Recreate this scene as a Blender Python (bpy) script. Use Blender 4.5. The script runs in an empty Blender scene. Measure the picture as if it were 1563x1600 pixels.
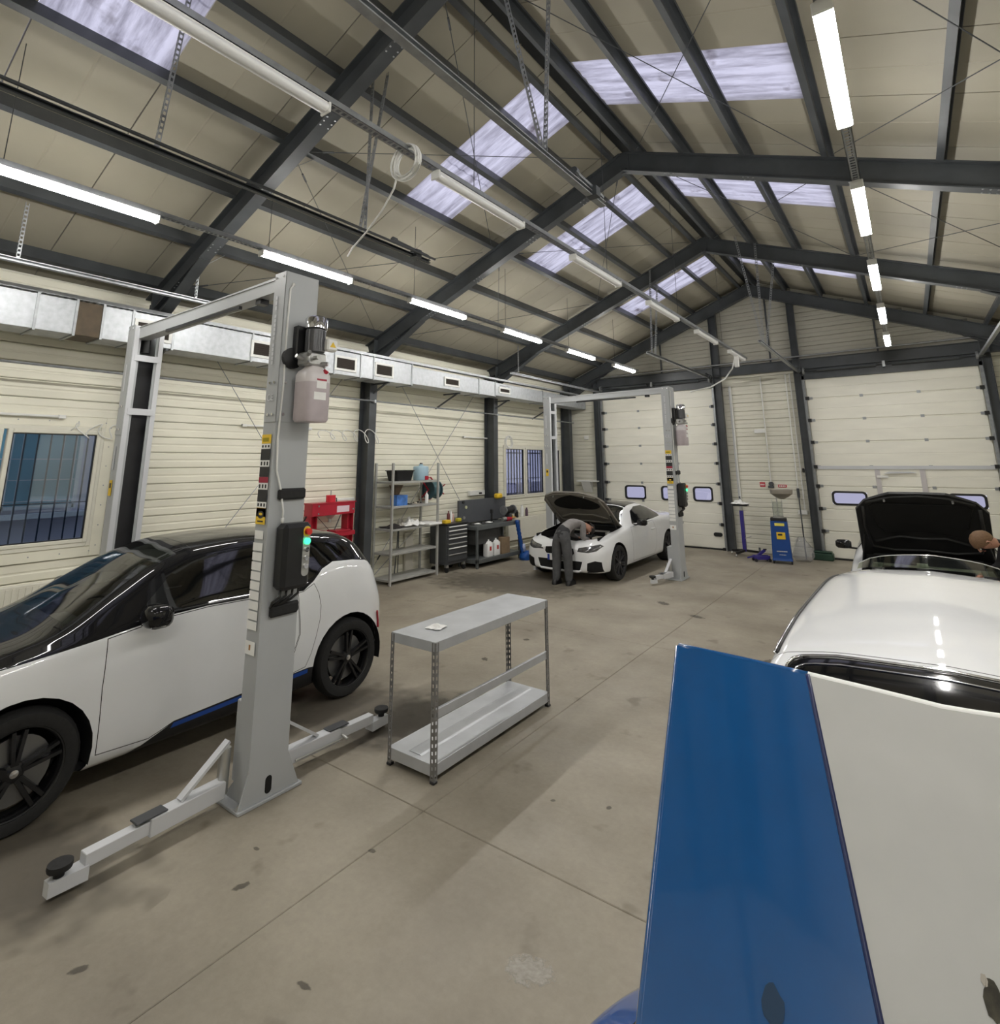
import bpy, bmesh, math, random
from mathutils import Vector, Matrix
random.seed(7)
PI = math.pi
scene = bpy.context.scene
COL = scene.collection

# ---------------------------------------------------------------- camera
CAM_F, CAM_PX, CAM_PY = 858.49, 776.29, 541.73          # focal length and principal point in 1563x1600 pixels
CAM_YAW, CAM_PITCH, CAM_ROLL = math.radians(36.362), math.radians(11.902), math.radians(-0.367)
cd = bpy.data.cameras.new('camera'); cam = bpy.data.objects.new('camera', cd); COL.objects.link(cam)
cd.sensor_fit = 'HORIZONTAL'; cd.sensor_width = 36.0
cd.lens = CAM_F / 1563 * 36.0
cd.shift_x = (781.5 - CAM_PX) / 1563
cd.shift_y = -(800 - CAM_PY) / 1563
cd.clip_start = 0.02; cd.clip_end = 200
_f = Vector((-math.sin(CAM_YAW) * math.cos(CAM_PITCH), math.cos(CAM_YAW) * math.cos(CAM_PITCH), math.sin(CAM_PITCH)))
_r = Vector((math.cos(CAM_YAW), math.sin(CAM_YAW), 0)); _u = _r.cross(_f)
_r2 = _r * math.cos(CAM_ROLL) + _u * math.sin(CAM_ROLL); _u2 = -_r * math.sin(CAM_ROLL) + _u * math.cos(CAM_ROLL)
_m = Matrix((_r2, _u2, -_f)).transposed().to_4x4(); _m.translation = Vector((0, 0, 2.3))
cam.matrix_world = _m
scene.camera = cam

# ---------------------------------------------------------------- world: overcast dusk sky
w = bpy.data.worlds.new('dusk_sky'); scene.world = w; w.use_nodes = True
nt = w.node_tree; bg = nt.nodes['Background']
bg.inputs['Color'].default_value = (0.61, 0.61, 0.735, 1); bg.inputs['Strength'].default_value = 1.6
LAMP_STRENGTH = 88.0
vs = scene.view_settings
vs.view_transform = 'Standard'; vs.look = 'None'; vs.gamma = 1.0; vs.use_curve_mapping = False
vs.exposure = 0.0

# ---------------------------------------------------------------- materials
MATS = {}
def mat(name, col, rough=0.5, metal=0.0, var=0.0, scale=8.0, bump=0.0, coat=0.0, spec=None, emit=None, estr=0.0, trans=0.0, alpha=1.0, detail=4.0, stretch=None, dark=None, bscale=None):
    """procedural principled material: colour broken up by noise, optional bump"""
    if name in MATS: return MATS[name]
    m = bpy.data.materials.new(name); m.use_nodes = True
    nt = m.node_tree; b = nt.nodes['Principled BSDF']
    b.inputs['Roughness'].default_value = rough; b.inputs['Metallic'].default_value = metal
    if coat: b.inputs['Coat Weight'].default_value = coat; b.inputs['Coat Roughness'].default_value = 0.04
    if spec is not None: b.inputs['Specular IOR Level'].default_value = spec
    if trans: b.inputs['Transmission Weight'].default_value = trans
    if alpha < 1: b.inputs['Alpha'].default_value = alpha
    if emit: b.inputs['Emission Color'].default_value = (*emit, 1); b.inputs['Emission Strength'].default_value = estr
    tc = nt.nodes.new('ShaderNodeTexCoord'); mp = nt.nodes.new('ShaderNodeMapping')
    nt.links.new(tc.outputs['Object'], mp.inputs['Vector'])
    if stretch: mp.inputs['Scale'].default_value = stretch
    n = nt.nodes.new('ShaderNodeTexNoise'); n.inputs['Scale'].default_value = scale; n.inputs['Detail'].default_value = detail
    nt.links.new(mp.outputs['Vector'], n.inputs['Vector'])
    r = nt.nodes.new('ShaderNodeValToRGB')
    d = dark if dark else tuple(c * (1 - var) for c in col)
    l = tuple(min(1, c * (1 + var * 0.6)) for c in col)
    r.color_ramp.elements[0].color = (*d, 1); r.color_ramp.elements[1].color = (*l, 1)
    r.color_ramp.elements[0].position = 0.3; r.color_ramp.elements[1].position = 0.7
    nt.links.new(n.outputs['Fac'], r.inputs['Fac']); nt.links.new(r.outputs['Color'], b.inputs['Base Color'])
    if bump:
        n2 = nt.nodes.new('ShaderNodeTexNoise'); n2.inputs['Scale'].default_value = bscale or scale * 6
        nt.links.new(mp.outputs['Vector'], n2.inputs['Vector'])
        bp = nt.nodes.new('ShaderNodeBump'); bp.inputs['Strength'].default_value = bump; bp.inputs['Distance'].default_value = 0.02
        nt.links.new(n2.outputs['Fac'], bp.inputs['Height']); nt.links.new(bp.outputs['Normal'], b.inputs['Normal'])
    MATS[name] = m
    return m

def two_sided(name, front, inner=(0.012, 0.012, 0.013), **k):
    """car shell: paint outside, dark trim on the inner side of the sheet"""
    if name in MATS: return MATS[name]
    m = mat(name, front, **k); nt = m.node_tree; b = nt.nodes['Principled BSDF']
    out = [n for n in nt.nodes if n.type == 'OUTPUT_MATERIAL'][0]
    d = nt.nodes.new('ShaderNodeBsdfDiffuse'); d.inputs['Color'].default_value = (*inner, 1)
    g = nt.nodes.new('ShaderNodeNewGeometry'); mx = nt.nodes.new('ShaderNodeMixShader')
    nt.links.new(g.outputs['Backfacing'], mx.inputs['Fac']); nt.links.new(b.outputs['BSDF'], mx.inputs[1]); nt.links.new(d.outputs['BSDF'], mx.inputs[2])
    nt.links.new(mx.outputs['Shader'], out.inputs['Surface'])
    return m

def glass(name, tint, mixf=0.12, rough=0.03):
    """thin tinted pane: transparent tint with a mirror reflection that grows at grazing angles"""
    if name in MATS: return MATS[name]
    m = bpy.data.materials.new(name); m.use_nodes = True; nt = m.node_tree; nt.nodes.remove(nt.nodes['Principled BSDF'])
    out = [n for n in nt.nodes if n.type == 'OUTPUT_MATERIAL'][0]
    t = nt.nodes.new('ShaderNodeBsdfTransparent'); t.inputs['Color'].default_value = (*tint, 1)
    g = nt.nodes.new('ShaderNodeBsdfGlossy'); g.inputs['Roughness'].default_value = rough
    fr = nt.nodes.new('ShaderNodeFresnel'); ge = nt.nodes.new('ShaderNodeNewGeometry'); io = nt.nodes.new('ShaderNodeMath'); io.operation = 'MULTIPLY_ADD'
    io.inputs[1].default_value = -0.8333; io.inputs[2].default_value = 1.5      # thin pane: both faces reflect alike
    nt.links.new(ge.outputs['Backfacing'], io.inputs[0]); nt.links.new(io.outputs[0], fr.inputs['IOR'])
    no = nt.nodes.new('ShaderNodeTexNoise'); no.inputs['Scale'].default_value = 3
    ma = nt.nodes.new('ShaderNodeMath'); ma.operation = 'MULTIPLY_ADD'; ma.inputs[1].default_value = 0.02; ma.inputs[2].default_value = rough
    nt.links.new(no.outputs['Fac'], ma.inputs[0]); nt.links.new(ma.outputs[0], g.inputs['Roughness'])
    ad = nt.nodes.new('ShaderNodeMath'); ad.operation = 'ADD'; ad.inputs[1].default_value = mixf * 0.3; ad.use_clamp = True
    nt.links.new(fr.outputs['Fac'], ad.inputs[0])
    mx = nt.nodes.new('ShaderNodeMixShader'); nt.links.new(ad.outputs[0], mx.inputs['Fac'])
    nt.links.new(t.outputs[0], mx.inputs[1]); nt.links.new(g.outputs[0], mx.inputs[2]); nt.links.new(mx.outputs[0], out.inputs['Surface'])
    MATS[name] = m
    return m

def wall_mat():
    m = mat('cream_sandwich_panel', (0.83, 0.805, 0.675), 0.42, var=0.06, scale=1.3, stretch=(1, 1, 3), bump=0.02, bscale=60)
    return m
CREAM = wall_mat()
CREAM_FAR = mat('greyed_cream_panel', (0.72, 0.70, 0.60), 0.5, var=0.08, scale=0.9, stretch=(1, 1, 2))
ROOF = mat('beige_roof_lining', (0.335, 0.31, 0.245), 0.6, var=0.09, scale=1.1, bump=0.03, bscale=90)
STEEL = mat('dark_grey_painted_steel', (0.055, 0.061, 0.067), 0.42, var=0.25, scale=3, spec=0.5)
GALV = mat('galvanised_sheet', (0.47, 0.49, 0.51), 0.42, metal=0.5, var=0.14, scale=14)
GALV_DK = mat('dull_galvanised_steel', (0.36, 0.375, 0.385), 0.42, metal=0.7, var=0.18, scale=12)
WHITE_PL = mat('white_plastic', (0.78, 0.78, 0.75), 0.45, var=0.04)
BLACK_PL = mat('black_plastic', (0.012, 0.012, 0.013), 0.4, var=0.2)
RUBBER = mat('black_rubber', (0.014, 0.014, 0.014), 0.75, var=0.3, scale=30)
CHROME = mat('chrome', (0.75, 0.75, 0.76), 0.12, metal=1.0, var=0.05)
LIFT = mat('lift_grey_paint', (0.43, 0.445, 0.455), 0.42, var=0.05, scale=2, spec=0.4)
LIFT_LT = mat('lift_light_grey_paint', (0.60, 0.61, 0.63), 0.42, var=0.05, scale=2)
YELLOW = mat('yellow_label', (0.83, 0.55, 0.03), 0.5, var=0.05)
RED = mat('red_paint', (0.42, 0.015, 0.035), 0.32, var=0.12, scale=3)
BLUE_P = mat('blue_machine_paint', (0.006, 0.062, 0.28), 0.35, var=0.1, scale=2)
DARK_CAB = mat('charcoal_sheet_steel', (0.055, 0.058, 0.062), 0.45, var=0.1)
BLACK_SH = mat('matt_black_cavity', (0.004, 0.004, 0.004), 0.9, var=0.1)
PAPER = mat('white_paper', (0.85, 0.85, 0.83), 0.8, var=0.04)

# ---------------------------------------------------------------- mesh helpers
class MB:
    def __init__(s): s.v = []; s.f = []; s.mi = []
    def add(s, vs, fs, mi=0):
        o = len(s.v); s.v += [tuple(p) for p in vs]; s.f += [tuple(i + o for i in f) for f in fs]; s.mi += [mi] * len(fs); return s
    def box(s, x0, x1, y0, y1, z0, z1, mi=0):
        v = [(x, y, z) for z in (z0, z1) for y in (y0, y1) for x in (x0, x1)]
        return s.add(v, [(0, 2, 3, 1), (4, 5, 7, 6), (0, 1, 5, 4), (2, 6, 7, 3), (0, 4, 6, 2), (1, 3, 7, 5)], mi)
    def bbox(s, x0, x1, y0, y1, z0, z1, b=0.01, mi=0):
        """box with chamfered edges"""
        b = min(b, (x1 - x0) * .45, (y1 - y0) * .45, (z1 - z0) * .45)
        xs = lambda i: (x0, x0 + b, x1 - b, x1)[i]; ys = lambda i: (y0, y0 + b, y1 - b, y1)[i]; zs = lambda i: (z0, z0 + b, z1 - b, z1)[i]
        idx = {}; V = []
        def P(i, j, k):
            if (i, j, k) not in idx: idx[(i, j, k)] = len(V); V.append((xs(i), ys(j), zs(k)))
            return idx[(i, j, k)]
        F = []
        for k in (0, 3): F.append([P(1, 1, k), P(2, 1, k), P(2, 2, k), P(1, 2, k)])
        for j in (0, 3): F.append([P(1, j, 1), P(2, j, 1), P(2, j, 2), P(1, j, 2)])
        for i in (0, 3): F.append([P(i, 1, 1), P(i, 2, 1), P(i, 2, 2), P(i, 1, 2)])
        for a, A in ((0, 1), (3, 2)):
            for c, Cc in ((0, 1), (3, 2)):
                F.append([P(a, Cc, 1), P(A, c, 1), P(A, c, 2), P(a, Cc, 2)])
                F.append([P(a, 1, Cc), P(A, 1, c), P(A, 2, c), P(a, 2, Cc)])
                F.append([P(1, a, Cc), P(1, A, c), P(2, A, c), P(2, a, Cc)])
        for a, A in ((0, 1), (3, 2)):
            for c, Cc in ((0, 1), (3, 2)):
                for e, E in ((0, 1), (3, 2)):
                    F.append([P(a, Cc, E), P(A, c, E), P(A, Cc, e)])
        cx = Vector(((x0 + x1) / 2, (y0 + y1) / 2, (z0 + z1) / 2)); out = []
        for f in F:
            p = [Vector(V[i]) for i in f]; n = (p[1] - p[0]).cross(p[2] - p[0]); c = sum(p, Vector()) / len(p)
            out.append(f if n.dot(c - cx) > 0 else f[::-1])
        return s.add(V, out, mi)
    def frame(s, p, q, up=(0, 0, 1)):
        p = Vector(p); q = Vector(q); d = (q - p).normalized(); u = Vector(up)
        if abs(d.dot(u)) > 0.98: u = Vector((1, 0, 0))
        sd = d.cross(u).normalized(); u = sd.cross(d).normalized()
        return p, q, d, sd, u
    def prof(s, p, q, poly, up=(0, 0, 1), caps=True, mi=0):
        """sweep a closed 2D polygon (side, up) from p to q"""
        p, q, d, sd, u = s.frame(p, q, up); n = len(poly)
        V = [p + sd * a + u * b for a, b in poly] + [q + sd * a + u * b for a, b in poly]
        F = [(i, i + n, (i + 1) % n + n, (i + 1) % n) for i in range(n)]
        if caps: F += [tuple(range(n)), tuple(range(2 * n - 1, n - 1, -1))]
        return s.add(V, F, mi)
    def bar(s, p, q, w, h, up=(0, 0, 1), mi=0):
        return s.prof(p, q, [(-w / 2, -h / 2), (w / 2, -h / 2), (w / 2, h / 2), (-w / 2, h / 2)], up, mi=mi)
    def ibeam(s, p, q, w, h, tf=0.014, tw=0.01, up=(0, 0, 1), mi=0):
        a, b = w / 2, h / 2; t = tw / 2
        return s.prof(p, q, [(-a, -b), (a, -b), (a, -b + tf), (t, -b + tf), (t, b - tf), (a, b - tf), (a, b), (-a, b), (-a, b - tf), (-t, b - tf), (-t, -b + tf), (-a, -b + tf)], up, mi=mi)
    def cyl(s, p, q, r, n=12, r2=None, caps=True, mi=0):
        r2 = r if r2 is None else r2
        p, q, d, sd, u = s.frame(p, q); V = []
        for c, rr in ((p, r), (q, r2)):
            V += [c + sd * (rr * math.cos(2 * PI * i / n)) + u * (rr * math.sin(2 * PI * i / n)) for i in range(n)]
        F = [(i, i + n, (i + 1) % n + n, (i + 1) % n) for i in range(n)]
        if caps: F += [tuple(range(n)), tuple(range(2 * n - 1, n - 1, -1))]
        return s.add(V, F, mi)
    def tube(s, pts, r, n=8, closed=False, mi=0):
        pts = [Vector(p) for p in pts]; m = len(pts); V = []; prev = None
        for i, p in enumerate(pts):
            if closed: t = pts[(i + 1) % m] - pts[i - 1]
            else: t = pts[min(i + 1, m - 1)] - pts[max(i - 1, 0)]
            t = t.normalized() if t.length > 1e-9 else Vector((0, 0, 1))
            if prev is None:
                a = Vector((0, 0, 1)) if abs(t.z) < 0.9 else Vector((1, 0, 0)); u = t.cross(a).normalized()
            else:
                u = (prev - t * prev.dot(t)); u = u.normalized() if u.length > 1e-6 else t.orthogonal().normalized()
            prev = u; b = t.cross(u); rr = r[i] if isinstance(r, (list, tuple)) else r
            V += [p + u * (rr * math.cos(2 * PI * k / n)) + b * (rr * math.sin(2 * PI * k / n)) for k in range(n)]
        F = []
        for i in range(m if closed else m - 1):
            j = (i + 1) % m
            F += [(i * n + k, i * n + (k + 1) % n, j * n + (k + 1) % n, j * n + k) for k in range(n)]
        if not closed: F += [tuple(range(n - 1, -1, -1)), tuple(range((m - 1) * n, m * n))]
        return s.add(V, F, mi)
    def lathe(s, prof, n=24, axis='z', c=(0, 0, 0), caps=True, mi=0):
        """prof: list of (radius, height)"""
        V = []; c = Vector(c)
        for r, h in prof:
            for i in range(n):
                a = 2 * PI * i / n; x, y = r * math.cos(a), r * math.sin(a)
                V.append(c + (Vector((x, y, h)) if axis == 'z' else Vector((h, x, y)) if axis == 'x' else Vector((y, h, x))))
        F = []
        for k in range(len(prof) - 1):
            F += [(k * n + i, k * n + (i + 1) % n, (k + 1) * n + (i + 1) % n, (k + 1) * n + i) for i in range(n)]
        if caps:
            if prof[0][0] > 1e-4: F.append(tuple(range(n - 1, -1, -1)))
            if prof[-1][0] > 1e-4: F.append(tuple(range((len(prof) - 1) * n, len(prof) * n)))
        return s.add(V, F, mi)
    def extr(s, poly, axis, a, b, mi=0):
        """extrude polygon along an axis; poly coords are the two other axes in xyz order"""
        def P(p, t): return (t, p[0], p[1]) if axis == 'x' else (p[0], t, p[1]) if axis == 'y' else (p[0], p[1], t)
        n = len(poly); V = [P(p, a) for p in poly] + [P(p, b) for p in poly]
        F = [(i, (i + 1) % n, (i + 1) % n + n, i + n) for i in range(n)] + [tuple(range(n - 1, -1, -1)), tuple(range(n, 2 * n))]
        ar = sum(poly[i][0] * poly[(i + 1) % n][1] - poly[(i + 1) % n][0] * poly[i][1] for i in range(n))
        flip = (ar < 0) != (axis == 'y'); flip = flip != (b < a)
        if flip: F = [f[::-1] for f in F]
        return s.add(V, F, mi)
    def mesh(s, name, mats, smooth=False, fix=True):
        me = bpy.data.meshes.new(name); me.from_pydata(s.v, [], s.f)
        mats = mats if isinstance(mats, (list, tuple)) else [mats]
        for m in mats: me.materials.append(m)
        if any(s.mi): me.polygons.foreach_set('material_index', s.mi)
        if fix:
            bm = bmesh.new(); bm.from_mesh(me); bmesh.ops.recalc_face_normals(bm, faces=bm.faces[:]); bm.to_mesh(me); bm.free()
        if smooth:
            for p in me.polygons: p.use_smooth = True
            if smooth != True: me.set_sharp_from_angle(angle=math.radians(smooth))
        me.update()
        return me
    def build(s, name, mats, parent=None, smooth=False, loc=None, fix=True):
        return link(name, s.mesh(name, mats, smooth, fix), parent, loc)

def link(name, me, parent=None, loc=None):
    o = bpy.data.objects.new(name, me); COL.objects.link(o)
    if parent: o.parent = parent
    if loc is not None: o.location = loc
    return o
def tag(o, label, cat, group=None, kind=None):
    if label: o['label'] = label
    if cat: o['category'] = cat
    if group: o['group'] = group
    if kind: o['kind'] = kind
    return o
def thing(name, label, cat, loc=(0, 0, 0), rz=0.0, group=None):
    o = bpy.data.objects.new(name, None); COL.objects.link(o); o.location = loc; o.rotation_euler = (0, 0, rz)
    o.empty_display_size = 0.1
    return tag(o, label, cat, group)
def struct(name, loc=(0, 0, 0)):
    o = bpy.data.objects.new(name, None); COL.objects.link(o); o.location = loc; o['kind'] = 'structure'; return o
def copy_tree(o, parent=None):
    c = o.copy(); COL.objects.link(c); c.parent = parent
    for ch in list(o.children): copy_tree(ch, c)
    return c
def plabel(o, label): o['label'] = label; return o
def text_mesh(txt, size, name='lettering', m=None, parent=None, mw=None, extr=0.0008):
    cu = bpy.data.curves.new('txt', 'FONT'); cu.body = txt; cu.size = size; cu.extrude = extr; cu.align_x = 'CENTER'; cu.align_y = 'CENTER'
    to = bpy.data.objects.new('txt', cu); COL.objects.link(to)
    dg = bpy.context.evaluated_depsgraph_get(); me = bpy.data.meshes.new_from_object(to.evaluated_get(dg))
    bpy.data.objects.remove(to); bpy.data.curves.remove(cu)
    me.materials.clear(); me.materials.append(m)
    o = link(name, me, parent)
    if mw is not None: o.matrix_local = mw
    return o
def basis(o, xa, ya):
    """matrix with local x along xa, y along ya at o"""
    xa = Vector(xa).normalized(); ya = Vector(ya).normalized(); za = xa.cross(ya)
    M = Matrix((xa, ya, za)).transposed().to_4x4(); M.translation = Vector(o); return M
# ================================================================ the building
XL, XR_, YB, YF = -8.9, 2.92, -2.6, 15.85       # inner faces of the walls
RX, RZ, SL = -2.99, 6.68, 0.397                  # ridge: x, height of the frames' underside, roof slope
FY = [3.28, 7.43, 11.58, 15.58]                  # portal frames
def roofz(x, off): return RZ + off - SL * abs(x - RX)

# ---- floor: concrete bays with sawn joints
def floor_mat():
    m = mat('worn_concrete', (0.285, 0.255, 0.205), 0.55, var=0.0, scale=0.9); nt = m.node_tree; b = nt.nodes['Principled BSDF']
    tc = nt.nodes.new('ShaderNodeTexCoord'); geo = nt.nodes.new('ShaderNodeNewGeometry')
    def noise(sc, det=6, ro=0.6):
        n = nt.nodes.new('ShaderNodeTexNoise'); n.inputs['Scale'].default_value = sc; n.inputs['Detail'].default_value = det; n.inputs['Roughness'].default_value = ro
        nt.links.new(geo.outputs['Position'], n.inputs['Vector']); return n
    def ramp(n, a, b_, ca, cb):
        r = nt.nodes.new('ShaderNodeValToRGB'); r.color_ramp.elements[0].position = a; r.color_ramp.elements[1].position = b_
        r.color_ramp.elements[0].color = (*ca, 1); r.color_ramp.elements[1].color = (*cb, 1); nt.links.new(n.outputs['Fac'], r.inputs['Fac']); return r
    base = ramp(noise(0.8), 0.3, 0.72, (0.228, 0.198, 0.152), (0.385, 0.345, 0.272))
    fine = ramp(noise(22, 8, 0.7), 0.25, 0.75, (0.88, 0.88, 0.88), (1.06, 1.06, 1.06))
    spots = ramp(noise(3.1, 3, 0.45), 0.27, 0.35, (0.55, 0.53, 0.50), (1, 1, 1))
    def mul(a, b_, f=1.0):
        x = nt.nodes.new('ShaderNodeMixRGB'); x.blend_type = 'MULTIPLY'; x.inputs['Fac'].default_value = f
        nt.links.new(a.outputs['Color'], x.inputs[1]); nt.links.new(b_.outputs['Color'], x.inputs[2]); return x
    c = mul(mul(base, fine), spots, 0.75)
    nt.links.new(c.outputs['Color'], b.inputs['Base Color'])
    rr = ramp(noise(1.7), 0.3, 0.7, (0.42, 0.42, 0.42), (0.62, 0.62, 0.62)); nt.links.new(rr.outputs['Color'], b.inputs['Roughness'])
    bp = nt.nodes.new('ShaderNodeBump'); bp.inputs['Strength'].default_value = 0.08; bp.inputs['Distance'].default_value = 0.01
    nt.links.new(noise(45, 6).outputs['Fac'], bp.inputs['Height']); nt.links.new(bp.outputs['Normal'], b.inputs['Normal'])
    return m
CONC = floor_mat()
fl = struct('floor')
jx = [XL - 0.2, -6.95, -2.95, 1.05, XR_ + 0.2]; jy = [YB - 0.2, -1.0, 3.14, 7.3, 11.45, YF + 0.3]
for i in range(4):
    for j in range(5):
        g = 0.0025
        MB().bbox(jx[i] + g, jx[i + 1] - g, jy[j] + g, jy[j + 1] - g, -0.12, 0, 0.004).build('slab', CONC, fl)
MB().box(jx[0], jx[-1], jy[0], jy[-1], -0.2, -0.02).build('joint_bed', mat('joint_dirt', (0.10, 0.09, 0.075), 0.9, var=0.2), fl)
# small oil spots and a worn pale patch on the slabs
def soft(name, col, k, p0=.80, p1=1.0, ns=14):
    m = mat(name, col, 0.6, var=0.25, scale=6); nt = m.node_tree; b = nt.nodes['Principled BSDF']
    tc = nt.nodes.new('ShaderNodeTexCoord'); g = nt.nodes.new('ShaderNodeTexGradient'); g.gradient_type = 'SPHERICAL'; n = nt.nodes.new('ShaderNodeTexNoise'); n.inputs['Scale'].default_value = 2.2; n.inputs['Detail'].default_value = 6
    oi = nt.nodes.new('ShaderNodeNewGeometry'); nt.links.new(tc.outputs['Object'], g.inputs['Vector']); mp = nt.nodes.new('ShaderNodeMapping'); mp.inputs['Scale'].default_value = (ns, ns, ns)
    nt.links.new(oi.outputs['Position'], mp.inputs['Vector']); nt.links.new(mp.outputs['Vector'], n.inputs['Vector'])
    a = nt.nodes.new('ShaderNodeMath'); a.operation = 'ADD'; nt.links.new(g.outputs['Fac'], a.inputs[0]); nt.links.new(n.outputs['Fac'], a.inputs[1])
    r = nt.nodes.new('ShaderNodeValToRGB'); r.color_ramp.elements[0].position = p0; r.color_ramp.elements[1].position = p1; r.color_ramp.elements[0].color = (0, 0, 0, 1); r.color_ramp.elements[1].color = (k, k, k, 1)
    nt.links.new(a.outputs[0], r.inputs['Fac']); nt.links.new(r.outputs['Color'], b.inputs['Alpha']); return m
stain = soft('dark_oil_stain', (0.09, 0.08, 0.066), .5); smear = soft('broad_dirt_smear', (0.10, 0.088, 0.07), .45, .55, 1.45, 2.5)
pale = soft('pale_scuff', (0.52, 0.49, 0.43), .6)
def blot(x, y, r, m, sx=1.0, rot=0.0):
    n = 20
    o = MB().add([(math.cos(2 * PI * i / n), math.sin(2 * PI * i / n), 0) for i in range(n)], [tuple(range(n))]).build('stain', m, fl, loc=(x, y, 0.0015), fix=False)
    o.scale = (r * sx * 1.7, r * 1.7, 1); o.rotation_euler = (0, 0, rot); return o
for x, y, r in ((-2.93, 2.67, .022), (-3.52, 2.27, .016), (-3.42, 1.33, .03), (-2.30, 3.75, .02), (-1.95, 3.9, .025), (-5.2, 7.0, .05), (-3.6, 9.5, .10), (-4.4, 6.6, .05), (-2.9, 9.0, .08), (-3.3, 2.05, .03), (-2.5, 1.9, .02), (-1.6, 7.6, .07), (-2.3, 6.3, .04), (-4.4, 5.7, .05)):
    blot(x, y, r * .7, stain, random.uniform(1, 2.6), random.uniform(0, 3))
blot(-1.72, 2.56, 0.07, pale, 1.5, 0.4)
for x, y, r, a_ in ((-4.35, 3.9, .35, .4), (-3.9, 4.25, .22, 1.2), (-6.6, 9.3, .5, .2), (-4.6, 1.2, .3, .5)): blot(x, y, r * 1.3, smear, 1.8, a_)

# ---- horizontal sandwich-panel strips
def strip_prof(h):      # (depth, z) outline of one strip, depth is towards the room
    return [(-0.03, 0.004), (0.010, 0.004), (0.018, 0.016), (0.018, h * .5 - .018), (0.012, h * .5 - .006), (0.012, h * .5 + .006), (0.018, h * .5 + .018), (0.018, h - 0.016), (0.010, h - 0.004), (-0.03, h - 0.004)]
_sc = {}
def wall_strip(parent, axis, sgn, face, a, b, z0, z1, m):
    h = z1 - z0
    if b - a < 0.03 or h < 0.02: return
    pr = strip_prof(h) if h > 0.12 else [(-0.03, 0.003), (0.018, 0.003), (0.018, h - .003), (-0.03, h - .003)]
    mb = MB()
    if axis == 'y': mb.extr([(face + sgn * d, z0 + z) for d, z in pr], 'y', a, b)
    else: mb.extr([(face + sgn * d, z0 + z) for d, z in pr], 'x', a, b)
    return mb.build('wall_panel', m, parent)
def wall_of_strips(name, axis, sgn, face, spans, ztop, holes, m, h=0.225):
    W = struct(name)
    z = 0.0; k = 0
    while z < ztop - 0.02:
        z1 = min(z + h, ztop)
        for a, b in spans:
            cuts = [(a, b, z, z1)]
            for (ha, hb, hz0, hz1) in holes:
                new = []
                for (ca, cb, cz0, cz1) in cuts:
                    if hb <= ca or ha >= cb or hz1 <= cz0 or hz0 >= cz1: new.append((ca, cb, cz0, cz1)); continue
                    if ha > ca: new.append((ca, ha, cz0, cz1))
                    if hb < cb: new.append((hb, cb, cz0, cz1))
                    if hz0 > cz0: new.append((max(ca, ha), min(cb, hb), cz0, hz0))
                    if hz1 < cz1: new.append((max(ca, ha), min(cb, hb), hz1, cz1))
                cuts = new
            for ca, cb, cz0, cz1 in cuts: wall_strip(W, axis, sgn, face, ca, cb, cz0, cz1, m)
        z = z1; k += 1
    return W
WIN1 = (1.05, 2.95, 1.26, 2.80); WIN2 = (12.35, 15.42, 1.33, 2.76)
spansY = [(YB, FY[0]), (FY[0], FY[1]), (FY[1], FY[2]), (FY[2], YF)]
wl = wall_of_strips('wall_left', 'y', 1, XL - 0.018, spansY, 4.72, [WIN1, WIN2], CREAM)
MB().box(XL - 0.16, XL - 0.06, YB, WIN1[0], 0, 4.75).box(XL - 0.16, XL - 0.06, WIN1[1], WIN2[0], 0, 4.75).box(XL - 0.16, XL - 0.06, WIN2[1], YF, 0, 4.75) \
    .box(XL - 0.16, XL - 0.06, WIN1[0], WIN1[1], 0, WIN1[2]).box(XL - 0.16, XL - 0.06, WIN1[0], WIN1[1], WIN1[3], 4.75) \
    .box(XL - 0.16, XL - 0.06, WIN2[0], WIN2[1], 0, WIN2[2]).box(XL - 0.16, XL - 0.06, WIN2[0], WIN2[1], WIN2[3], 4.75).build('outer_skin', CREAM_FAR, wl)
wr = wall_of_strips('wall_right', 'y', -1, XR_ + 0.018, spansY, 4.72, [], CREAM, h=0.45)
MB().box(XR_ + 0.06, XR_ + 0.16, YB, YF, 0, 4.75).build('outer_skin', CREAM_FAR, wr)
# far gable wall, with two sectional doors
D1 = (-7.52, -4.22, 0.0, 4.34); D2 = (-1.90, 1.45, 0.0, 4.37)
wf = struct('wall_far'); GABLE = mat('shaded_gable_panel', (0.40, 0.385, 0.325), 0.6, var=0.10, scale=0.9, stretch=(1, 1, 2))  # darker cream: shade of the unlit gable above the lamps, put into the colour
z = 0.0
while z < 7.05:
    z1 = z + 0.225
    half = (RZ + 0.47 - z1) / SL
    a, b = max(XL, RX - half), min(XR_, RX + half)
    if b - a < 0.3: break
    cuts = [(a, b)]
    if z < 4.34: cuts = [(a, D1[0]), (D1[1], D2[0]), (D2[1], b)]
    else: cuts = [(a, -4.1), (-4.1, -2.0), (-2.0, b)]
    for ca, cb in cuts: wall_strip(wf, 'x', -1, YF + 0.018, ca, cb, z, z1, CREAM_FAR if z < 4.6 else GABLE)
    z = z1
mb = MB().box(D1[1], D2[0], YF + .06, YF + .16, 0, 4.4).box(XL - .2, D1[0], YF + .06, YF + .16, 0, 4.4).box(D2[1], XR_ + .2, YF + .06, YF + .16, 0, 4.4)
mb.extr([(XL - .2, 4.4), (XR_ + .2, 4.4), (XR_ + .2, 4.8), (RX, 7.3), (XL - .2, 4.8)], 'y', YF + .06, YF + .16).build('outer_skin', CREAM_FAR, wf)
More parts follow.
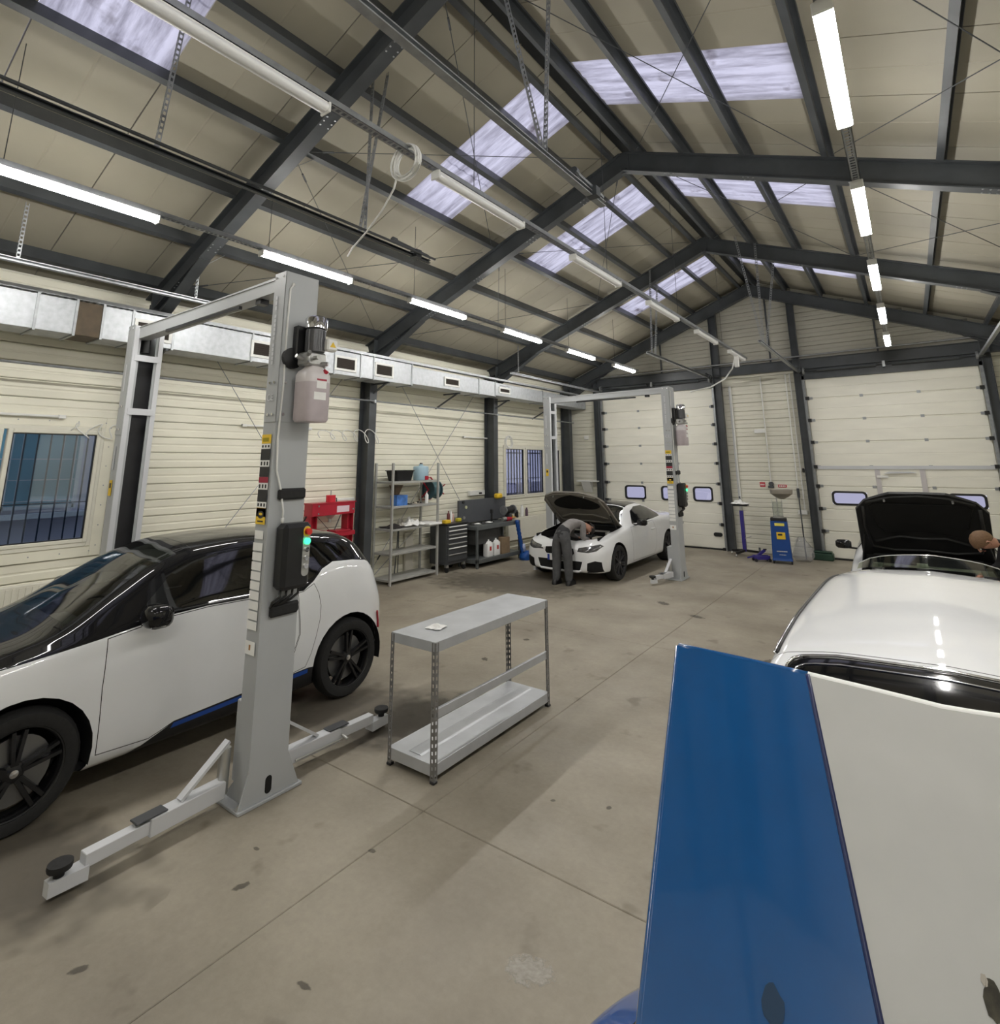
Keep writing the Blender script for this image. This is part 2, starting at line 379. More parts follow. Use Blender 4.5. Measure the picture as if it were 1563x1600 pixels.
# wall behind the camera
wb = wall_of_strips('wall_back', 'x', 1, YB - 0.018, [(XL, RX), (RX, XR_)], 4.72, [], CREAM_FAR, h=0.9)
MB().extr([(XL - .2, 0), (XR_ + .2, 0), (XR_ + .2, 4.8), (RX, 7.3), (XL - .2, 4.8)], 'y', YB - .16, YB - .06).build('outer_skin', CREAM_FAR, wb)
MB().extr([(XL, 4.72), (XR_, 4.72), (RX, 7.1)], 'y', YB - .06, YB).build('gable_panel', CREAM_FAR, wb)

# ---- roof: lining panels eave to ridge, translucent rooflight sheets, purlins
ce = struct('ceiling')
SKY = [(0.90, 1.95), (5.26, 6.27), (8.52, 9.60), (12.82, 13.85)]
def skylight_mat():
    m = bpy.data.materials.new('translucent_rooflight'); m.use_nodes = True; nt = m.node_tree; nt.nodes.remove(nt.nodes['Principled BSDF'])
    out = [n for n in nt.nodes if n.type == 'OUTPUT_MATERIAL'][0]
    geo = nt.nodes.new('ShaderNodeNewGeometry'); mp = nt.nodes.new('ShaderNodeMapping'); mp.inputs['Scale'].default_value = (0.7, 5, 1)
    n = nt.nodes.new('ShaderNodeTexNoise'); n.inputs['Scale'].default_value = 1.6; n.inputs['Detail'].default_value = 6; n.inputs['Roughness'].default_value = 0.65
    nt.links.new(geo.outputs['Position'], mp.inputs['Vector']); nt.links.new(mp.outputs['Vector'], n.inputs['Vector'])
    r = nt.nodes.new('ShaderNodeValToRGB'); e = r.color_ramp.elements; e[0].position = 0.33; e[0].color = (0.33, 0.32, 0.36, 1); e[1].position = 0.6; e[1].color = (0.78, 0.775, 0.83, 1)
    nt.links.new(n.outputs['Fac'], r.inputs['Fac'])
    n2 = nt.nodes.new('ShaderNodeTexNoise'); n2.inputs['Scale'].default_value = 2.3; n2.inputs['Detail'].default_value = 8
    nt.links.new(geo.outputs['Position'], n2.inputs['Vector'])
    r2 = nt.nodes.new('ShaderNodeValToRGB'); e = r2.color_ramp.elements; e[0].position = 0.28; e[0].color = (0.25, 0.22, 0.22, 1); e[1].position = 0.40; e[1].color = (1, 1, 1, 1)
    nt.links.new(n2.outputs['Fac'], r2.inputs['Fac'])
    mx = nt.nodes.new('ShaderNodeMixRGB'); mx.blend_type = 'MULTIPLY'; mx.inputs['Fac'].default_value = 1
    nt.links.new(r.outputs['Color'], mx.inputs[1]); nt.links.new(r2.outputs['Color'], mx.inputs[2])
    t = nt.nodes.new('ShaderNodeBsdfTranslucent'); d = nt.nodes.new('ShaderNodeBsdfDiffuse'); d.inputs['Color'].default_value = (0.5, 0.5, 0.52, 1)
    nt.links.new(mx.outputs['Color'], t.inputs['Color'])
    ms = nt.nodes.new('ShaderNodeMixShader'); ms.inputs['Fac'].default_value = 0.12
    nt.links.new(t.outputs[0], ms.inputs[1]); nt.links.new(d.outputs[0], ms.inputs[2]); nt.links.new(ms.outputs[0], out.inputs['Surface'])
    return m
ROOFLIGHT = skylight_mat()
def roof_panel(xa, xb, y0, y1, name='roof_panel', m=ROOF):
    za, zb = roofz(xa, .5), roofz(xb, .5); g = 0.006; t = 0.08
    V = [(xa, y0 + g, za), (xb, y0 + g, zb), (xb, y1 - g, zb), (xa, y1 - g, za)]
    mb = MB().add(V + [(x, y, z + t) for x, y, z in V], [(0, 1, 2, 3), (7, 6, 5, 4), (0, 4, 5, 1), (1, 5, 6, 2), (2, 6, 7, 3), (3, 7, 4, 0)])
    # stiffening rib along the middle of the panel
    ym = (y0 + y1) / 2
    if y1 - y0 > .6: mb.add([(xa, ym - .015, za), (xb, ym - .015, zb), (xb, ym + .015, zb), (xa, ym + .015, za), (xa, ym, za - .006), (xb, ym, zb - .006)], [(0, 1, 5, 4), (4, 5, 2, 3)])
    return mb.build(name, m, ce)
def rooflight(xa, xb, y0, y1):      # one corrugated sheet
    n = 40; V = []; F = []
    for i in range(n + 1):
        y = y0 + (y1 - y0) * i / n; dz = 0.012 * math.sin(2 * PI * (y - y0) / 0.176)
        V += [(xa, y, roofz(xa, .5) + dz + .01), (xb, y, roofz(xb, .5) + dz + .01)]
    F = [(2 * i, 2 * i + 2, 2 * i + 3, 2 * i + 1) for i in range(n)]
    o = MB().add(V, F).build('rooflight_sheet', ROOFLIGHT, ce, smooth=True, fix=False); plabel(o, 'translucent corrugated rooflight sheet with grime'); return o
EA = XL - 0.25; EB = XR_ + 0.25
edges = [YB - .2] + [v for s in SKY for v in s] + [YF + .1]
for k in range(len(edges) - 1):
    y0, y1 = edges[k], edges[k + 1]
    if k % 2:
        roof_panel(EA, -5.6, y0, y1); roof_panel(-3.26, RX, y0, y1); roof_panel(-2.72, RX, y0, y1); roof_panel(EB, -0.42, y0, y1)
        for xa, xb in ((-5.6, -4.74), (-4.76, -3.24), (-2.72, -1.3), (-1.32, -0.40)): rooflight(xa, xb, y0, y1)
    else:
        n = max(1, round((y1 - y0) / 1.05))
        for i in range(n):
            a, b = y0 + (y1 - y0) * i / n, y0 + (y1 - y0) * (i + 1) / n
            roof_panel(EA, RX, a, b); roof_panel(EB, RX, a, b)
for x in (-8.5, -7.5, -6.5, -5.5, -4.5, -3.74, -3.2, -2.78, -2.06, -1.27, -0.35, 0.71, 1.70, 2.52):
    sg = -1 if x < RX else 1; up = Vector((sg * SL, 0, 1)).normalized()
    zc = roofz(x, .40); h = .17; wd = .07
    mb = MB(); s2 = wd / 2; t = .006; b = h / 2; a = -s2 if sg > 0 else s2; o_ = -a
    # C section: web on one side, two flanges with lips
    P = [(a, -b), (o_, -b), (o_, -b + .02), (o_ * .8, -b + .02), (o_ * .8, -b + t), (a * .8, -b + t), (a * .8, b - t), (o_ * .8, b - t), (o_ * .8, b - .02), (o_, b - .02), (o_, b), (a, b)]
    mb.prof((x, YB, zc), (x, YF, zc), P, up).build('purlin', STEEL, ce)
MB().bar((RX, YB, roofz(RX, .47)), (RX, YF, roofz(RX, .47)), .5, .02).build('ridge_flashing', STEEL, ce)

# ---- portal frames
fl_lab = ['dark steel portal frame nearest the camera, crossing above the front lift post', 'dark steel portal frame second from the camera, over the wall rack',
          'dark steel portal frame third from the camera, over the white coupe', 'dark steel portal frame set against the far gable wall']
COLX = -8.72
def portal(y, lab):
    T = thing('portal_frame', lab, 'steel frame', (RX, y, 0), group='steel portal frames')
    hs = 5.86; dep = .30; ct = math.sqrt(1 + SL * SL)
    bolts = MB()
    for sg in (-1, 1):
        xe = sg * (hs - .10); zt = roofz(RX + xe, 0) + dep * ct / 2
        za = RZ + dep * ct / 2
        nrm = Vector((sg * SL, 0, 1)).normalized()
        MB().ibeam((0, 0, za - .0), (xe, 0, zt), .15, dep, .016, .012, up=nrm).build('rafter', STEEL, T)
        # haunch below the rafter at the eave
        x0, x1 = sg * (hs - .32), sg * (hs - 1.6)
        z0, z1 = roofz(RX + x0, 0), roofz(RX + x1, 0)
        MB().extr([(x0, z0 + .02), (x1, z1 + .02), (x0, z0 - .22)], 'y', -.006, .006).bar((x0, 0, z0 - .22), (x1, 0, z1 - .005), .15, .014, up=nrm).build('haunch', STEEL, T)
        cx = sg * 5.73
        MB().ibeam((cx, 0, 0), (cx, 0, roofz(RX + cx, .16)), .18, .30, .016, .012, up=(1, 0, 0)).build('column', STEEL, T)
        MB().box(cx - .2, cx + .2, -.14, .14, 0, .02).build('base_plate', STEEL, T)
        MB().box(sg * (hs - .35) - .012, sg * (hs - .35) + .012, -.1, .1, roofz(RX + sg * hs, -.25), roofz(RX + sg * hs, .42)).build('knee_plate', STEEL, T)
        # fly braces to purlins
        for px_ in ((-5.5, -7.5) if sg < 0 else (-0.35,)):
            lx = px_ - RX; z_ = roofz(px_, .36)
            MB().bar((lx, .42, z_), (lx, .05, roofz(px_, .03)), .035, .006).build('fly_brace', GALV_DK, T)
        for t in (.12, .3, .5, .7, .85):
            x = xe * t
            for dx in (-.06, 0, .06):
                for s_ in (-1, 1):
                    zb = roofz(RX + x + dx, 0) ; bolts.cyl((x + dx, s_ * .05, zb - .006), (x + dx, s_ * .05, zb + .002), .011, 6)
    MB().bar((0, 0, RZ - .02), (0, 0, RZ + dep + .03), .16, .03, up=(0, 1, 0)).build('ridge_plate', STEEL, T)
    bo = bolts.build('bolt_row', GALV_DK, T); bo['kind'] = 'stuff'
    return T
for y, l in zip(FY, fl_lab): portal(y, l)

# ---- gable posts, door jambs and rails of the far wall
gw = struct('trim_1', (0, YF, 0))
for x, w_, z1 in ((-4.03, .20, 6.55), (-2.05, .16, 6.6), (-7.70, .16, 4.9), (1.60, .16, 4.95)):
    z1 = min(z1, roofz(x, .2)); MB().ibeam((x, -.10, 0), (x, -.10, z1), .16, w_, .012, .01, up=(1, 0, 0)).build('post', STEEL, gw)
MB().ibeam((XL + .3, -.11, 4.70), (XR_ - .3, -.11, 4.70), .16, .26, .012, .01).build('lintel_beam', STEEL, gw)
MB().box(D1[0] - .1, D1[1] + .1, -.09, -.03, 4.29, 4.6).build('door_header', STEEL, gw)
MB().box(D2[0] - .1, D2[1] + .1, -.09, -.03, 4.31, 4.62).build('door_header', STEEL, gw)
for x, zt in ((-4.12, 6.3), (-2.65, 6.9), (-5.6, 5.9), (-0.3, 5.9)):
    MB().box(x - .02, x + .02, -.03, -.0, 4.85, min(zt, roofz(x, .3))).build('gable_batten', STEEL, gw)
MB().cyl((-7.6, -.24, 4.86), (1.9, -.24, 4.92), .022, 10).build('pipe', GALV_DK, gw, smooth=40)

# ---- sectional doors
def pane_shape(cx, cz, w_, h_, r, n=5):
    P = []
    for sx, sz, a0 in ((1, -1, -90), (1, 1, 0), (-1, 1, 90), (-1, -1, 180)):
        for i in range(n + 1):
            a = math.radians(a0 + 90 * i / n); P.append((cx + sx * (w_ / 2 - r) + r * math.cos(a), cz + sz * (h_ / 2 - r) + r * math.sin(a)))
    return P
DOORP = mat('cream_door_panel', (0.85, 0.83, 0.735), 0.4, var=0.05, scale=1.5, stretch=(1, 1, 4), bump=0.015, bscale=80)
DAYPANE = glass('door_window_pane', (0.42, 0.42, 0.50), 0.15)
def sectional_door(name, d, lines, wins, winz, handle=None):
    T = struct(name, (d[0], YF - 0.02, 0)); W_ = d[1] - d[0]
    for k in range(len(lines) - 1):
        z1, z0 = lines[k], lines[k + 1]; g = .004
        pan = MB()
        P = [(-.03, z0 + g), (.012, z0 + g), (.0, z0 + .018), (.0, (z0 + z1) / 2 - .01), (.006, (z0 + z1) / 2), (.0, (z0 + z1) / 2 + .01), (.0, z1 - .018), (.012, z1 - g), (.04, z1 - g), (.04, z0 + g)][1:]
        hole = [w_ for w_ in wins] if (z0 < winz[0] and z1 > winz[0]) else []
        segs = []; x = 0.0
        for (wx0, wx1) in hole: segs.append((x, wx0 - d[0])); x = wx1 - d[0]
        segs.append((x, W_))
        for a, b in segs: pan.extr(P, 'x', a, b)
        for (wx0, wx1) in hole:
            a, b = wx0 - d[0], wx1 - d[0]
            pan.box(a, b, .0, .04, z0 + g, winz[0] + .03); pan.box(a, b, .0, .04, winz[1] - .03, z1 - g)
        if k < len(lines) - 2: pan.box(0, W_, .022, .044, z0 - .03, z0 + .03)
        po = pan.build('door_panel', DOORP, T)
        for (wx0, wx1) in hole:
            cx, cz = (wx0 + wx1) / 2 - d[0], (winz[0] + winz[1]) / 2; ww, wh = wx1 - wx0, winz[1] - winz[0]
            o, i_ = pane_shape(cx, cz, ww, wh, .09), pane_shape(cx, cz, ww - .09, wh - .09, .06); n = len(o)
            fr = MB().add([(p[0], -.012, p[1]) for p in o] + [(p[0], -.012, p[1]) for p in i_] + [(p[0], .045, p[1]) for p in o] + [(p[0], .045, p[1]) for p in i_],
                          [(j, (j + 1) % n, (j + 1) % n + n, j + n) for j in range(n)] + [(j, j + 2 * n, (j + 1) % n + 2 * n, (j + 1) % n) for j in range(n)] + [(j + n, (j + 1) % n + n, (j + 1) % n + 3 * n, j + 3 * n) for j in range(n)])
            wo = fr.build('window_frame', BLACK_PL, po)
            MB().add([(p[0], .02, p[1]) for p in i_], [tuple(range(n))]).build('pane', DAYPANE, po)
        for hx in (0.04, W_ * .33, W_ * .66, W_ - .1):
            if k < len(lines) - 2: MB().box(hx, hx + .07, -.016, .0, z0 - .03, z0 + .03).build('hinge', GALV_DK, po)
    for x in (-.05, W_ + .05):
        MB().box(x - .035, x + .035, -.07, -.03, 0, lines[0] + .05).build('track', GALV_DK, T)
        sg = 1 if x < 0 else -1
        for z_ in lines[1:]: MB().box(x - .04 + sg * .05, x + .04 + sg * .05, -.085, -.02, z_ - .04, z_ + .04).build('roller_bracket', BLACK_PL, T)
    MB().box(-.02, W_ + .02, -.02, .03, 0, .035).build('bottom_seal', RUBBER, T)
    return T
d1 = sectional_door('door_1', D1, [4.32, 3.78, 3.28, 2.76, 2.24, 1.70, 1.19, .65, .03], [(-6.95, -6.30), (-5.85, -5.12), (-4.95, -4.42) ], (1.22, 1.62))
MB().extr(pane_shape(-4.37 - D1[0], .39, .22, .10, .045), 'y', -.03, 0).build('pull_handle', BLACK_PL, d1)
d2 = sectional_door('door_2', D2, [4.35, 3.83, 3.28, 2.74, 2.15, 1.69, 1.16, .64, .03], [(-1.64, -.92), (0.55, 1.20)], (1.25, 1.58))
MB().box(0, D2[1] - D2[0], -.03, -.002, 2.09, 2.17).build('stiffener_rail', LIFT_LT, d2)
for x in (-.66, .18): MB().box(x - D2[0] - .05, x - D2[0] + .05, -.022, -.002, 0, 2.08).build('wicket_post', mat('pale_mauve_trim', (.55, .52, .52), .5, var=.05), d2)
MB().extr([(0, 0), (.62, .02), (.5, .05), (.12, .05)], 'y', -.06, -.02).build('door_closer', LIFT_LT, d2).location = (1.35, 0, 1.99)
MB().box(1.22, 1.44, -.05, -.004, 1.90, 1.95).build('closer_box', WHITE_PL, d2)
# horizontal door tracks, both ends of the hall
def track_rail(x, ya, yb, z, lab, m, hangers, double=False, bump=None, cat='rail'):
    T = thing('door_track', lab, cat, (x, ya, z))
    L_ = yb - ya
    P = [(-.03, -.025), (.03, -.025), (.03, -.015), (-.02, -.015), (-.02, .015), (.03, .015), (.03, .025), (-.03, .025)]
    if double: P = [(a * .65, b * .7) for a, b in P]
    MB().prof((0, 0, 0), (0, L_, 0), P).build('rail', m, T)
    if double: MB().cyl((.085, 0, .012), (.085, L_, .012), .014, 8).build('upper_rail', m, T, smooth=40)
    for hy, dx, dy in hangers:
        ztop = roofz(x + dx, .33) - z
        p, q = Vector((0, hy - ya, .02)), Vector((dx, hy - ya + dy, ztop))
        perforated(p, q, .04, 'hanger', GALV_DK, T)
    if bump:
        MB().cyl((.02, L_ - .55, .07), (.02, L_ - .05, .05), .02, 8).cyl((.02, L_ - .60, .072), (.02, L_ - .55, .07), .035, 10).box(-.03, .07, L_ - .28, L_ - .20, -.03, .06).build('spring_bumper', STEEL, T)
    return T
def perforated(p, q, wd, name, m, parent):
    """slotted angle: two rows of rungs between rails, so the holes are real gaps"""
    mb = MB(); p, q, d, sd, u = mb.frame(p, q); L_ = (q - p).length; a = wd
    mb.prof(p, q, [(0, 0), (a * .22, 0), (a * .22, .003), (.003, .003), (.003, a * .22), (0, a * .22)])
    mb.bar(p + sd * a * .9, q + sd * a * .9, a * .2, .003, up=u); mb.bar(p + u * a * .9, q + u * a * .9, .003, a * .2, up=u)
    n = int(L_ / .05)
    for i in range(n):
        c = p + d * (.02 + i * .05)
        mb.bar(c + sd * a * .1, c + sd * a * .9, .02, .003, up=u) if False else mb.add([c + sd * a * .15 - d * .01, c + sd * a * .9 - d * .01, c + sd * a * .9 + d * .012, c + sd * a * .15 + d * .012], [(0, 1, 2, 3)])
        mb.add([c + u * a * .15 - d * .01, c + u * a * .9 - d * .01, c + u * a * .9 + d * .012, c + u * a * .15 + d * .012], [(0, 1, 2, 3)])
    return mb.build(name, m, parent, fix=False)
track_rail(-7.6, YB + .1, 3.6, 4.50, 'bright galvanised door track above the near window, left edge of photo', GALV, [(1.45, 0, 0), (3.35, 0, 0)])
track_rail(-4.2, YB + .1, 4.4, 4.58, 'dark double door track with spring bumper, left of the hanging cable coil', STEEL, [(1.45, .02, .12), (3.35, .05, .25), (3.42, -.1, .1)], True, True)
track_rail(-2.0, YB + .1, 4.4, 4.64, 'round-edged steel door track crossing the roof ridge at top centre', GALV_DK, [(3.3, -.35, -.2), (3.34, .1, .0)], False, True)
track_rail(1.5, YB + .1, 4.4, 4.64, 'door track on the right of the hall, out above the camera', GALV_DK, [(3.3, 0, 0)], False, True)
track_rail(-7.6, 10.9, YF - .12, 4.44, 'bright galvanised track running back from the left edge of the far left door', GALV, [(11.2, 0, 0)])
track_rail(-4.2, 11.1, YF - .12, 4.56, 'track running back from the right edge of the far left door', GALV_DK, [(11.3, 0, .2), (11.5, .15, .1)], False, True)
track_rail(-2.0, 11.05, YF - .12, 4.5, 'track running back from the left edge of the far right door, on thin hangers', GALV_DK, [(11.2, -.3, 0), (11.3, .0, .2), (11.6, .3, .2)], False, True)
track_rail(1.5, 11.05, YF - .12, 4.5, 'track running back from the right edge of the far right door', GALV_DK, [(11.2, 0, 0)], False, True)
# torsion shafts over the far doors
for d, nm in ((D1, 'torsion spring shaft above the far left door'), (D2, 'torsion spring shaft above the far right door')):
    T = thing('torsion_shaft', nm, 'door spring', ((d[0] + d[1]) / 2, YF - .16, 4.52)); hw = (d[1] - d[0]) / 2
    MB().cyl((-hw - .1, 0, 0), (hw + .1, 0, 0), .014, 8).build('shaft', STEEL, T)
    for a, b in ((-hw + .3, -.15), (.15, hw - .3)): MB().cyl((a, 0, 0), (b, 0, 0), .045, 10).build('spring', STEEL, T)
    for x in (-hw, hw): MB().cyl((x - .02, 0, 0), (x + .02, 0, 0), .09, 14).build('cable_drum', GALV_DK, T)
    MB().box(-.03, .03, -.05, .06, -.07, .07).build('centre_bracket', GALV_DK, T)
# ================================================================ windows
FRAME_W = mat('cream_window_frame', (0.74, 0.72, 0.62), 0.4, var=0.03)
PANE = glass('window_pane', (0.62, 0.72, 0.80), 0.35)
PANE2 = glass('dusk_window_pane', (0.60, 0.63, 0.72), 0.3)
def window(name, y0, y1, z0, z1, sashes, trim=True):
    T = struct(name, (XL, y0, z0)); W_, H_ = y1 - y0, z1 - z0; fw = .055
    mb = MB().bbox(-.06, .03, 0, fw, 0, H_, .006).bbox(-.06, .03, W_ - fw, W_, 0, H_, .006).bbox(-.06, .03, fw, W_ - fw, 0, fw, .006).bbox(-.06, .03, fw, W_ - fw, H_ - fw, H_, .006)
    mb.build('window_frame', FRAME_W, T)
    n = len(sashes)
    for k, (a, b) in enumerate(sashes):
        a -= y0; b -= y0; s = .05
        sb = MB().bbox(-.04, .04, a, a + s, .05, H_ - .05, .008).bbox(-.04, .04, b - s, b, .05, H_ - .05, .008).bbox(-.04, .04, a + s, b - s, .05, .05 + s, .008).bbox(-.04, .04, a + s, b - s, H_ - .05 - s, H_ - .05, .008)
        so = sb.build('sash', FRAME_W, T)
        g = .012
        MB().box(-.012, .022, a + s, a + s + g, .1, H_ - .1).box(-.012, .022, b - s - g, b - s, .1, H_ - .1).box(-.012, .022, a + s, b - s, .1, .1 + g).box(-.012, .022, a + s, b - s, H_ - .1 - g, H_ - .1).build('gasket', BLACK_PL, so)
        MB().box(-.008, -.002, a + s, b - s, .1, H_ - .1).build('pane', PANE if trim else PANE2, so)
    if trim:
        t = .13
        for a in ((-t, 0, -t, H_ + t), (W_, W_ + t, -t, H_ + t)): MB().bbox(.003, .018, a[0], a[1], a[2], a[3], .004).build('flashing', CREAM, T)
        for a in ((0, W_, -t, 0), (0, W_, H_, H_ + t)): MB().bbox(.003, .018, a[0], a[1], a[2], a[3], .004).build('flashing', CREAM, T)
        sc = MB()
        for k in range(7):
            for yy in (-t / 2, W_ + t / 2): sc.cyl((.018, yy, H_ * k / 6), (.022, yy, H_ * k / 6), .008, 6)
            for zz in (-t / 2, H_ + t / 2): sc.cyl((.018, W_ * k / 6, zz), (.022, W_ * k / 6, zz), .008, 6)
        sc.build('screw_row', GALV_DK, T)['kind'] = 'stuff'
    # iron grille outside
    gr = MB(); n = int(W_ / .135)
    for k in range(1, n): gr.box(-.14, -.125, W_ * k / n - .007, W_ * k / n + .007, 0, H_)
    gr.box(-.142, -.123, 0, W_, H_ * .36, H_ * .36 + .014).box(-.142, -.123, 0, W_, .03, .044)
    gr.build('security_grille', mat('dark_blue_iron', (.012, .02, .045), .5, var=.1), T)
    return T
window('window_1', WIN1[0], WIN1[1], WIN1[2], WIN1[3], [(1.09, 1.88), (1.92, 2.91)])
window('window_2', WIN2[0], WIN2[1], WIN2[2], WIN2[3], [(12.40, 13.36), (13.42, 14.40), (14.44, 15.37)], trim=False)
# what stands outside: a plain neighbouring wall with a barred window opposite
OUT = mat('mauve_grey_render', (0.62, 0.58, 0.66), 0.8, var=0.12, scale=1.5)
nb = thing('neighbouring_building', 'mauve-grey building with a teal barred window outside the near window', 'building', (-12.2, -1, -.3))
MB().box(-.3, 0, -3, 9.5, 0, 5.2).build('wall', OUT, nb)
wn = MB().box(0, .03, 1.7, 4.7, 1.9, 4.1).build('window', mat('teal_reflecting_glass', (0.16, 0.40, 0.48), 0.3, var=0.25, scale=1.2), nb)
fr = MB()
for y in (1.7, 2.7, 3.7, 4.7): fr.box(.03, .06, y - .03, y + .03, 1.85, 4.15)
for z_ in (1.9, 4.1): fr.box(.03, .06, 1.7, 4.7, z_ - .03, z_ + .03)
fr.build('window_frame', WHITE_PL, nb)
fr = MB()
for k in range(16): fr.box(.10, .115, 1.75 + k * .19, 1.762 + k * .19, 1.75, 4.2)
for z_ in (2.0, 2.35, 2.7): fr.box(.10, .115, 1.7, 4.7, z_, z_ + .014)
fr.build('window_bars', LIFT_LT, nb)
MB().box(0, .18, 1.5, 4.9, 1.72, 1.80).build('window_sill', WHITE_PL, nb)
bw_ = MB().box(-.2, 0, 0, 30, 0, 1.5).build('backdrop_wall', mat('pale_lilac_backdrop', (.74, .74, .82), .8, var=.1, scale=1), None, False, (-17.5, 9.0, -.3)); tag(bw_, 'pale lilac wall added outside the far left window to brighten its panes', 'wall')  # added pale backdrop so the far left panes look brighter
fz = thing('steel_fence', 'pale upright-bar fence outside the far left window', 'fence', (-11.0, 11.5, 0))
for k in range(60): MB().box(-.008, .008, k * .17, k * .17 + .016, -.3, 3.2).build('bar', STEEL, fz)
for z_ in (1.25, 2.6): MB().box(-.02, .02, 0, 10.2, z_, z_ + .04).build('fence_rail', STEEL, fz)
gd = MB().box(-30, XL - .2, -20, 40, -.4, -.3).box(XR_ + .2, 25, -20, 40, -.4, -.3).box(XL - .2, XR_ + .2, YF + .2, 40, -.4, -.3).build('ground_outside', mat('wet_asphalt', (.10, .10, .11), .6, var=.2)); gd['kind'] = 'structure'

# ================================================================ lamps in three rows
LAMP_ON = mat('lit_led_diffuser', (0.9, 0.9, 0.9), 0.5, emit=(1.0, 0.98, 0.945), estr=LAMP_STRENGTH)
LAMP_OFF = mat('unlit_led_diffuser', (0.80, 0.80, 0.80), 0.35, var=0.03)
def lamp_proto(lit):
    T = thing('led_batten', '', 'lamp'); L_ = 1.34
    P = [(-.03, .058), (-.03, .040), (.03, .040), (.03, .058)]
    MB().prof((0, 0, 0), (0, L_, 0), P).build('housing', WHITE_PL, T)
    D = [(.03, .041), (.044, .034)] + [(.05 * math.cos(a), .015 - .032 * math.sin(a)) for a in [PI * i / 8 for i in range(9)]] + [(-.044, .034), (-.03, .041)]
    MB().prof((0, .02, 0), (0, L_ - .02, 0), D[::-1]).build('diffuser', LAMP_ON if lit else LAMP_OFF, T, smooth=50)
    for a in (0, L_ - .02): MB().bbox(-.052, .052, a, a + .02, -.022, .057, .006).build('end_cap', WHITE_PL, T)
    return T
ROWS = [('left', -5.906, 4.74, 0.836, 6, True, range(-1, 6)), ('centre', -3.006, 4.73, 0.737, 6, False, range(0, 6)), ('right', -0.075, 4.705, 3.10, 5, True, range(-2, 5))]
LAB = {'left': ['behind the camera', 'cut by the photo edge', 'just above the front lift post top', 'third from the left edge', 'fourth from the left edge', 'fifth from the left edge', 'farthest, near the gable'],
       'centre': ['nearest, at the top left', 'second, beside the coiled white cable', 'third from the camera', 'fourth from the camera', 'fifth from the camera', 'farthest from the camera'],
       'right': ['behind the camera', 'above the camera', 'nearest and largest', 'second from the top', 'third from the top', 'fourth from the top', 'farthest, over the right door']}
for nm, x, z_, y0, n, lit, rg in ROWS:
    T = lamp_proto(lit); first = True
    for i, k in enumerate(rg):
        o = T if first else copy_tree(T); first = False
        o.location = (x, y0 + 2.459 * k, z_)
        tag(o, ('glowing' if lit else 'unlit white') + ' LED tube lamp in the ' + nm + ' row, ' + LAB[nm][i], 'lamp', ('lit lamps of the ' if lit else 'unlit lamps of the ') + nm + ' row')
    ya, yb = (y0 + 2.459 * rg[0] - .3), (y0 + 2.459 * rg[-1] + 1.6)
    C_ = thing('cable_tray', 'slotted steel cable tray carrying the ' + nm + ' lamp row', 'cable tray', (x, ya, z_ + .06))
    mb = MB().box(-.035, -.03, 0, yb - ya, 0, .05).box(.03, .035, 0, yb - ya, 0, .05).box(-.035, -.018, 0, yb - ya, 0, .003).box(.018, .035, 0, yb - ya, 0, .003)
    for i in range(int((yb - ya) / .05)): mb.box(-.02, .02, i * .05, i * .05 + .018, 0, .003)
    mb.build('tray', GALV_DK, C_)
    yy = ya + .4
    while yy < yb:
        zt = roofz(x, .48) - z_ - .06
        MB().cyl((0, yy - ya, .0), (0, yy - ya, zt), .004, 5).build('suspension_wire', STEEL, C_); yy += 2.459 if nm != 'centre' else 2.9

# ================================================================ ventilation duct on the left wall
du = thing('air_duct', 'galvanised rectangular air duct with grilles along the left wall', 'air duct', (-8.12, YB, 0))
secs = [(YB, -.6), (-.6, 1.82), (1.82, 2.21), (2.21, 2.50), (2.50, 2.84), (2.84, 3.36), (3.36, 4.53), (4.53, 4.90), (4.90, 6.10), (6.10, 6.70), (6.70, 7.02), (7.02, 8.05), (8.05, 10.30), (10.30, 10.95), (10.95, 13.2), (13.2, 15.75)]
BROWN = mat('brown_sheet', (0.085, 0.058, 0.03), 0.6, var=0.25)  # colour of the single brown duct section
vents = [(2.90, 3.30), (4.55, 4.82), (6.14, 6.55), (7.08, 7.48), (9.09, 9.53), (11.15, 11.55)]
for a, b in secs:
    if a < 8: z0, z1 = 3.88, 4.31
    elif a < 10.9: z0, z1 = 3.91, 4.27
    else: z0, z1 = 3.94, 4.26
    m = BROWN if abs(a - 2.21) < .01 else GALV
    o = MB().bbox(-.44, 0, a - YB + .004, b - YB - .004, z0, z1, .004).build('duct_section', m, du)
    if m is BROWN: plabel(o, 'brown duct section')
    MB().box(-.455, .014, b - YB - .014, b - YB + .014, z0 - .016, z1 + .016).build('flange', GALV_DK, du)
    for va, vb in vents:
        if a <= va and vb <= b + .01:
            v = MB().box(.0, .02, va - YB - .04, vb - YB + .04, z0 + .07, z0 + .11).box(.0, .02, va - YB - .04, vb - YB + .04, z1 - .13, z1 - .09).box(.0, .02, va - YB - .04, va - YB, z0 + .11, z1 - .13).box(.0, .02, vb - YB, vb - YB + .04, z0 + .11, z1 - .13).build('vent_frame', WHITE_PL, du)
            MB().box(.001, .006, va - YB, vb - YB, z0 + .11, z1 - .13).build('vent_grille', mat('dark_brown_mesh', (.03, .022, .016), .8, var=.3, scale=60), v)
            sl = MB()
            for i in range(5): sl.box(.006, .014, va - YB, vb - YB, z0 + .125 + i * .034, z0 + .131 + i * .034)
            sl.build('vent_slats', mat('dark_brown_mesh', (.03, .022, .016), .8), v)
MB().box(-.3, .0, 15.75 - YB, 15.77 - YB, 3.94, 4.26).build('end_vent', mat('dark_brown_mesh', (.03, .022, .016), .8), du)
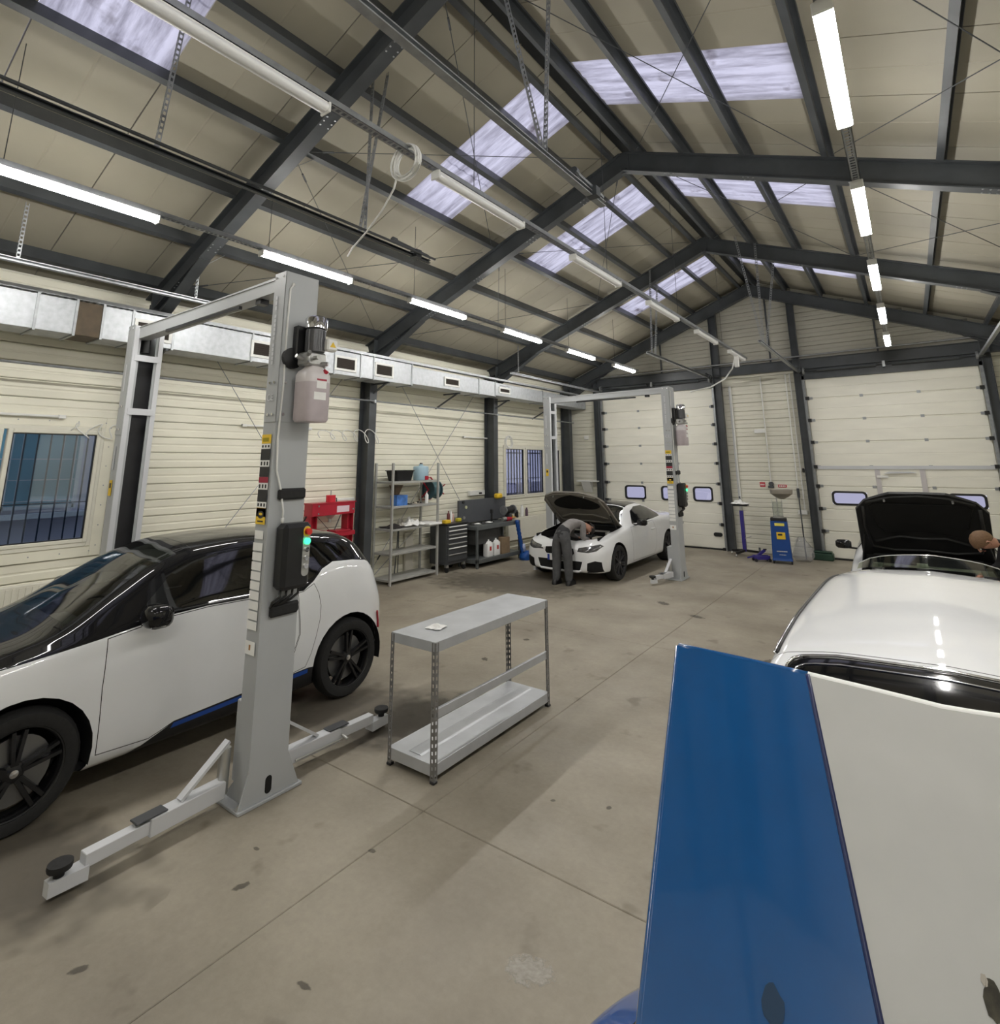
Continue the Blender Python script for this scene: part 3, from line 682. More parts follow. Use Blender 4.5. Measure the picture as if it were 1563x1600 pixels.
for y in (1.4, 3.3, 5.4, 7.43, 9.6, 11.58, 13.8):
    MB().bar((-.75, y - YB, 3.55), (-.08, y - YB, 3.86), .03, .03).bar((-.5, y - YB, 3.862), (.0, y - YB, 3.862), .03, .03).build('bracket', STEEL, du)
ct = thing('wall_cable_tray', 'slotted cable tray running along the top of the air duct', 'cable tray', (-8.3, YB, 4.36))
mb = MB().box(-.06, -.055, 0, 18.2, 0, .05).box(.055, .06, 0, 18.2, 0, .05)
for i in range(240): mb.box(-.055, .055, i * .076, i * .076 + .034, 0, .004)
mb.build('tray', GALV, ct)
# thin pipe along the left wall under the duct
pt = thing('wall_pipe', 'thin dark pipe running along the left wall below the duct', 'pipe', (-8.52, YB, 3.52))
MB().cyl((0, 0, 0), (0, 18.3, .0), .016, 8).build('pipe', GALV_DK, pt, smooth=40)
for y in FY[:3]: MB().box(-.06, .02, y - YB - .02, y - YB + .02, -.03, .03).build('clip', GALV, pt)

# ================================================================ steel bracing rods
def cross(label, p0, q0, p1, q1, r=.008):
    T = thing('cross_brace', label, 'bracing', p0, group='crossed bracing rods')
    for p, q in ((p0, q0), (p1, q1)):
        a = Vector(p) - Vector(p0); d = Vector(q) - Vector(p)
        R_ = MB().cyl(a, a + d, r * .75, 6).build('rod', GALV_DK if r > .0075 else STEEL, T); MB().cyl(a + d * .04, a + d * .04 + d.normalized() * .14, r * 1.8, 8).build('turnbuckle', STEEL, R_)
    return T
XW = -8.80
cross('crossed thin rods on the left wall behind the rack and workbench', (XW, 7.75, .25), (XW, 11.4, 4.5), (XW, 8.0, 4.5), (XW, 11.3, .3))
cross('crossed thin rods on the left wall behind the front lift', (XW, 3.9, .3), (XW, 7.2, 4.4), (XW, 4.0, 4.4), (XW, 7.0, .3))
def rz_(x): return roofz(x, .27)
for ya, yb, nm in ((3.5, 7.2, 'first'), (7.7, 11.3, 'second')):
    for xa, xb, pos in ((-8.3, -5.6, 'left slope by the eave'), (-5.4, -3.2, 'left slope by the ridge'), (-2.7, -.4, 'right slope by the ridge'), (-.3, 2.3, 'right slope by the eave')):
        cross('crossed thin roof rods in the %s bay, %s' % (nm, pos), (xa, ya, rz_(xa)), (xb, yb, rz_(xb)), (xb, ya, rz_(xb)), (xa, yb, rz_(xa)), .007)
# ================================================================ two-post lifts
BLK_STK = mat('black_sticker', (.02, .02, .022), .5, var=.2, scale=40)
RED_STK = mat('red_sticker', (.36, .02, .05), .5, var=.1)
GREEN_ON = mat('lit_green_button', (.05, .7, .3), .3, emit=(.05, .9, .35), estr=2.0)
TANK = mat('milky_oil_tank', (.64, .60, .60), .3, var=.05)
OIL = mat('oil_behind_plastic', (.50, .44, .46), .3, var=.08)
BELT = mat('black_dust_curtain', (.022, .022, .025), .55, var=.2)
STEEL_LT = mat('zinc_steel', (.55, .55, .53), .35, metal=.8, var=.1)
def lift(label, y, arms):
    T = thing('two_post_lift', label, 'car lift', (-3.92, y, 0), group='two-post car lifts')
    # --- near post: C section open towards the other post (-x). local x 0 is the outer face
    D_, W_, H_ = .165, .30, 3.83
    def cpost(x_out, sg, name):
        # sg=-1: web at x_out, flanges towards -x
        t = .012; pr = [(0, 0), (0, W_), (sg * D_, W_), (sg * D_, W_ - .07), (sg * (D_ - t), W_ - .07), (sg * (D_ - t), W_ - t), (sg * t, W_ - t), (sg * t, t), (sg * (D_ - t), t), (sg * (D_ - t), .07), (sg * D_, .07), (sg * D_, 0)]
        o = MB().extr([(x_out + a, b) for a, b in pr], 'z', .02, H_).build(name, LIFT, T); return o
    p1 = cpost(0, -1, 'post'); p2 = cpost(-3.085, 1, 'post')
    # upper extension sleeves
    for xo, sg, P in ((0, -1, p1), (-3.085, 1, p2)):
        mb = MB()
        a, b = sorted((xo - sg * .006, xo + sg * (D_ - .01)))
        mb.bbox(a, b, -.006, 0, 2.62, H_ + .02, .002).bbox(a, b, W_, W_ + .006, 2.62, H_ + .02, .002)
        a, b = sorted((xo - sg * .006, xo)); mb.bbox(a, b, -.006, W_ + .006, 2.62, H_ + .02, .002)
        mb.build('post_sleeve', LIFT, P)
        bl = MB()
        for z_ in (2.68, 2.93):
            for dx in (.04, .10): bl.cyl((xo + sg * dx, -.006, z_), (xo + sg * dx, -.016, z_), .012, 8)
            for yy in (.05, .25): bl.cyl((xo - sg * .006, yy, z_), (xo - sg * .016, yy, z_), .012, 8)
        for dx in (.03, .13): bl.cyl((xo + sg * dx, -.006, H_ - .02), (xo + sg * dx, -.013, H_ - .02), .010, 8)
        bl.build('bolt_heads', CHROME, P)['kind'] = 'stuff'
        # base plate and gussets
        a, b = sorted((xo - sg * .02, xo + sg * .30))
        bp = MB().bbox(a, b, -.07, .42, 0, .022, .004).build('base_plate', LIFT, P)
        for yy in (-.002, W_ - .008): MB().extr([(xo + sg * .02, .02), (xo + sg * .02, .30), (xo + sg * .28, .022)], 'y', yy, yy + .01).build('gusset', LIFT, P)
        a, b = sorted((xo, xo + sg * .012))
        MB().extr([(W_, .02), (W_ + .10, .022), (W_, .26)], 'x', a, b).build('gusset', LIFT, P)
        MB().extr([(0, .02), (-.06, .022), (0, .22)], 'x', a, b).build('gusset', LIFT, P)
        ab = MB()
        for xx, yy in ((.02, -.045), (.02, .38), (.25, -.045), (.25, .38)): ab.cyl((xo + sg * xx, yy, .02), (xo + sg * xx, yy, .05), .014, 6).cyl((xo + sg * xx, yy, .022), (xo + sg * xx, yy, .028), .024, 10)
        ab.build('anchor_bolts', STEEL_LT, P)['kind'] = 'stuff'
    # cable hole at the foot of the near post
    MB().extr(pane_shape(.155, .10, .05, .11, .024), 'x', -.004, .002).build('cable_hole', BLACK_SH, p1)
    # far post: pale front frame, dark curtain, cross straps
    xo = -3.085 + D_
    fr = MB().box(xo, xo + .012, -.004, .045, .02, H_ + .01).box(xo, xo + .012, W_ - .045, W_ + .004, .02, H_ + .01)
    for z_ in (3.44, 2.84): fr.box(xo + .002, xo + .016, .02, W_ - .02, z_, z_ + .07)
    fr.build('front_frame', LIFT_LT, p2)
    MB().box(-3.085 + .06, -3.085 + .075, .04, W_ - .04, .03, 3.5).build('dust_curtain', BELT, p2)
    MB().cyl((-3.085 + .09, .15, 3.55), (-3.085 + .09, .15, 3.80), .05, 12).build('pulley_cylinder', BLACK_PL, p2, smooth=40)
    MB().box(-3.085 + .03, -3.085 + .10, -.009, -.0065, 1.98, 2.14).build('yellow_label', YELLOW, p2)
    MB().box(-3.085 + .045, -3.085 + .085, -.0105, -.0085, 2.06, 2.11).build('label_mark', BLK_STK, p2)
    for a, b in ((3.1, 3.4), (2.25, 2.5)): MB().box(-3.085 + .05, -3.085 + .075, -.0085, -.0065, a, b).build('lettering_strip', LIFT_LT, p2)
    # --- top beam
    MB().prof((-3.0, .10, 3.755), (-.155, .10, 3.785), [(-.06, -.065), (.06, -.065), (.06, .065), (-.06, .065)]).build('top_beam', LIFT, T)
    MB().box(-3.02, -.14, .03, .17, 3.822, 3.826).build('beam_cover', LIFT_LT, T)
    MB().box(-2.2, -.75, .02, .05, 3.66, 3.69).box(-.55, -.47, .06, .14, 3.67, 3.72).build('limit_bar', BLACK_PL, T)
    # --- lifting carriages and arms
    for xo, sg in ((-.165, -1), (-3.085 + .165, 1)):
        a, b = sorted((xo - sg * .11, xo + sg * .10))
        MB().bbox(a, b, .03, W_ - .03, .10, .62, .005).build('carriage', LIFT, T)
        for yy in (-.07, W_ + .07):
            MB().cyl((xo + sg * .03, yy, .08), (xo + sg * .03, yy, .36), .035, 14).cyl((xo + sg * .09, yy + .01, .09), (xo + sg * .09, yy + .01, .32), .022, 12).build('arm_hinge', STEEL_LT, T, smooth=40)
    for (hx, hy, ang, L_, ext) in arms:
        # arm: outer box, sliding inner tube, pad; local frame along +x then rotated about the hinge
        A = MB().bbox(.02, L_ * .55, -.05, .05, .07, .17, .004).build('lift_arm', LIFT_LT, T, loc=(hx, hy, 0)); A.rotation_euler = (0, 0, ang)
        MB().bbox(L_ * .40, L_ * .92, -.036, .036, .085, .155, .003).build('inner_tube', LIFT_LT, A)
        MB().bbox(L_ * .44, L_ * .64, -.045, .045, .172, .182, .003).build('stop_plate', DARK_CAB, A)
        MB().bar((.0, 0, .40), (L_ * .34, 0, .175), .055, .02).build('diagonal_strap', LIFT_LT, A)
        MB().extr([(L_ * .90, -.05), (L_ * 1.10, -.03), (L_ * 1.10, .03), (L_ * .90, .05)], 'z', .03, .10).build('pad_bracket', LIFT_LT, A)
        MB().lathe([(.026, .09), (.026, .13), (.058, .135), (.062, .15), (.060, .165), (.03, .168), (.0, .165)], 20, c=(L_ * 1.04, 0, 0)).build('rubber_pad', RUBBER, A, smooth=40)
        MB().tube([(L_ * .1, -.075, .10), (L_ * .55, -.072, .10)], .008, 6).cyl((L_ * .56, -.05, .12), (L_ * .56, -.13, .11), .010, 8).build('release_rod', STEEL_LT, A)
    # --- power unit on the outer face of the near post
    U = MB().bbox(.006, .07, .09, .26, 3.12, 3.40, .01).build('power_unit', BLACK_PL, T)
    c = (.16, .20)
    MB().lathe([(.0, 3.47), (.075, 3.468), (.088, 3.45), (.090, 3.37), (.083, 3.365)], 24, c=(c[0], c[1], 0)).build('motor_cap', CHROME, U, smooth=40)
    fin = MB().lathe([(.076, 3.36), (.076, 3.18), (.06, 3.17)], 24, c=(c[0], c[1], 0))
    for i in range(20):
        a = 2 * PI * i / 20; fin.bar((c[0] + .076 * math.cos(a), c[1] + .076 * math.sin(a), 3.19), (c[0] + .076 * math.cos(a), c[1] + .076 * math.sin(a), 3.355), .012, .006, up=(math.cos(a), math.sin(a), 0))
    fin.build('motor', mat('dark_motor_grey', (.10, .10, .105), .35, metal=.5, var=.1), U, smooth=40)
    MB().bbox(.20, .27, .24, .34, 3.19, 3.29, .012).build('terminal_box', WHITE_PL, U)
    MB().extr([(.262, 3.22), (.318, 3.22), (.29, 3.265)], 'x', .270, .272).build('warning_triangle', YELLOW, U)
    vb = MB().bbox(.07, .22, .10, .28, 3.06, 3.17, .015)
    for p_, q_ in (((.22, .16, 3.12), (.27, .16, 3.12)), ((.2, .22, 3.08), (.26, .26, 3.08)), ((.15, .1, 3.11), (.15, .04, 3.13)), ((.18, .12, 3.13), (.24, .10, 3.16)), ((.12, .27, 3.10), (.13, .33, 3.08))): vb.cyl(p_, q_, .017, 10)
    vb.build('valve_block', mat('cast_aluminium', (.42, .42, .41), .35, metal=.8, var=.15, scale=20), U, smooth=40)
    MB().lathe([(.0, 0), (.085, 0), (.085, .03), (.0, .03)], 24, axis='x', c=(.006, .09, 3.13)).build('hose_disc', BLACK_PL, U)
    # reservoir: rounded square can
    def ring(z_, s): return [(c[0] - .01 + p[0] * s, c[1] + .005 + p[1] * s, z_) for p in pane_shape(0, 0, .21, .23, .055, 4)]
    lv = [(2.62, .90), (2.64, 1.0), (2.93, 1.0)]; up = [(2.93, 1.0), (2.985, 1.0), (3.02, .86), (3.05, .55), (3.07, .5)]
    for seq, m_, nm in ((lv, OIL, 'oil_tank'), (up, TANK, 'tank_top')):
        V = []; F = []; n = len(ring(0, 1))
        for z_, s in seq: V += ring(z_, s)
        for k in range(len(seq) - 1): F += [(k * n + i, k * n + (i + 1) % n, (k + 1) * n + (i + 1) % n, (k + 1) * n + i) for i in range(n)]
        F += [tuple(range(n - 1, -1, -1)), tuple(range((len(seq) - 1) * n, len(seq) * n))]
        MB().add(V, F).build(nm, m_, U, smooth=45)
    MB().cyl((.225, .25, 3.0), (.245, .262, 3.03), .022, 12).build('filler_cap', RED, U, smooth=40)
    MB().box(.253, .256, .17, .26, 2.88, 2.95).build('tank_label', PAPER, U); MB().box(.2535, .2565, .17, .26, 2.94, 2.955).build('label_stripe', RED_STK, U)
    MB().box(.253, .256, .15, .26, 2.79, 2.85).build('tank_label', PAPER, U)
    # cable on the outer face
    pts = [(.012, .06, 3.74), (.013, .035, 3.70), (.012, .03, 3.3), (.012, .035, 2.9), (.014, .02, 2.5), (.016, .03, 2.25), (.02, .075, 2.1), (.03, .10, 1.95), (.03, .10, 1.87)]
    MB().tube(pts, .008, 6).cyl((.03, .1, 1.9), (.03, .1, 1.86), .012, 8).cyl((.0, .06, 3.745), (.02, .06, 3.745), .014, 8).build('power_cable', WHITE_PL, T, smooth=True)
    # --- control box
    Cb = MB().bbox(.0, .14, .06, .30, 1.39, 1.86, .03).build('control_box', BLACK_PL, T, smooth=30)
    MB().extr([(p[0], p[1]) for p in pane_shape(.245, 1.655, .062, .36, .03)], 'x', .139, .143).build('button_plate', STEEL_LT, Cb)
    MB().extr([(p[0], p[1]) for p in pane_shape(.245, 1.795, .062, .075, .03)], 'x', .1415, .145).build('estop_plate', YELLOW, Cb)
    MB().cyl((.143, .245, 1.795), (.175, .245, 1.795), .024, 16).build('emergency_stop', mat('red_button', (.65, .03, .02), .35), Cb, smooth=40)
    MB().cyl((.143, .245, 1.725), (.162, .245, 1.725), .024, 16).build('green_button', GREEN_ON, Cb, smooth=40)
    for z_ in (1.665, 1.605, 1.545): MB().cyl((.143, .245, z_), (.16, .245, z_), .017, 16).build('push_button', CHROME, Cb, smooth=40)
    gl = MB()
    for yy in (.10, .15, .20, .25): gl.tube([(.07, yy, 1.40), (.08, yy - .01, 1.35), (.05, yy - .05, 1.31), (.015, .06, 1.27)], .010, 6)
    gl.build('cable_glands', BLACK_PL, Cb, smooth=True)
    for z_ in (2.03, 1.20): MB().bbox(-.002, .035, .055, .295, z_, z_ + .085, .015).cyl((.03, .16, z_ + .045), (.038, .16, z_ + .045), .007, 8).build('door_buffer', RUBBER, T)
    # --- stickers on the -y face of the near post
    f = -.0075
    def stk(x0, x1, z0, z1, m_, nm='sticker', dy=0.0): MB().box(x0, x1, f - dy - .001, f - dy, z0, z1).build(nm, m_, p1)
    stk(-.155, -.03, 2.455, 2.525, YELLOW); stk(-.14, -.06, 2.47, 2.50, mat('olive_print', (.35, .28, .0), .6), 'print', .001)
    z_ = 2.455
    for h_, m_ in ((.04, PAPER), (.085, BLK_STK), (.05, PAPER), (.075, BLK_STK), (.045, RED_STK), (.05, PAPER), (.09, BLK_STK), (.045, PAPER), (.065, BLK_STK)):
        stk(-.155, -.03, z_ - h_, z_ - .002, m_)
        if m_ is PAPER:
            for k in range(3): stk(-.145 + k * .04, -.125 + k * .04, z_ - h_ + .01, z_ - .012, BLK_STK, 'pictogram', .001)
        z_ -= h_
    stk(-.155, -.03, 1.855, 1.975, YELLOW, 'yellow_label')
    n = 20; MB().add([(-.093 + .042 * math.cos(2 * PI * i / n), f - .0015, 1.925 + .028 * math.sin(2 * PI * i / n)) for i in range(n)], [tuple(range(n))]).build('logo_oval', BLK_STK, p1)
    MB().add([(-.093 + .024 * math.cos(2 * PI * i / n), f - .0018, 1.93 + .010 * math.sin(2 * PI * i / n)) for i in range(n)], [tuple(range(n))]).build('logo_mark', YELLOW, p1)
    stk(-.13, -.055, 1.872, 1.882, BLK_STK, 'print', .001)
    stk(-.15, -.04, 1.75, 1.81, PAPER)
    for k in range(9): stk(-.16, -.035, 1.665 - k * .068, 1.722 - k * .068, PAPER)
    stk(-.16, -.035, .955, 1.045, PAPER); stk(-.11, -.09, .985, 1.02, mat('brown_print', (.35, .16, .04), .6), 'print', .001)
    f = -.0135
    for a, b in ((3.53, 3.66), (3.28, 3.50), (3.08, 3.26)):
        x = -.095; nn = int((b - a) / .035)
        for k in range(nn): MB().box(x - .012, x + .010, f - .001, f, a + k * (b - a) / nn, a + (k + .72) * (b - a) / nn).build('letter_mark', LIFT_LT, p1)
    text_mesh('CE', .075, 'ce_mark', LIFT_LT, p1, basis((-.085, f, 2.81), (1, 0, 0), (0, 0, 1)))
    return T
lift('grey two-post lift in the foreground with control box, left of the shelf table', 2.43, [(-.19, -.06, math.radians(-86), .92, 0), (-.20, .36, math.radians(88), .95, 0), (-2.86, -.06, math.radians(-93), .92, 0), (-2.86, .36, math.radians(92), .92, 0)])
lift('grey two-post lift at the back, beside the white coupe', 11.42, [(-.17, -.06, math.radians(-104), .62, 0), (-.22, .36, math.radians(112), .8, 0), (-2.86, -.06, math.radians(-93), .7, 0), (-2.86, .36, math.radians(92), .92, 0)])

# ================================================================ boltless shelf table in the foreground
SHELF = mat('galvanised_shelf_sheet', (0.50, 0.515, 0.535), 0.40, metal=0.4, var=0.10, scale=5)
POSTM = mat('dull_slotted_angle', (0.24, 0.235, 0.23), 0.45, metal=.45, var=.2, scale=20)
def slot_post(h, w, name, parent, loc, sx, sy, m=POSTM, t=.0025, pitch=.05):
    """angle post with two columns of keyhole slots (real gaps)"""
    mb = MB(); n = int(h / pitch)
    for dirx in (0, 1):
        def q(a0, a1, z0, z1):
            a0, a1 = a0 * (sx if dirx == 0 else sy), a1 * (sx if dirx == 0 else sy)
            if dirx == 0: mb.box(min(a0, a1), max(a0, a1), -t / 2, t / 2, z0, z1)
            else: mb.box(-t / 2, t / 2, min(a0, a1), max(a0, a1), z0, z1)
        q(0, w * .3, 0, h); q(w * .68, w, 0, h)
        for k in range(n): q(w * .3, w * .68, k * pitch, k * pitch + pitch * .52)
    return mb.build(name, m, parent, loc=loc)
def shelf_deck(x0, x1, y0, y1, z0, z1, parent, m=SHELF, ribs=True, sheet=True):
    mb = MB().bbox(x0, x0 + .006, y0, y1, z0, z1, .002).bbox(x1 - .006, x1, y0, y1, z0, z1, .002).bbox(x0, x1, y0, y0 + .006, z0, z1, .002).bbox(x0, x1, y1 - .006, y1, z0, z1, .002)
    o = mb.build('shelf_beam', m, parent)
    if sheet:
        mb = MB().box(x0 + .006, x1 - .006, y0 + .006, y1 - .006, z1 - .012, z1 - .002)
        mb.build('shelf_sheet', m, parent)
        if ribs:
            xm = (x0 + x1) / 2
            MB().extr([(xm - .07, z1 - .002), (xm - .05, z1 + .003), (xm + .05, z1 + .003), (xm + .07, z1 - .002)], 'y', y0 + .05, y1 - .05).build('sheet_rib', m, parent)
    return o
st = thing('shelf_table', 'grey galvanised two-tier shelf table standing free in the foreground', 'shelf', (-3.59, 3.40, 0)); SW, SD, SH = .49, 1.64, .955
for x, y, sx, sy in ((0, 0, 1, 1), (SW, 0, -1, 1), (0, SD, 1, -1), (SW, SD, -1, -1)):
    slot_post(SH - .02, .038, 'post', st, (x, y, .012), sx, sy); 
    MB().bbox(x - .006 if sx > 0 else x - .038, x + .038 if sx > 0 else x + .006, y - .006 if sy > 0 else y - .038, y + .038 if sy > 0 else y + .006, 0, .02, .004).build('plastic_foot', BLACK_PL, st)
shelf_deck(.002, SW - .002, .002, SD - .002, SH - .075, SH, st, ribs=False)
shelf_deck(.002, SW - .002, .002, SD - .002, .045, .125, st)
MB().bbox(SW - .012, SW - .006, .01, SD - .01, .42, .485, .002).bbox(SW - .035, SW - .012, .01, SD - .01, .478, .484, .002).build('cross_beam', SHELF, st)
# crumpled wipe on the table
def crumple(name, label, cat, loc, r, h, m, seed=1, nx=7, group=None, parent=None):
    rnd = random.Random(seed); V = []; F = []
    for i in range(nx):
        for j in range(nx):
            u, v = i / (nx - 1) * 2 - 1, j / (nx - 1) * 2 - 1
            e = max(abs(u), abs(v)); V.append((u * r * rnd.uniform(.75, 1.15), v * r * rnd.uniform(.75, 1.15), .003 + h * (1 - e * .8) * rnd.uniform(.1, 1)))
    F = [(i * nx + j, (i + 1) * nx + j, (i + 1) * nx + j + 1, i * nx + j + 1) for i in range(nx - 1) for j in range(nx - 1)]
    o = MB().add(V, F).build(name, m, parent, loc=loc)
    if label: tag(o, label, cat, group)
    return o
crumple('crumpled_wipe', 'crumpled white paper wipe lying on the grey shelf table', 'paper', (-3.36, 3.69, SH), .075, .035, PAPER, 3)
# ================================================================ left-wall equipment
# ---- tall rack
RK = mat('grey_rack_steel', (0.46, 0.46, 0.44), 0.42, metal=.3, var=.1, scale=6)
rk = thing('storage_rack', 'tall grey five-shelf storage rack against the left wall', 'rack', (-8.80, 7.78, 0)); RW, RD, RH = .50, 1.32, 2.30
for x, y, sx, sy in ((0, 0, 1, 1), (RW, 0, -1, 1), (0, RD, 1, -1), (RW, RD, -1, -1)):
    MB().prof((x, y, 0), (x, y, RH if x > 0 or y > 0 else RH), [(0, 0), (sx * .04, 0), (sx * .04, .003), (.003 * sx, .003), (.003 * sx, .04), (0, .04)] if False else [(-.02, -.02), (.02, -.02), (.02, .02), (-.02, .02)]).build('post', RK, rk)
RZs = [.10, .58, 1.03, 1.46, 1.94]
for z_ in RZs:
    MB().bbox(.01, RW - .01, .0, RD, z_ - .04, z_, .004).build('shelf', RK, rk)
MB().bar((.02, .03, .15), (.02, RD - .03, 1.0), .02, .004, up=(1, 0, 0)).build('back_brace', RK, rk)
def rx(x): return -8.80 + x
def ry(y): return 7.78 + y
tub = MB(); 
def loft(mb, rings, capb=True, capt=True):
    n = len(rings[0]); V = [p for r in rings for p in r]; F = []
    for k in range(len(rings) - 1): F += [(k * n + i, k * n + (i + 1) % n, (k + 1) * n + (i + 1) % n, (k + 1) * n + i) for i in range(n)]
    if capb: F.append(tuple(range(n - 1, -1, -1)))
    if capt: F.append(tuple(range((len(rings) - 1) * n, len(rings) * n)))
    return mb.add(V, F)
def rect_ring(w_, d_, z_, r=.03, n=3): return [(p[0], p[1], z_) for p in pane_shape(0, 0, w_, d_, r, n)]
o = loft(MB(), [rect_ring(.28, .40, 0), rect_ring(.33, .50, .20), rect_ring(.36, .54, .20), rect_ring(.36, .54, .215), rect_ring(.31, .47, .215), rect_ring(.27, .38, .02)], True, True).build('plastic_tub', BLACK_PL, loc=(rx(.26), ry(.42), 1.94)); tag(o, 'black plastic tub on the top shelf of the tall rack', 'tub')
jg = thing('drum_canister', 'pale blue plastic canister on the top shelf of the tall rack', 'canister', (rx(.27), ry(1.02), 1.94))
MB().lathe([(.15, 0), (.165, .02), (.165, .27), (.15, .29), (.05, .30), (.04, .335), (.0, .34)], 20).build('body', mat('pale_blue_plastic', (.36, .52, .62), .35, var=.08), jg, smooth=40)
MB().cyl((0, 0, .32), (0, 0, .36), .03, 12).build('cap', BLACK_PL, jg)
MB().box(.15, .172, -.04, .06, .01, .09).build('red_label', RED, jg)
o = loft(MB(), [rect_ring(.20, .30, 0, .01), rect_ring(.20, .30, .2, .01)]).build('blue_carton', mat('blue_white_carton', (.07, .20, .55), .5, var=.5, scale=9), loc=(rx(.30), ry(.37), 1.46)); tag(o, 'blue and white carton on the second shelf of the tall rack', 'box')
o = loft(MB(), [rect_ring(.10, .10, 0, .01), rect_ring(.2, .24, .19, .02)]).build('brown_funnel', mat('brown_card', (.16, .11, .065), .7, var=.2), loc=(rx(.16), ry(.48), 1.66)); tag(o, 'brown funnel-shaped container behind the blue carton', 'container'); o.location.z = 1.46; o.location.x = rx(.09)
loft(MB(), [rect_ring(.08, .08, 0, .01), rect_ring(.08, .08, .2, .01)]).build('stand', BLACK_PL, o); o.location.z = 1.66; o.children[0].location = (0, 0, -.2)
bt = thing('spray_bottle', 'white bottle on the second shelf of the tall rack', 'bottle', (rx(.36), ry(1.12), 1.46)); MB().lathe([(.035, 0), (.038, .01), (.038, .17), (.015, .2), (.012, .22), (0, .22)], 14).build('body', PAPER, bt, smooth=40); MB().cyl((0, 0, .22), (0, 0, .25), .014, 10).build('cap', mat('pink_cap', (.6, .25, .25), .5), bt)
for k, (x, y, r, h_, m_, nm, lb) in enumerate(((.30, .66, .07, .05, BLACK_PL, 'clutter_part', 'small dark part lying on the second rack shelf'), (.33, .84, .06, .06, mat('beige_part', (.45, .40, .32), .6), 'clutter_part', 'small beige part lying on the second rack shelf'), (.25, .95, .08, .07, BLACK_PL, 'clutter_part', 'dark crumpled part on the second rack shelf near the reel'))):
    crumple(nm, lb, 'part', (rx(x), ry(y), 1.46), r, h_, m_, 20 + k)
crumple('dark_rag', 'dark rag heaped on the left of the middle rack shelf', 'rag', (rx(.27), ry(.25), 1.03), .20, .13, mat('dark_cloth', (.03, .025, .025), .9, var=.3), 5)
crumple('white_packaging', 'heap of crumpled white packaging on the middle rack shelf', 'packaging', (rx(.30), ry(.68), 1.03), .22, .24, PAPER, 8, 9)
crumple('grey_packaging', 'greyish crumpled wrap beside the white packaging on the rack', 'packaging', (rx(.22), ry(.50), 1.03), .13, .2, mat('greyish_wrap', (.45, .43, .38), .7, var=.2), 11, 8)
o = MB().bbox(-.24, .26, -.20, .20, 0, .045, .01).build('white_tray', PAPER, loc=(rx(.36), ry(1.14), 1.03)); tag(o, 'flat white tray overhanging the middle shelf of the tall rack', 'tray')
o = MB().bbox(-.03, .03, -.11, .11, 0, .85, .006).build('white_board', mat('cream_board', (.66, .63, .55), .6, var=.04), loc=(rx(-.05), ry(1.02), .0)); tag(o, 'narrow cream board leaning behind the tall rack', 'board')
o = MB().tube([(0, 0, 0), (.0, .05, .5), (.02, .06, .98)], .012, 6).tube([(0, .09, 0), (.02, .07, .95)], .010, 6).build('leaning_pipe', STEEL, loc=(rx(.04), ry(.55), .10)); tag(o, 'dark pipes leaning inside the lower part of the tall rack', 'pipe')
# hose reel on the wall behind the rack
hr = thing('hose_reel', 'teal hose reel with a red frame fixed on the left wall', 'hose reel', (XL + .05, 9.28, 1.78))
MB().lathe([(.12, -.11), (.17, -.1), (.17, .08), (.12, .09)], 20, axis='y', c=(.22, 0, -.06)).build('drum', mat('dull_teal', (.05, .13, .15), .45, var=.1), hr, smooth=40)
for yy in (-.13, .12): MB().lathe([(.05, -.012), (.2, -.012), (.2, .012), (.05, .012)], 20, axis='y', c=(.22, yy, -.06)).build('flange', mat('dull_teal2', (.04, .09, .11), .45), hr)
fr_ = MB()
for yy in (-.17, .17): fr_.bar((0, yy, .2), (.26, yy, -.06), .03, .02).bar((.26, yy, -.06), (0, yy, -.28), .03, .02)
fr_.bar((0.0, -.17, .2), (.0, .17, .2), .03, .02).bar((0, -.17, -.28), (0, .17, -.28), .03, .02).bar((.26, .17, -.06), (.40, .22, .05), .02, .02).bar((.26, .17, -.06), (.38, .2, -.16), .02, .02)
fr_.build('frame', RED, hr)

# ---- roller cabinet
tc_ = thing('tool_cabinet', 'charcoal roller tool cabinet with pale drawer handles beside the rack', 'tool cabinet', (-8.72, 9.32, 0)); CW, CD = .50, .70
MB().bbox(0, CW - .015, 0, CD, .16, .97, .008).build('body', DARK_CAB, tc_)
MB().bbox(-.01, CW + .015, -.01, CD + .01, .97, 1.0, .008).build('top_mat', BLACK_PL, tc_)
z_ = .955
for h_, hd in ((.085, 1), (.085, 1), (.075, 0), (.11, 1), (.09, 0), (.13, 1), (.16, 0)):
    d = MB().bbox(CW - .016, CW + .008, .02, CD - .02, z_ - h_ + .006, z_, .004).build('drawer', DARK_CAB, tc_)
    MB().bbox(CW + .008, CW + .03, .05, CD - .05, z_ - .03, z_ - .008, .006).build('handle', PAPER if hd else mat('grey_handle', (.3, .3, .29), .4), d)
    z_ -= h_
for x, y in ((.06, .07), (.44, .07), (.06, .63), (.44, .63)):
    c = MB().bar((x, y, .10), (x, y, .16), .07, .05).build('caster', STEEL_LT, tc_)
    MB().cyl((x, y - .015, .055), (x, y + .015, .055), .055, 16).build('wheel', RUBBER, c)
def small(name, label, cat, loc, mesh_fn, m, group=None, smooth=False):
    mb = MB(); mesh_fn(mb); o = mb.build(name, m, None, smooth, loc); return tag(o, label, cat, group)
small('yellow_case', 'yellow case at the left of the tool cabinet top', 'case', (-8.36, 9.46, 1.0), lambda m: m.bbox(-.06, .06, -.09, .09, 0, .075, .012), YELLOW)
small('yellow_box', 'smaller yellow box beside the bottles on the tool cabinet', 'box', (-8.42, 9.93, 1.0), lambda m: m.bbox(-.05, .05, -.06, .06, 0, .075, .012), mat('yellow_green', (.55, .48, .03), .5))
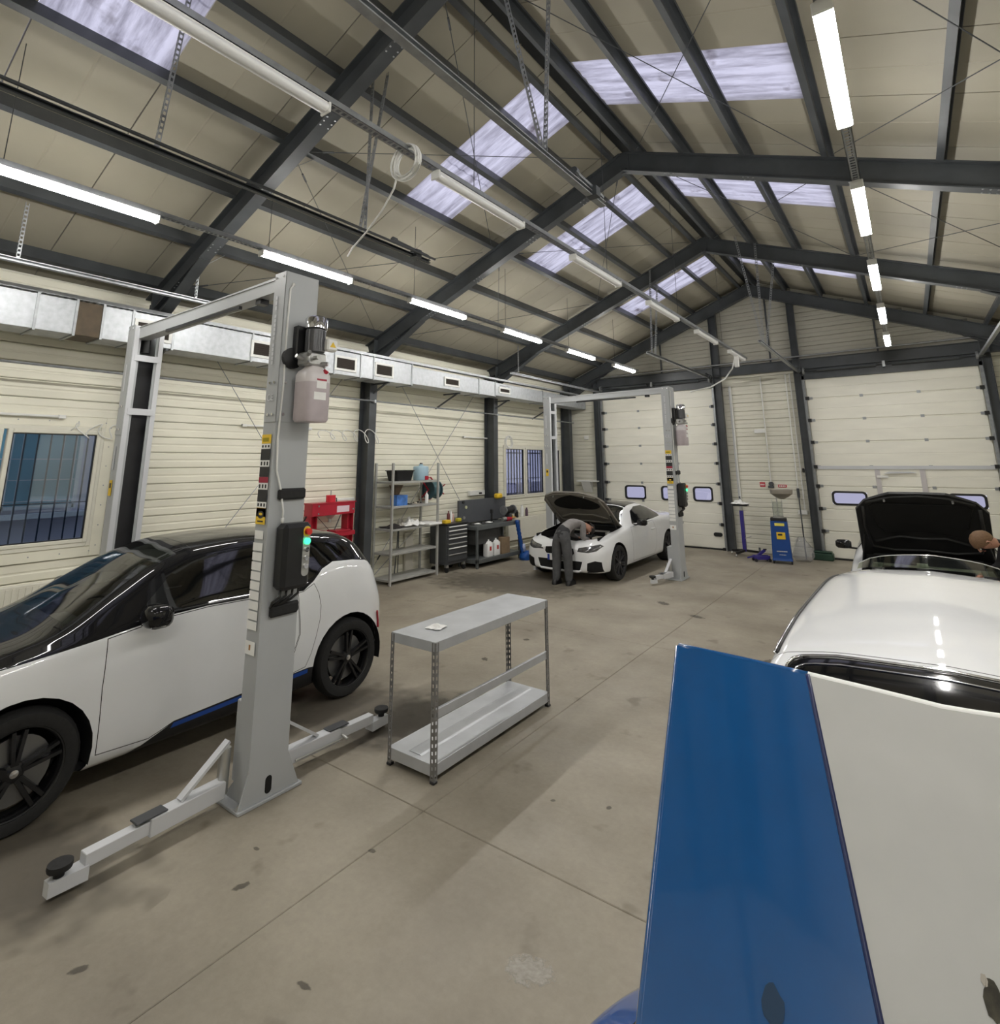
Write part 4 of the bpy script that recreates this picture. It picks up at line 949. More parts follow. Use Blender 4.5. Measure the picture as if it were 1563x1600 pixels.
for k, (dy, h_, m_, lb) in enumerate(((.36, .24, mat('dark_red_bottle', (.14, .03, .03), .4), 'dark red bottle on the tool cabinet'), (.44, .25, PAPER, 'white spray bottle on the tool cabinet'), (.50, .2, mat('pinkish', (.5, .32, .28), .5), 'pinkish bottle at the right of the tool cabinet bottles'))):
    B = thing('bottle', lb, 'bottle', (-8.50, 9.32 + dy, 1.0), group='bottles on the tool cabinet')
    MB().lathe([(.034, 0), (.036, .01), (.036, h_ * .7), (.014, h_ * .85), (.012, h_ * .93), (0, h_ * .93)], 14).build('body', m_, B, smooth=40); MB().cyl((0, 0, h_ * .92), (0, 0, h_), .015, 10).build('cap', m_, B)

# ---- steel workbench with back panel
BM = mat('bench_grey_steel', (.105, .115, .115), .42, var=.1)
wb_ = thing('workbench', 'dark grey steel workbench with back panel left of the radiator', 'workbench', (-8.55, 10.08, 0)); BW, BD, BH = .56, 1.72, .90
MB().bbox(0, BW, 0, BD, BH - .09, BH, .006).build('top', BM, wb_)
for x, y in ((.0, 0), (BW - .05, 0), (0, BD - .05), (BW - .05, BD - .05)): MB().bbox(x, x + .05, y, y + .05, 0, BH - .09, .004).build('leg', BM, wb_)
MB().bbox(0, BW, 0, BD, .10, .19, .006).build('lower_shelf', BM, wb_)
MB().bbox(.0, .01, .05, BD - .05, .19, .81, .003).build('back_sheet', mat('bench_back', (.08, .085, .085), .5, var=.1), wb_)
MB().bbox(.05, .45, .08, .95, .48, .80, .005).build('drawer_box', mat('bench_drawer', (.05, .05, .048), .5, var=.2), wb_)
bp_ = MB().bbox(-.02, .04, -.02, BD + .1, BH + .02, 1.44, .006).build('back_panel', mat('panel_grey', (.075, .08, .09), .45, var=.06), wb_)
for y, z_, m_ in ((.22, 1.28, mat('pale_dial', (.55, .55, .35), .4)), (.15, 1.05, STEEL_LT), (.12, 1.40, BLACK_PL)): MB().cyl((.04, y, z_), (.06, y, z_), .035, 14).build('knob', m_, bp_)
def bx_(y): return (-8.27, 10.08 + y, BH)
small('yellow_cable_reel', 'yellow lamp clipped at the top right of the bench back panel', 'lamp', (-8.47, 11.52, 1.44), lambda m: m.bbox(-.06, .08, -.11, .11, -.02, .10, .03), YELLOW)
vi = thing('bench_grinder', 'grey bench grinder at the right end of the workbench', 'grinder', bx_(1.60)); MB().bbox(-.08, .08, -.05, .05, 0, .16, .01).build('stand', DARK_CAB, vi); MB().cyl((0, -.16, .24), (0, .16, .24), .08, 16).build('motor', BLACK_PL, vi, smooth=40)
for yy in (-.2, .2): MB().cyl((0, yy - .02, .24), (0, yy + .02, .24), .11, 18).build('grinding_wheel', GALV_DK, vi, smooth=40)
small('red_tool', 'red power tool lying on the workbench edge', 'tool', (-8.12, 11.50, BH), lambda m: m.bbox(-.05, .05, -.12, .10, .0, .09, .03), RED)
small('silver_tool', 'silver tool lying next to the red tool on the bench', 'tool', (-8.12, 11.28, BH), lambda m: m.cyl((0, -.06, .05), (0, .08, .06), .045, 10), STEEL_LT, smooth=40)
small('black_stand', 'small black upright tool standing on the workbench', 'tool', (-8.28, 11.0, BH), lambda m: m.cyl((0, 0, 0), (0, 0, .22), .025, 8).bbox(-.05, .05, -.05, .05, 0, .03, .01).bbox(-.03, .03, -.03, .03, .2, .3, .01), BLACK_PL)
for k, (y, m_, lb) in enumerate(((.15, BLACK_PL, 'small black part at the left end of the bench top'), (.38, PAPER, 'folded white cloth on the bench top'), (.55, BLACK_PL, 'black part in the middle of the bench top'), (.80, PAPER, 'white sheet on the bench top'))):
    crumple('bench_item', lb, 'part', bx_(y), .07, .05, m_, 40 + k)
for k, y in enumerate((.55, .83)):
    J = thing('oil_jerrycan', 'white plastic canister with red print on the lower bench shelf, ' + ('left one' if k == 0 else 'right one'), 'canister', (-8.11, 10.08 + y, .19), group='white canisters under the bench')
    loft(MB(), [rect_ring(.14, .20, 0), rect_ring(.15, .21, .02), rect_ring(.15, .21, .28), rect_ring(.09, .12, .33), rect_ring(.05, .06, .335)]).build('body', PAPER, J, smooth=40)
    MB().cyl((0, 0, .335), (0, 0, .37), .028, 12).build('cap', PAPER, J); MB().box(.0755, .077, -.035, .035, .13, .22).build('red_print', mat('red_print', (.5, .05, .04), .5), J)
small('cardboard_box', 'brown cardboard box on the lower bench shelf', 'box', (-8.16, 11.22, .19), lambda m: m.bbox(-.14, .14, -.16, .16, 0, .36, .006), mat('cardboard', (.27, .19, .115), .75, var=.15))
for k in range(2):
    B = thing('bottle', ('left' if k == 0 else 'right') + ' pale bottle behind the canisters on the lower bench shelf', 'bottle', (-8.32, 10.92 + k * .14, .19), group='bottles under the bench')
    MB().lathe([(.045, 0), (.05, .02), (.05, .28), (.02, .36), (.02, .4), (0, .4)], 14).build('body', mat('pale_grey_bottle', (.5, .48, .44), .4), B, smooth=40); MB().cyl((0, 0, .4), (0, 0, .43), .022, 10).build('cap', PAPER, B)
# blue hose with bag beside the bench
bh = thing('blue_hose', 'ribbed blue hose hanging from the bench end down to a blue bag', 'hose', (-7.92, 11.60, 0))
pts = [(0, 0 + .02 * math.sin(i), .92 - i * .045) for i in range(19)]; pts = [(-.02 + .10 * (i / 18), -.03 + .10 * (i / 18), .92 - i * .045) for i in range(19)]
MB().tube(pts, [.055 if i % 2 else .042 for i in range(19)], 12).build('hose', BLUE_P, bh, smooth=True)
MB().tube([(.085, .07, .36), (.10, .09, .2)], .05, 10).build('clear_tube', mat('milky_blue', (.45, .52, .75), .4), bh, smooth=True)
loft(MB(), [rect_ring(.26, .34, 0, .1), rect_ring(.30, .40, .06, .13), rect_ring(.26, .34, .15, .12), rect_ring(.12, .16, .2, .05)]).build('bag', mat('blue_bag', (.01, .09, .36), .45, var=.2), bh, smooth=40).location = (.12, .17, 0)
# socket strip panel and pipes on the wall
so_ = small('socket_strip', 'white socket strip on the left wall above the workbench', 'socket strip', (XL + .0, 11.13, 1.56), lambda m: m.bbox(0, .09, -.30, .30, -.06, .06, .01), WHITE_PL)
MB().box(.09, .095, .05, .16, -.03, .01).build('meter', BLACK_PL, so_)
so_ = small('wall_socket_unit', 'white socket panel on the left wall right of the red press', 'socket unit', (XL, 7.06, 1.58), lambda m: m.bbox(0, .06, -.22, .24, -.07, .07, .01), WHITE_PL)
for k in range(4): MB().cyl((.06, -.14 + k * .1, 0), (.065, -.14 + k * .1, 0), .012, 8).build('socket', BLACK_PL, so_)

# ---- radiator with things on it
ra = thing('radiator', 'long cream panel radiator under the far left window', 'radiator', (XL + .03, 12.30, .28)); RL = 2.3
MB().bbox(.06, .16, 0, RL, 0, .56, .01).build('front_panel', FRAME_W, ra); MB().box(.0, .06, .1, .16, .1, .5).box(0, .06, RL - .2, RL - .14, .1, .5).build('bracket', FRAME_W, ra)
gm = MB()
for k in range(46): gm.box(.065, .155, .02 + k * .05, .045 + k * .05, .56, .566)
gm.build('top_grille', FRAME_W, ra)
for zz in (.10, .20):
    MB().cyl((XL + .08, 11.95, zz), (XL + .08, 15.6, zz), .016, 8).build('heating_pipe', FRAME_W, None, smooth=40).name = 'heating_pipe'
    tag(bpy.context.scene.objects[[o.name for o in COL.objects][-1]], 'cream heating pipe along the wall foot, ' + ('lower one' if zz < .15 else 'upper one'), 'pipe', 'heating pipes')
for k, (dy, h_, r, m_, lb) in enumerate(((.45, .19, .055, BLACK_PL, 'black jar on the radiator'), (.72, .30, .05, PAPER, 'tall white carton on the radiator'), (.95, .22, .04, mat('plum', (.08, .04, .07), .5), 'dark plum bottle on the radiator'))):
    small('radiator_item', lb, 'container', (XL + .14, 12.30 + dy, .85), lambda m, r=r, h_=h_: m.lathe([(r, 0), (r, h_ * .75), (r * .6, h_ * .85), (r * .6, h_), (0, h_)], 14), m_, 'containers on the radiator', 40)
crumple('orange_bag', 'crumpled orange bag at the left end of the radiator', 'bag', (XL + .16, 12.52, .85), .10, .10, mat('orange_bag', (.60, .33, .08), .6, var=.2), 77)
r2 = thing('radiator', 'cream ribbed radiator below the near window, behind the car windscreen', 'radiator', (XL + .03, .95, .3)); 
MB().bbox(.05, .15, 0, 1.9, 0, .6, .01).build('front_panel', FRAME_W, r2)
rb = MB()
for k in range(30): rb.box(.15, .16, .03 + k * .063, .06 + k * .063, .03, .57)
rb.build('ribs', FRAME_W, r2); MB().box(0, .05, .1, .15, .1, .5).box(0, .05, 1.7, 1.75, .1, .5).build('bracket', FRAME_W, r2)
# ---- red hydraulic press
pr_ = thing('hydraulic_press', 'red hydraulic shop press standing by the left wall', 'press', (-8.55, 6.05, 0)); PW = .92
for y in (0, PW - .13): MB().box(-.09, .09, y, y + .012, 0, 1.60).box(-.09, .09, y + .118, y + .13, 0, 1.60).box(-.01, .01, y + .012, y + .118, 0, 1.60).build('upright', RED, pr_)
MB().bbox(-.12, -.09, 0, PW, 1.40, 1.60, .004).bbox(.09, .12, 0, PW, 1.40, 1.60, .004).build('head_beam', RED, pr_); MB().box(-.13, .13, -.02, PW + .02, 1.60, 1.62).build('head_plate', RED, pr_)
MB().cyl((0, PW * .5, 1.40), (0, PW * .5, 1.74), .085, 18).build('ram', mat('bright_red', (.6, .02, .04), .35), pr_, smooth=40); MB().cyl((0, PW * .5, 1.74), (0, PW * .5, 1.82), .012, 8).build('nipple', STEEL_LT, pr_)
MB().cyl((0, PW * .5, 1.40), (0, PW * .5, 1.33), .10, 18, .035).cyl((0, PW * .5, 1.33), (0, PW * .5, 1.27), .03, 12).build('ram_nose', STEEL_LT, pr_, smooth=40)
MB().bbox(-.12, -.09, -.03, PW + .03, 1.02, 1.10, .004).bbox(.09, .12, -.03, PW + .03, 1.02, 1.10, .004).build('bed_beam', RED, pr_); MB().bbox(-.13, .13, PW * .55, PW * .9, 1.10, 1.125, .003).build('bed_plate', RED, pr_)
MB().bbox(-.3, .3, -.03, .15, 0, .05, .004).bbox(-.3, .3, PW - .15, PW + .03, 0, .05, .004).bbox(-.04, .04, .1, PW - .1, .2, .3, .004).build('base', RED, pr_)
MB().bar((0, PW - .2, 1.42), (0, PW * .62, 1.12), .012, .012).bar((.02, .14, 1.42), (.02, PW * .5, 1.12), .008, .008).build('return_spring', STEEL, pr_)
MB().box(.1205, .122, PW * .56, PW * .86, 1.44, 1.55).build('data_label', mat('pinkish_label', (.75, .6, .66), .5), pr_)
for y, z_ in ((.12, 1.57), (.12, 1.44), (PW - .05, 1.48)): MB().cyl((.12, y, z_), (.135, y, z_), .016, 8).build('bolt', CHROME, pr_)
MB().tube([(.0, PW * .55, 1.70), (.02, PW * .62, 1.68), (.0, PW * .64, 1.6)], .01, 6).build('hydraulic_hose', BLACK_PL, pr_, smooth=True)
MB().tube([(-.02, -.02, 1.4), (0, -.12, 1.25), (0, -.2, 1.0), (0, -.12, .8)], .014, 6).build('hydraulic_hose', BLACK_PL, pr_, smooth=True)
# ---- thin wall conduits / lamps over the wall, coiled cables
for y0, y1, z_, lb in ((1.0, 2.45, 2.92, 'white tube lamp above the near left window'), (4.88, 6.2, 2.93, 'white tube lamp on the wall behind the front lift post'), (10.6, 12.0, 2.92, 'white tube lamp on the left wall above the workbench')):
    T = thing('wall_tube_lamp', lb, 'lamp', (XL + .02, y0, z_), group='unlit tube lamps on the left wall'); MB().cyl((.03, 0, 0), (.03, y1 - y0, 0), .018, 10).build('tube', WHITE_PL, T, smooth=40)
    for yy in (0, y1 - y0 - .06): MB().bbox(0, .055, yy, yy + .08, -.025, .025, .006).build('socket', WHITE_PL, T)
def coil(loc, R_, turns, r, ax, jit=.0, n=28, seed=0):
    rnd = random.Random(seed); P = []
    for k in range(turns * n + 1):
        a = 2 * PI * k / n; t = k / n; rr = R_ * (1 + jit * math.sin(a * .37 + seed) + jit * .6 * math.sin(t * 2.1))
        if ax == 'x': P.append((loc[0] + .012 * t, loc[1] + rr * math.cos(a) + jit * R_ * t * .2, loc[2] + rr * math.sin(a)))
        else: P.append((loc[0] + rr * math.cos(a), loc[1] + .012 * t, loc[2] + rr * math.sin(a)))
    return P
cc = thing('coiled_cable', 'coil of thin white cable hooked on the left wall column, above the bench', 'cable', (-8.5, 11.72, 2.82))
MB().tube(coil((0, .3, 0), .14, 4, .01, 'x', .12), .009, 5).tube([(0, .3, .14), (.01, .33, .18), (.0, .4, .15)], .009, 5).build('loops', WHITE_PL, cc, smooth=True)
wc = thing('looped_wall_cable', 'thin white cable in loose loops along the left wall by the second column', 'cable', (-8.56, 6.2, 2.85))
P = []
for k in range(150): t = k / 150; P.append((0.02, t * 1.45 - .11 * math.sin(t * 34), -.03 - .15 * math.cos(t * 34 + .6) * (.45 + .55 * t)))
MB().tube(P, .008, 5).build('loops', WHITE_PL, wc, smooth=True)
wc2 = thing('looped_wall_cable', 'thin white cable loops beside the top corner of the near left window', 'cable', (XL + .05, 2.55, 2.72))
P = [(.0, t / 40 * .75 + .05 * math.sin(t * .9), .10 * math.sin(t * .5) + .03) for t in range(41)]
MB().tube(P, .007, 5).tube(coil((0, .72, -.06), .05, 3, .01, 'x'), .008, 5).build('loops', WHITE_PL, wc2, smooth=True)
# ---- coil of white cable hung on the centre lamp row, with a tail
hc = thing('hanging_cable_coil', 'coil of white cable hung from the centre lamp row with a long tail', 'cable', (-3.0, 2.84, 4.70))
MB().tube(coil((0, -.02, 0), .135, 5, .01, 'y', .10), .009, 6).tube([(-.06, -.03, -.12), (-.13, .0, -.20), (-.35, .08, -.29), (-.67, .19, -.36), (-1.0, .30, -.40), (-1.17, .38, -.42)], .009, 6).build('loops', WHITE_PL, hc, smooth=True)
# ================================================================ cars
def pchip(xs, ys):
    n = len(xs); h = [xs[i + 1] - xs[i] for i in range(n - 1)]; d = [(ys[i + 1] - ys[i]) / h[i] for i in range(n - 1)]; m = [0.0] * n
    m[0], m[-1] = d[0], d[-1]
    for i in range(1, n - 1):
        if d[i - 1] * d[i] > 0:
            w1, w2 = 2 * h[i] + h[i - 1], h[i] + 2 * h[i - 1]; m[i] = (w1 + w2) / (w1 / d[i - 1] + w2 / d[i])
    def f(x):
        if x <= xs[0]: return ys[0]
        if x >= xs[-1]: return ys[-1]
        i = max(k for k in range(n - 1) if xs[k] <= x); t = (x - xs[i]) / h[i]
        return (1 + 2 * t) * (1 - t) ** 2 * ys[i] + t * (1 - t) ** 2 * h[i] * m[i] + t * t * (3 - 2 * t) * ys[i + 1] + t * t * (t - 1) * h[i] * m[i + 1]
    return f
def car_shell(spec, du=0.045, smooth_it=2):
    L_ = spec['L']; F = {k: pchip([p[0] for p in v], [p[1] for p in v]) for k, v in spec.items() if isinstance(v, list)}
    us = [0.0, .012, .03]; u = .05
    while u < L_ - .05: us.append(u); u += du
    us += [L_ - .03, L_ - .012, L_]
    sub = [4, 2, 4, 5, 5, 9, 5, 6]; rings = []
    for u in us:
        g = {k: f(u) for k, f in F.items()}
        zm = g['bot'] + (g['zb'] - g['bot']) * .50
        P = [(0, g['bot']), (g['wm'] * .86, g['bot']), (g['wm'] * .975, g['bot'] + .05), (g['wm'], g['bot'] + (g['zb'] - g['bot']) * .38), (g['wm'] * .995, g['bot'] + (g['zb'] - g['bot']) * .72), (g['wb'], g['zb']), (g['wr'], g['zr']), (g['wr'] * .62, g['zr'] + (g['zt'] - g['zr']) * .72), (0, g['zt'])]
        pts = []
        for k in range(len(P) - 1):
            for j in range(sub[k]): t = j / sub[k]; pts.append([P[k][0] + (P[k + 1][0] - P[k][0]) * t, P[k][1] + (P[k + 1][1] - P[k][1]) * t])
        pts.append(list(P[-1]))
        for _ in range(smooth_it):
            q = [p[:] for p in pts]
            for i in range(1, len(pts) - 1):
                for c in (0, 1): q[i][c] = .25 * pts[i - 1][c] + .5 * pts[i][c] + .25 * pts[i + 1][c]
            pts = q
        rings.append([(x, u, z) for x, z in pts])
    bm = bmesh.new(); n = len(rings[0]); full = []
    for r in rings: full.append([bm.verts.new(p) for p in r] + [bm.verts.new((-p[0], p[1], p[2])) for p in r[-2:0:-1]])
    N = len(full[0])
    for a, b in zip(full[:-1], full[1:]):
        for i in range(N): bm.faces.new((a[i], a[(i + 1) % N], b[(i + 1) % N], b[i]))
    for r in (full[0], full[-1]):
        k = N // 2      # stitch the end ring left-to-right so the cap stays quads
        for i in range(1, k):
            j = N - i
            a, b, c, d = r[i], r[(i + 1)], r[(j - 1) % N], r[j % N]
            vs = []
            for v in (a, b, c, d):
                if v not in vs: vs.append(v)
            if len(vs) > 2:
                try: bm.faces.new(vs)
                except ValueError: pass
        try: bm.faces.new((r[0], r[1], r[N - 1]))
        except ValueError: pass
    bmesh.ops.recalc_face_normals(bm, faces=bm.faces[:])
    return bm
def inpoly(p, poly):
    x, y = p; c = False; n = len(poly); j = n - 1
    for i in range(n):
        xi, yi = poly[i]; xj, yj = poly[j]
        if ((yi > y) != (yj > y)) and (x < (xj - xi) * (y - yi) / (yj - yi) + xi): c = not c
        j = i
    return c
VIEW = {'side': (1, 2), 'top': (0, 1), 'front': (0, 2)}
def cut(bm, poly, view, cond=None):
    ia, ib = VIEW[view]; a0, a1 = min(p[0] for p in poly) - .08, max(p[0] for p in poly) + .08; b0, b1 = min(p[1] for p in poly) - .08, max(p[1] for p in poly) + .08
    def span(f):
        va = [v.co[ia] for v in f.verts]; vb = [v.co[ib] for v in f.verts]; return min(va), max(va), min(vb), max(vb)
    cand = {}
    for f in bm.faces:
        c = f.verts[0].co
        if c[ia] < a0 or c[ia] > a1 or c[ib] < b0 or c[ib] > b1: continue
        if cond and not cond(f): continue
        cand[f] = span(f)
    n = len(poly)
    for i in range(n):
        p, q = poly[i], poly[(i + 1) % n]
        e0, e1 = min(p[0], q[0]) - .06, max(p[0], q[0]) + .06; g0, g1 = min(p[1], q[1]) - .06, max(p[1], q[1]) + .06
        fs = [f for f, b in cand.items() if not (b[1] < e0 or b[0] > e1 or b[3] < g0 or b[2] > g1)]
        if not fs: continue
        co = [0, 0, 0]; no = [0, 0, 0]; co[ia], co[ib] = p; no[ia], no[ib] = -(q[1] - p[1]), (q[0] - p[0])
        es = set(e for f in fs for e in f.edges); vs = set(v for f in fs for v in f.verts)
        r = bmesh.ops.bisect_plane(bm, geom=fs + list(es) + list(vs), dist=1e-6, plane_co=co, plane_no=no)
        for f in fs: cand.pop(f, None)
        for g in r['geom']:
            if isinstance(g, bmesh.types.BMFace): g.normal_update(); cand[g] = span(g)
def inset(poly, d):
    n = len(poly); ar = sum(poly[i][0] * poly[(i + 1) % n][1] - poly[(i + 1) % n][0] * poly[i][1] for i in range(n)); s = 1 if ar > 0 else -1; out = []
    for i in range(n):
        p0, p1, p2 = Vector(poly[i - 1]), Vector(poly[i]), Vector(poly[(i + 1) % n])
        a, b = (p1 - p0).normalized(), (p2 - p1).normalized(); na, nb = Vector((-a.y, a.x)) * s, Vector((-b.y, b.x)) * s
        m_ = (na + nb); m_ = m_.normalized() if m_.length > 1e-6 else na; c = max(.4, m_.dot(na)); r = p1 + m_ * (d / c); out.append((r.x, r.y))
    return out
def circle(cx, cy, r, n=28): return [(cx + r * math.cos(2 * PI * i / n), cy + r * math.sin(2 * PI * i / n)) for i in range(n)]
SIDE = lambda f: abs(f.normal.x) > .12
TOP = lambda f: f.normal.z > .25
FRONT = lambda f: f.normal.y < -.08
REAR = lambda f: f.normal.y > .08
SEAM = mat('dark_shut_line', (.006, .006, .006), .6)
def split_shell(bm, regions, holes):
    """regions: (name, polygon, view, cond, gap) in order of priority; returns name -> list of faces"""
    for poly, view, cond in holes: cut(bm, poly, view, cond)
    bm.normal_update()
    for nm, poly, view, cond, gap in regions:
        cut(bm, poly, view, cond)
        if gap: cut(bm, inset(poly, gap), view, cond)
    bm.normal_update()
    kill = []
    for f in bm.faces:
        c = f.calc_center_median()
        for poly, view, cond in holes:
            ia, ib = VIEW[view]
            if (cond is None or cond(f)) and inpoly((c[ia], c[ib]), poly): kill.append(f); break
    bmesh.ops.delete(bm, geom=kill, context='FACES')
    out = {}
    for f in bm.faces:
        c = f.calc_center_median(); key = 'body'
        for nm, poly, view, cond, gap in regions:
            ia, ib = VIEW[view]
            if (cond is None or cond(f)) and inpoly((c[ia], c[ib]), poly):
                key = nm
                if gap and not inpoly((c[ia], c[ib]), inset(poly, gap)): key = 'shut_line'
                break
        if key.endswith('*'): key = key[:-1] + ('_l' if c.x > 0 else '_r')
        out.setdefault(key, []).append(f)
    return out
def faces_mesh(name, faces, m, xf=None, offset=0.0):
    idx = {}; V = []; Nn = []; F = []
    for f in faces:
        r = []
        for v in f.verts:
            if v.index not in idx or True:
                k = v
                if k not in idx: idx[k] = len(V); V.append(v.co + v.normal * offset); Nn.append(v.normal.copy())
            r.append(idx[v])
        F.append(r)
    if xf is not None: V = [xf @ p for p in V]; Nn = [(xf.to_3x3() @ q).normalized() for q in Nn]
    me = bpy.data.meshes.new(name); me.from_pydata([tuple(p) for p in V], [], F); me.materials.append(m)
    for p in me.polygons: p.use_smooth = True
    me.normals_split_custom_set_from_vertices([tuple(q) for q in Nn]); me.update()
    return me
TYRE = mat('tyre_rubber', (.013, .013, .013), .7, var=.3, scale=40); RIMB = mat('gloss_black_rim', (.010, .010, .011), .25, var=.1); RIMG = mat('dark_grey_rim', (.06, .06, .065), .35, metal=.6, var=.1)
DISC = mat('brake_disc', (.25, .25, .25), .4, metal=.9, var=.1)
def wheel(parent, x, u, r, w, rim_m, sg, spokes=5, twin=True, rr=.72):
    """wheel as a part: tyre mesh with rim, spokes, hub and brake disc as sub-parts; sg = outward side"""
    R_ = r * rr
    T = MB().lathe([(R_ * .98, -w / 2 + .01), (R_ * 1.04, -w / 2), (r * .93, -w / 2 + .004), (r * .985, -w / 2 + .03), (r, -w / 2 + .06), (r, w / 2 - .06), (r * .985, w / 2 - .03), (r * .93, w / 2 - .004), (R_ * 1.04, w / 2), (R_ * .98, w / 2 - .01)], 40, axis='x', caps=False)
    for i in range(40):      # tread grooves
        a = 2 * PI * i / 40
    T = T.build('wheel', TYRE, parent, smooth=40, loc=(x, u, r))
    MB().lathe([(R_ * 1.0, -w / 2 + .012), (R_ * .95, -w / 2 + .02), (R_ * .93, 0), (R_ * .95, w / 2 - .03), (R_ * 1.0, w / 2 - .008), (R_ * 1.02, w / 2 - .002)] if sg > 0 else [(R_ * 1.02, -w / 2 + .002), (R_ * 1.0, -w / 2 + .008), (R_ * .95, -w / 2 + .03), (R_ * .93, 0), (R_ * .95, w / 2 - .02), (R_ * 1.0, w / 2 - .012)], 40, axis='x', caps=False).build('rim', rim_m, T, smooth=40)
    f = sg * (w / 2 - .018); sp = MB()
    for k in range(spokes):
        for dd in ((-.13, .13) if twin else (0,)):
            a = 2 * PI * k / spokes + PI / 2; a2 = a + dd; a1 = a + dd * 1.6
            p = Vector((f - sg * .012, R_ * .17 * math.cos(a1), R_ * .17 * math.sin(a1))); q = Vector((f, R_ * .95 * math.cos(a2), R_ * .95 * math.sin(a2)))
            sp.prof(p, q, [(-.016, -.02), (.016, -.02), (.011, .012), (-.011, .012)], up=(sg, 0, 0))
    sp.build('spokes', rim_m, T)
    MB().lathe([(.0, f + sg * .004), (R_ * .12, f + sg * .004), (R_ * .22, f - sg * .01), (R_ * .24, f - sg * .05), (0, f - sg * .06)], 20, axis='x').build('hub', rim_m, T, smooth=40)
    MB().lathe([(0, f + sg * .0045), (R_ * .09, f + sg * .0055), (0, f + sg * .0075)], 14, axis='x', caps=False).build('hub_cap', CHROME, T)
    MB().lathe([(R_ * .25, -sg * .01), (R_ * .78, -sg * .01), (R_ * .78, sg * .012), (R_ * .25, sg * .012)], 28, axis='x').build('brake_disc', DISC, T)
    return T
def liner(parent, x, u, zc, r, sg, depth=.30):
    n = 20; V = []; F = []
    for i in range(n + 1):
        a = -.25 + (PI + .5) * i / n
        V += [(x, u + r * math.cos(a), zc + r * math.sin(a)), (x - sg * depth, u + r * math.cos(a), zc + r * math.sin(a))]
    F = [(2 * i, 2 * i + 2, 2 * i + 3, 2 * i + 1) for i in range(n)] + [tuple(2 * i + 1 for i in range(n + 1))]
    MB().add(V, F).build('wheel_liner', BLACK_SH, parent, fix=False)
def seat(parent, x, u, z, m):
    s = MB().bbox(x - .24, x + .24, u - .25, u + .25, z, z + .14, .05).build('seat', m, parent, smooth=30)
    MB().prof((x, u + .24, z + .08), (x, u + .42, z + .66), [(-.22, -.06), (-.16, -.09), (.16, -.09), (.22, -.06), (.22, .05), (-.22, .05)], up=(0, -1, 0)).build('seat_back', m, s)
    MB().bbox(x - .11, x + .11, u + .38, u + .48, z + .70, z + .86, .04).build('headrest', m, s)
def mirror(parent, x, u, z, sg, m, low=None, k=1.0):
    o = loft(MB(), [[(x + sg * d, u + p[0] * s, z + p[1] * s) for p in pane_shape(0, 0, .15 * k, .13 * k, .045 * k, 3)] for d, s in ((.08, .55), (.11, .92), (.18, 1.0), (.26, .95), (.29, .6))]).build('door_mirror', m, parent, smooth=50)
    MB().prof((x - sg * .02, u - .01, z - .055), (x + sg * .12, u - .01, z - .045), [(-.035, -.012), (.035, -.012), (.035, .012), (-.035, .012)]).build('mirror_stalk', m, o)
    if low: MB().prof((x + sg * .10, u - .02, z - .066), (x + sg * .28, u - .02, z - .060), [(-.05, -.006), (.05, -.006), (.05, .006), (-.05, .006)]).build('mirror_lip', low, o)
    return o
CARGLASS_DK = glass('black_tinted_car_glass', (.07, .075, .075), .2); CARGLASS = glass('dark_car_glass', (.22, .24, .23), .25); CARGLASS_LT = glass('clear_car_glass', (.62, .68, .64), .22); SEATM = mat('dark_seat_fabric', (.018, .018, .020), .85, var=.3, scale=30)

# ---------------- small electric hatchback (foreground left), facing -y
I3 = dict(L=3.92,
    bot=[(0, .34), (.1, .22), (.3, .18), (3.5, .19), (3.75, .30), (3.92, .42)],
    wm=[(0, .50), (.05, .66), (.15, .78), (.4, .86), (.9, .885), (3.2, .885), (3.55, .86), (3.8, .76), (3.92, .60)],
    zb=[(0, .74), (.1, .86), (.5, .985), (1.1, 1.055), (1.8, 1.13), (2.2, 1.125), (2.75, 1.09), (3.0, 1.20), (3.3, 1.255), (3.6, 1.22), (3.8, 1.05), (3.92, .80)],
    wb=[(0, .44), (.05, .58), (.15, .70), (.5, .80), (1.0, .835), (1.8, .850), (3.0, .835), (3.4, .80), (3.7, .72), (3.92, .54)],
    wr=[(0, .30), (.15, .50), (.5, .66), (.9, .70), (1.2, .655), (1.75, .575), (2.3, .57), (3.2, .58), (3.5, .58), (3.65, .59), (3.8, .60), (3.92, .46)],
    zr=[(0, .78), (.1, .90), (.5, 1.03), (.85, 1.12), (1.2, 1.31), (1.55, 1.49), (1.85, 1.575), (2.3, 1.595), (2.9, 1.57), (3.35, 1.52), (3.55, 1.43), (3.75, 1.16), (3.92, .84)],
    zt=[(0, .80), (.1, .93), (.5, 1.07), (.75, 1.13), (1.1, 1.32), (1.5, 1.54), (1.85, 1.635), (2.3, 1.655), (2.9, 1.625), (3.4, 1.56), (3.6, 1.46), (3.78, 1.18), (3.92, .86)])
WHITE_CAR = two_sided('white_car_paint', (.80, .81, .82), rough=.5, spec=.3, coat=1.0, var=.01)
BLACK_CAR = two_sided('gloss_black_car_paint', (.005, .005, .006), rough=.5, spec=.05, coat=.8, var=.05)
SILL = mat('black_sill_plastic', (.012, .012, .013), .5, var=.1); BLUE_TRIM = mat('blue_accent', (.01, .06, .30), .4)
i3 = thing('electric_hatchback', 'white small electric hatchback with black roof and black wheels, left foreground', 'car', (-5.745, .73, 0))
bm = car_shell(I3)
AX1, AX2, WR = .65, 3.30, .365
arch = [(circle(AX1, WR, .425), 'side', SIDE), (circle(AX2, WR, .425), 'side', SIDE)]
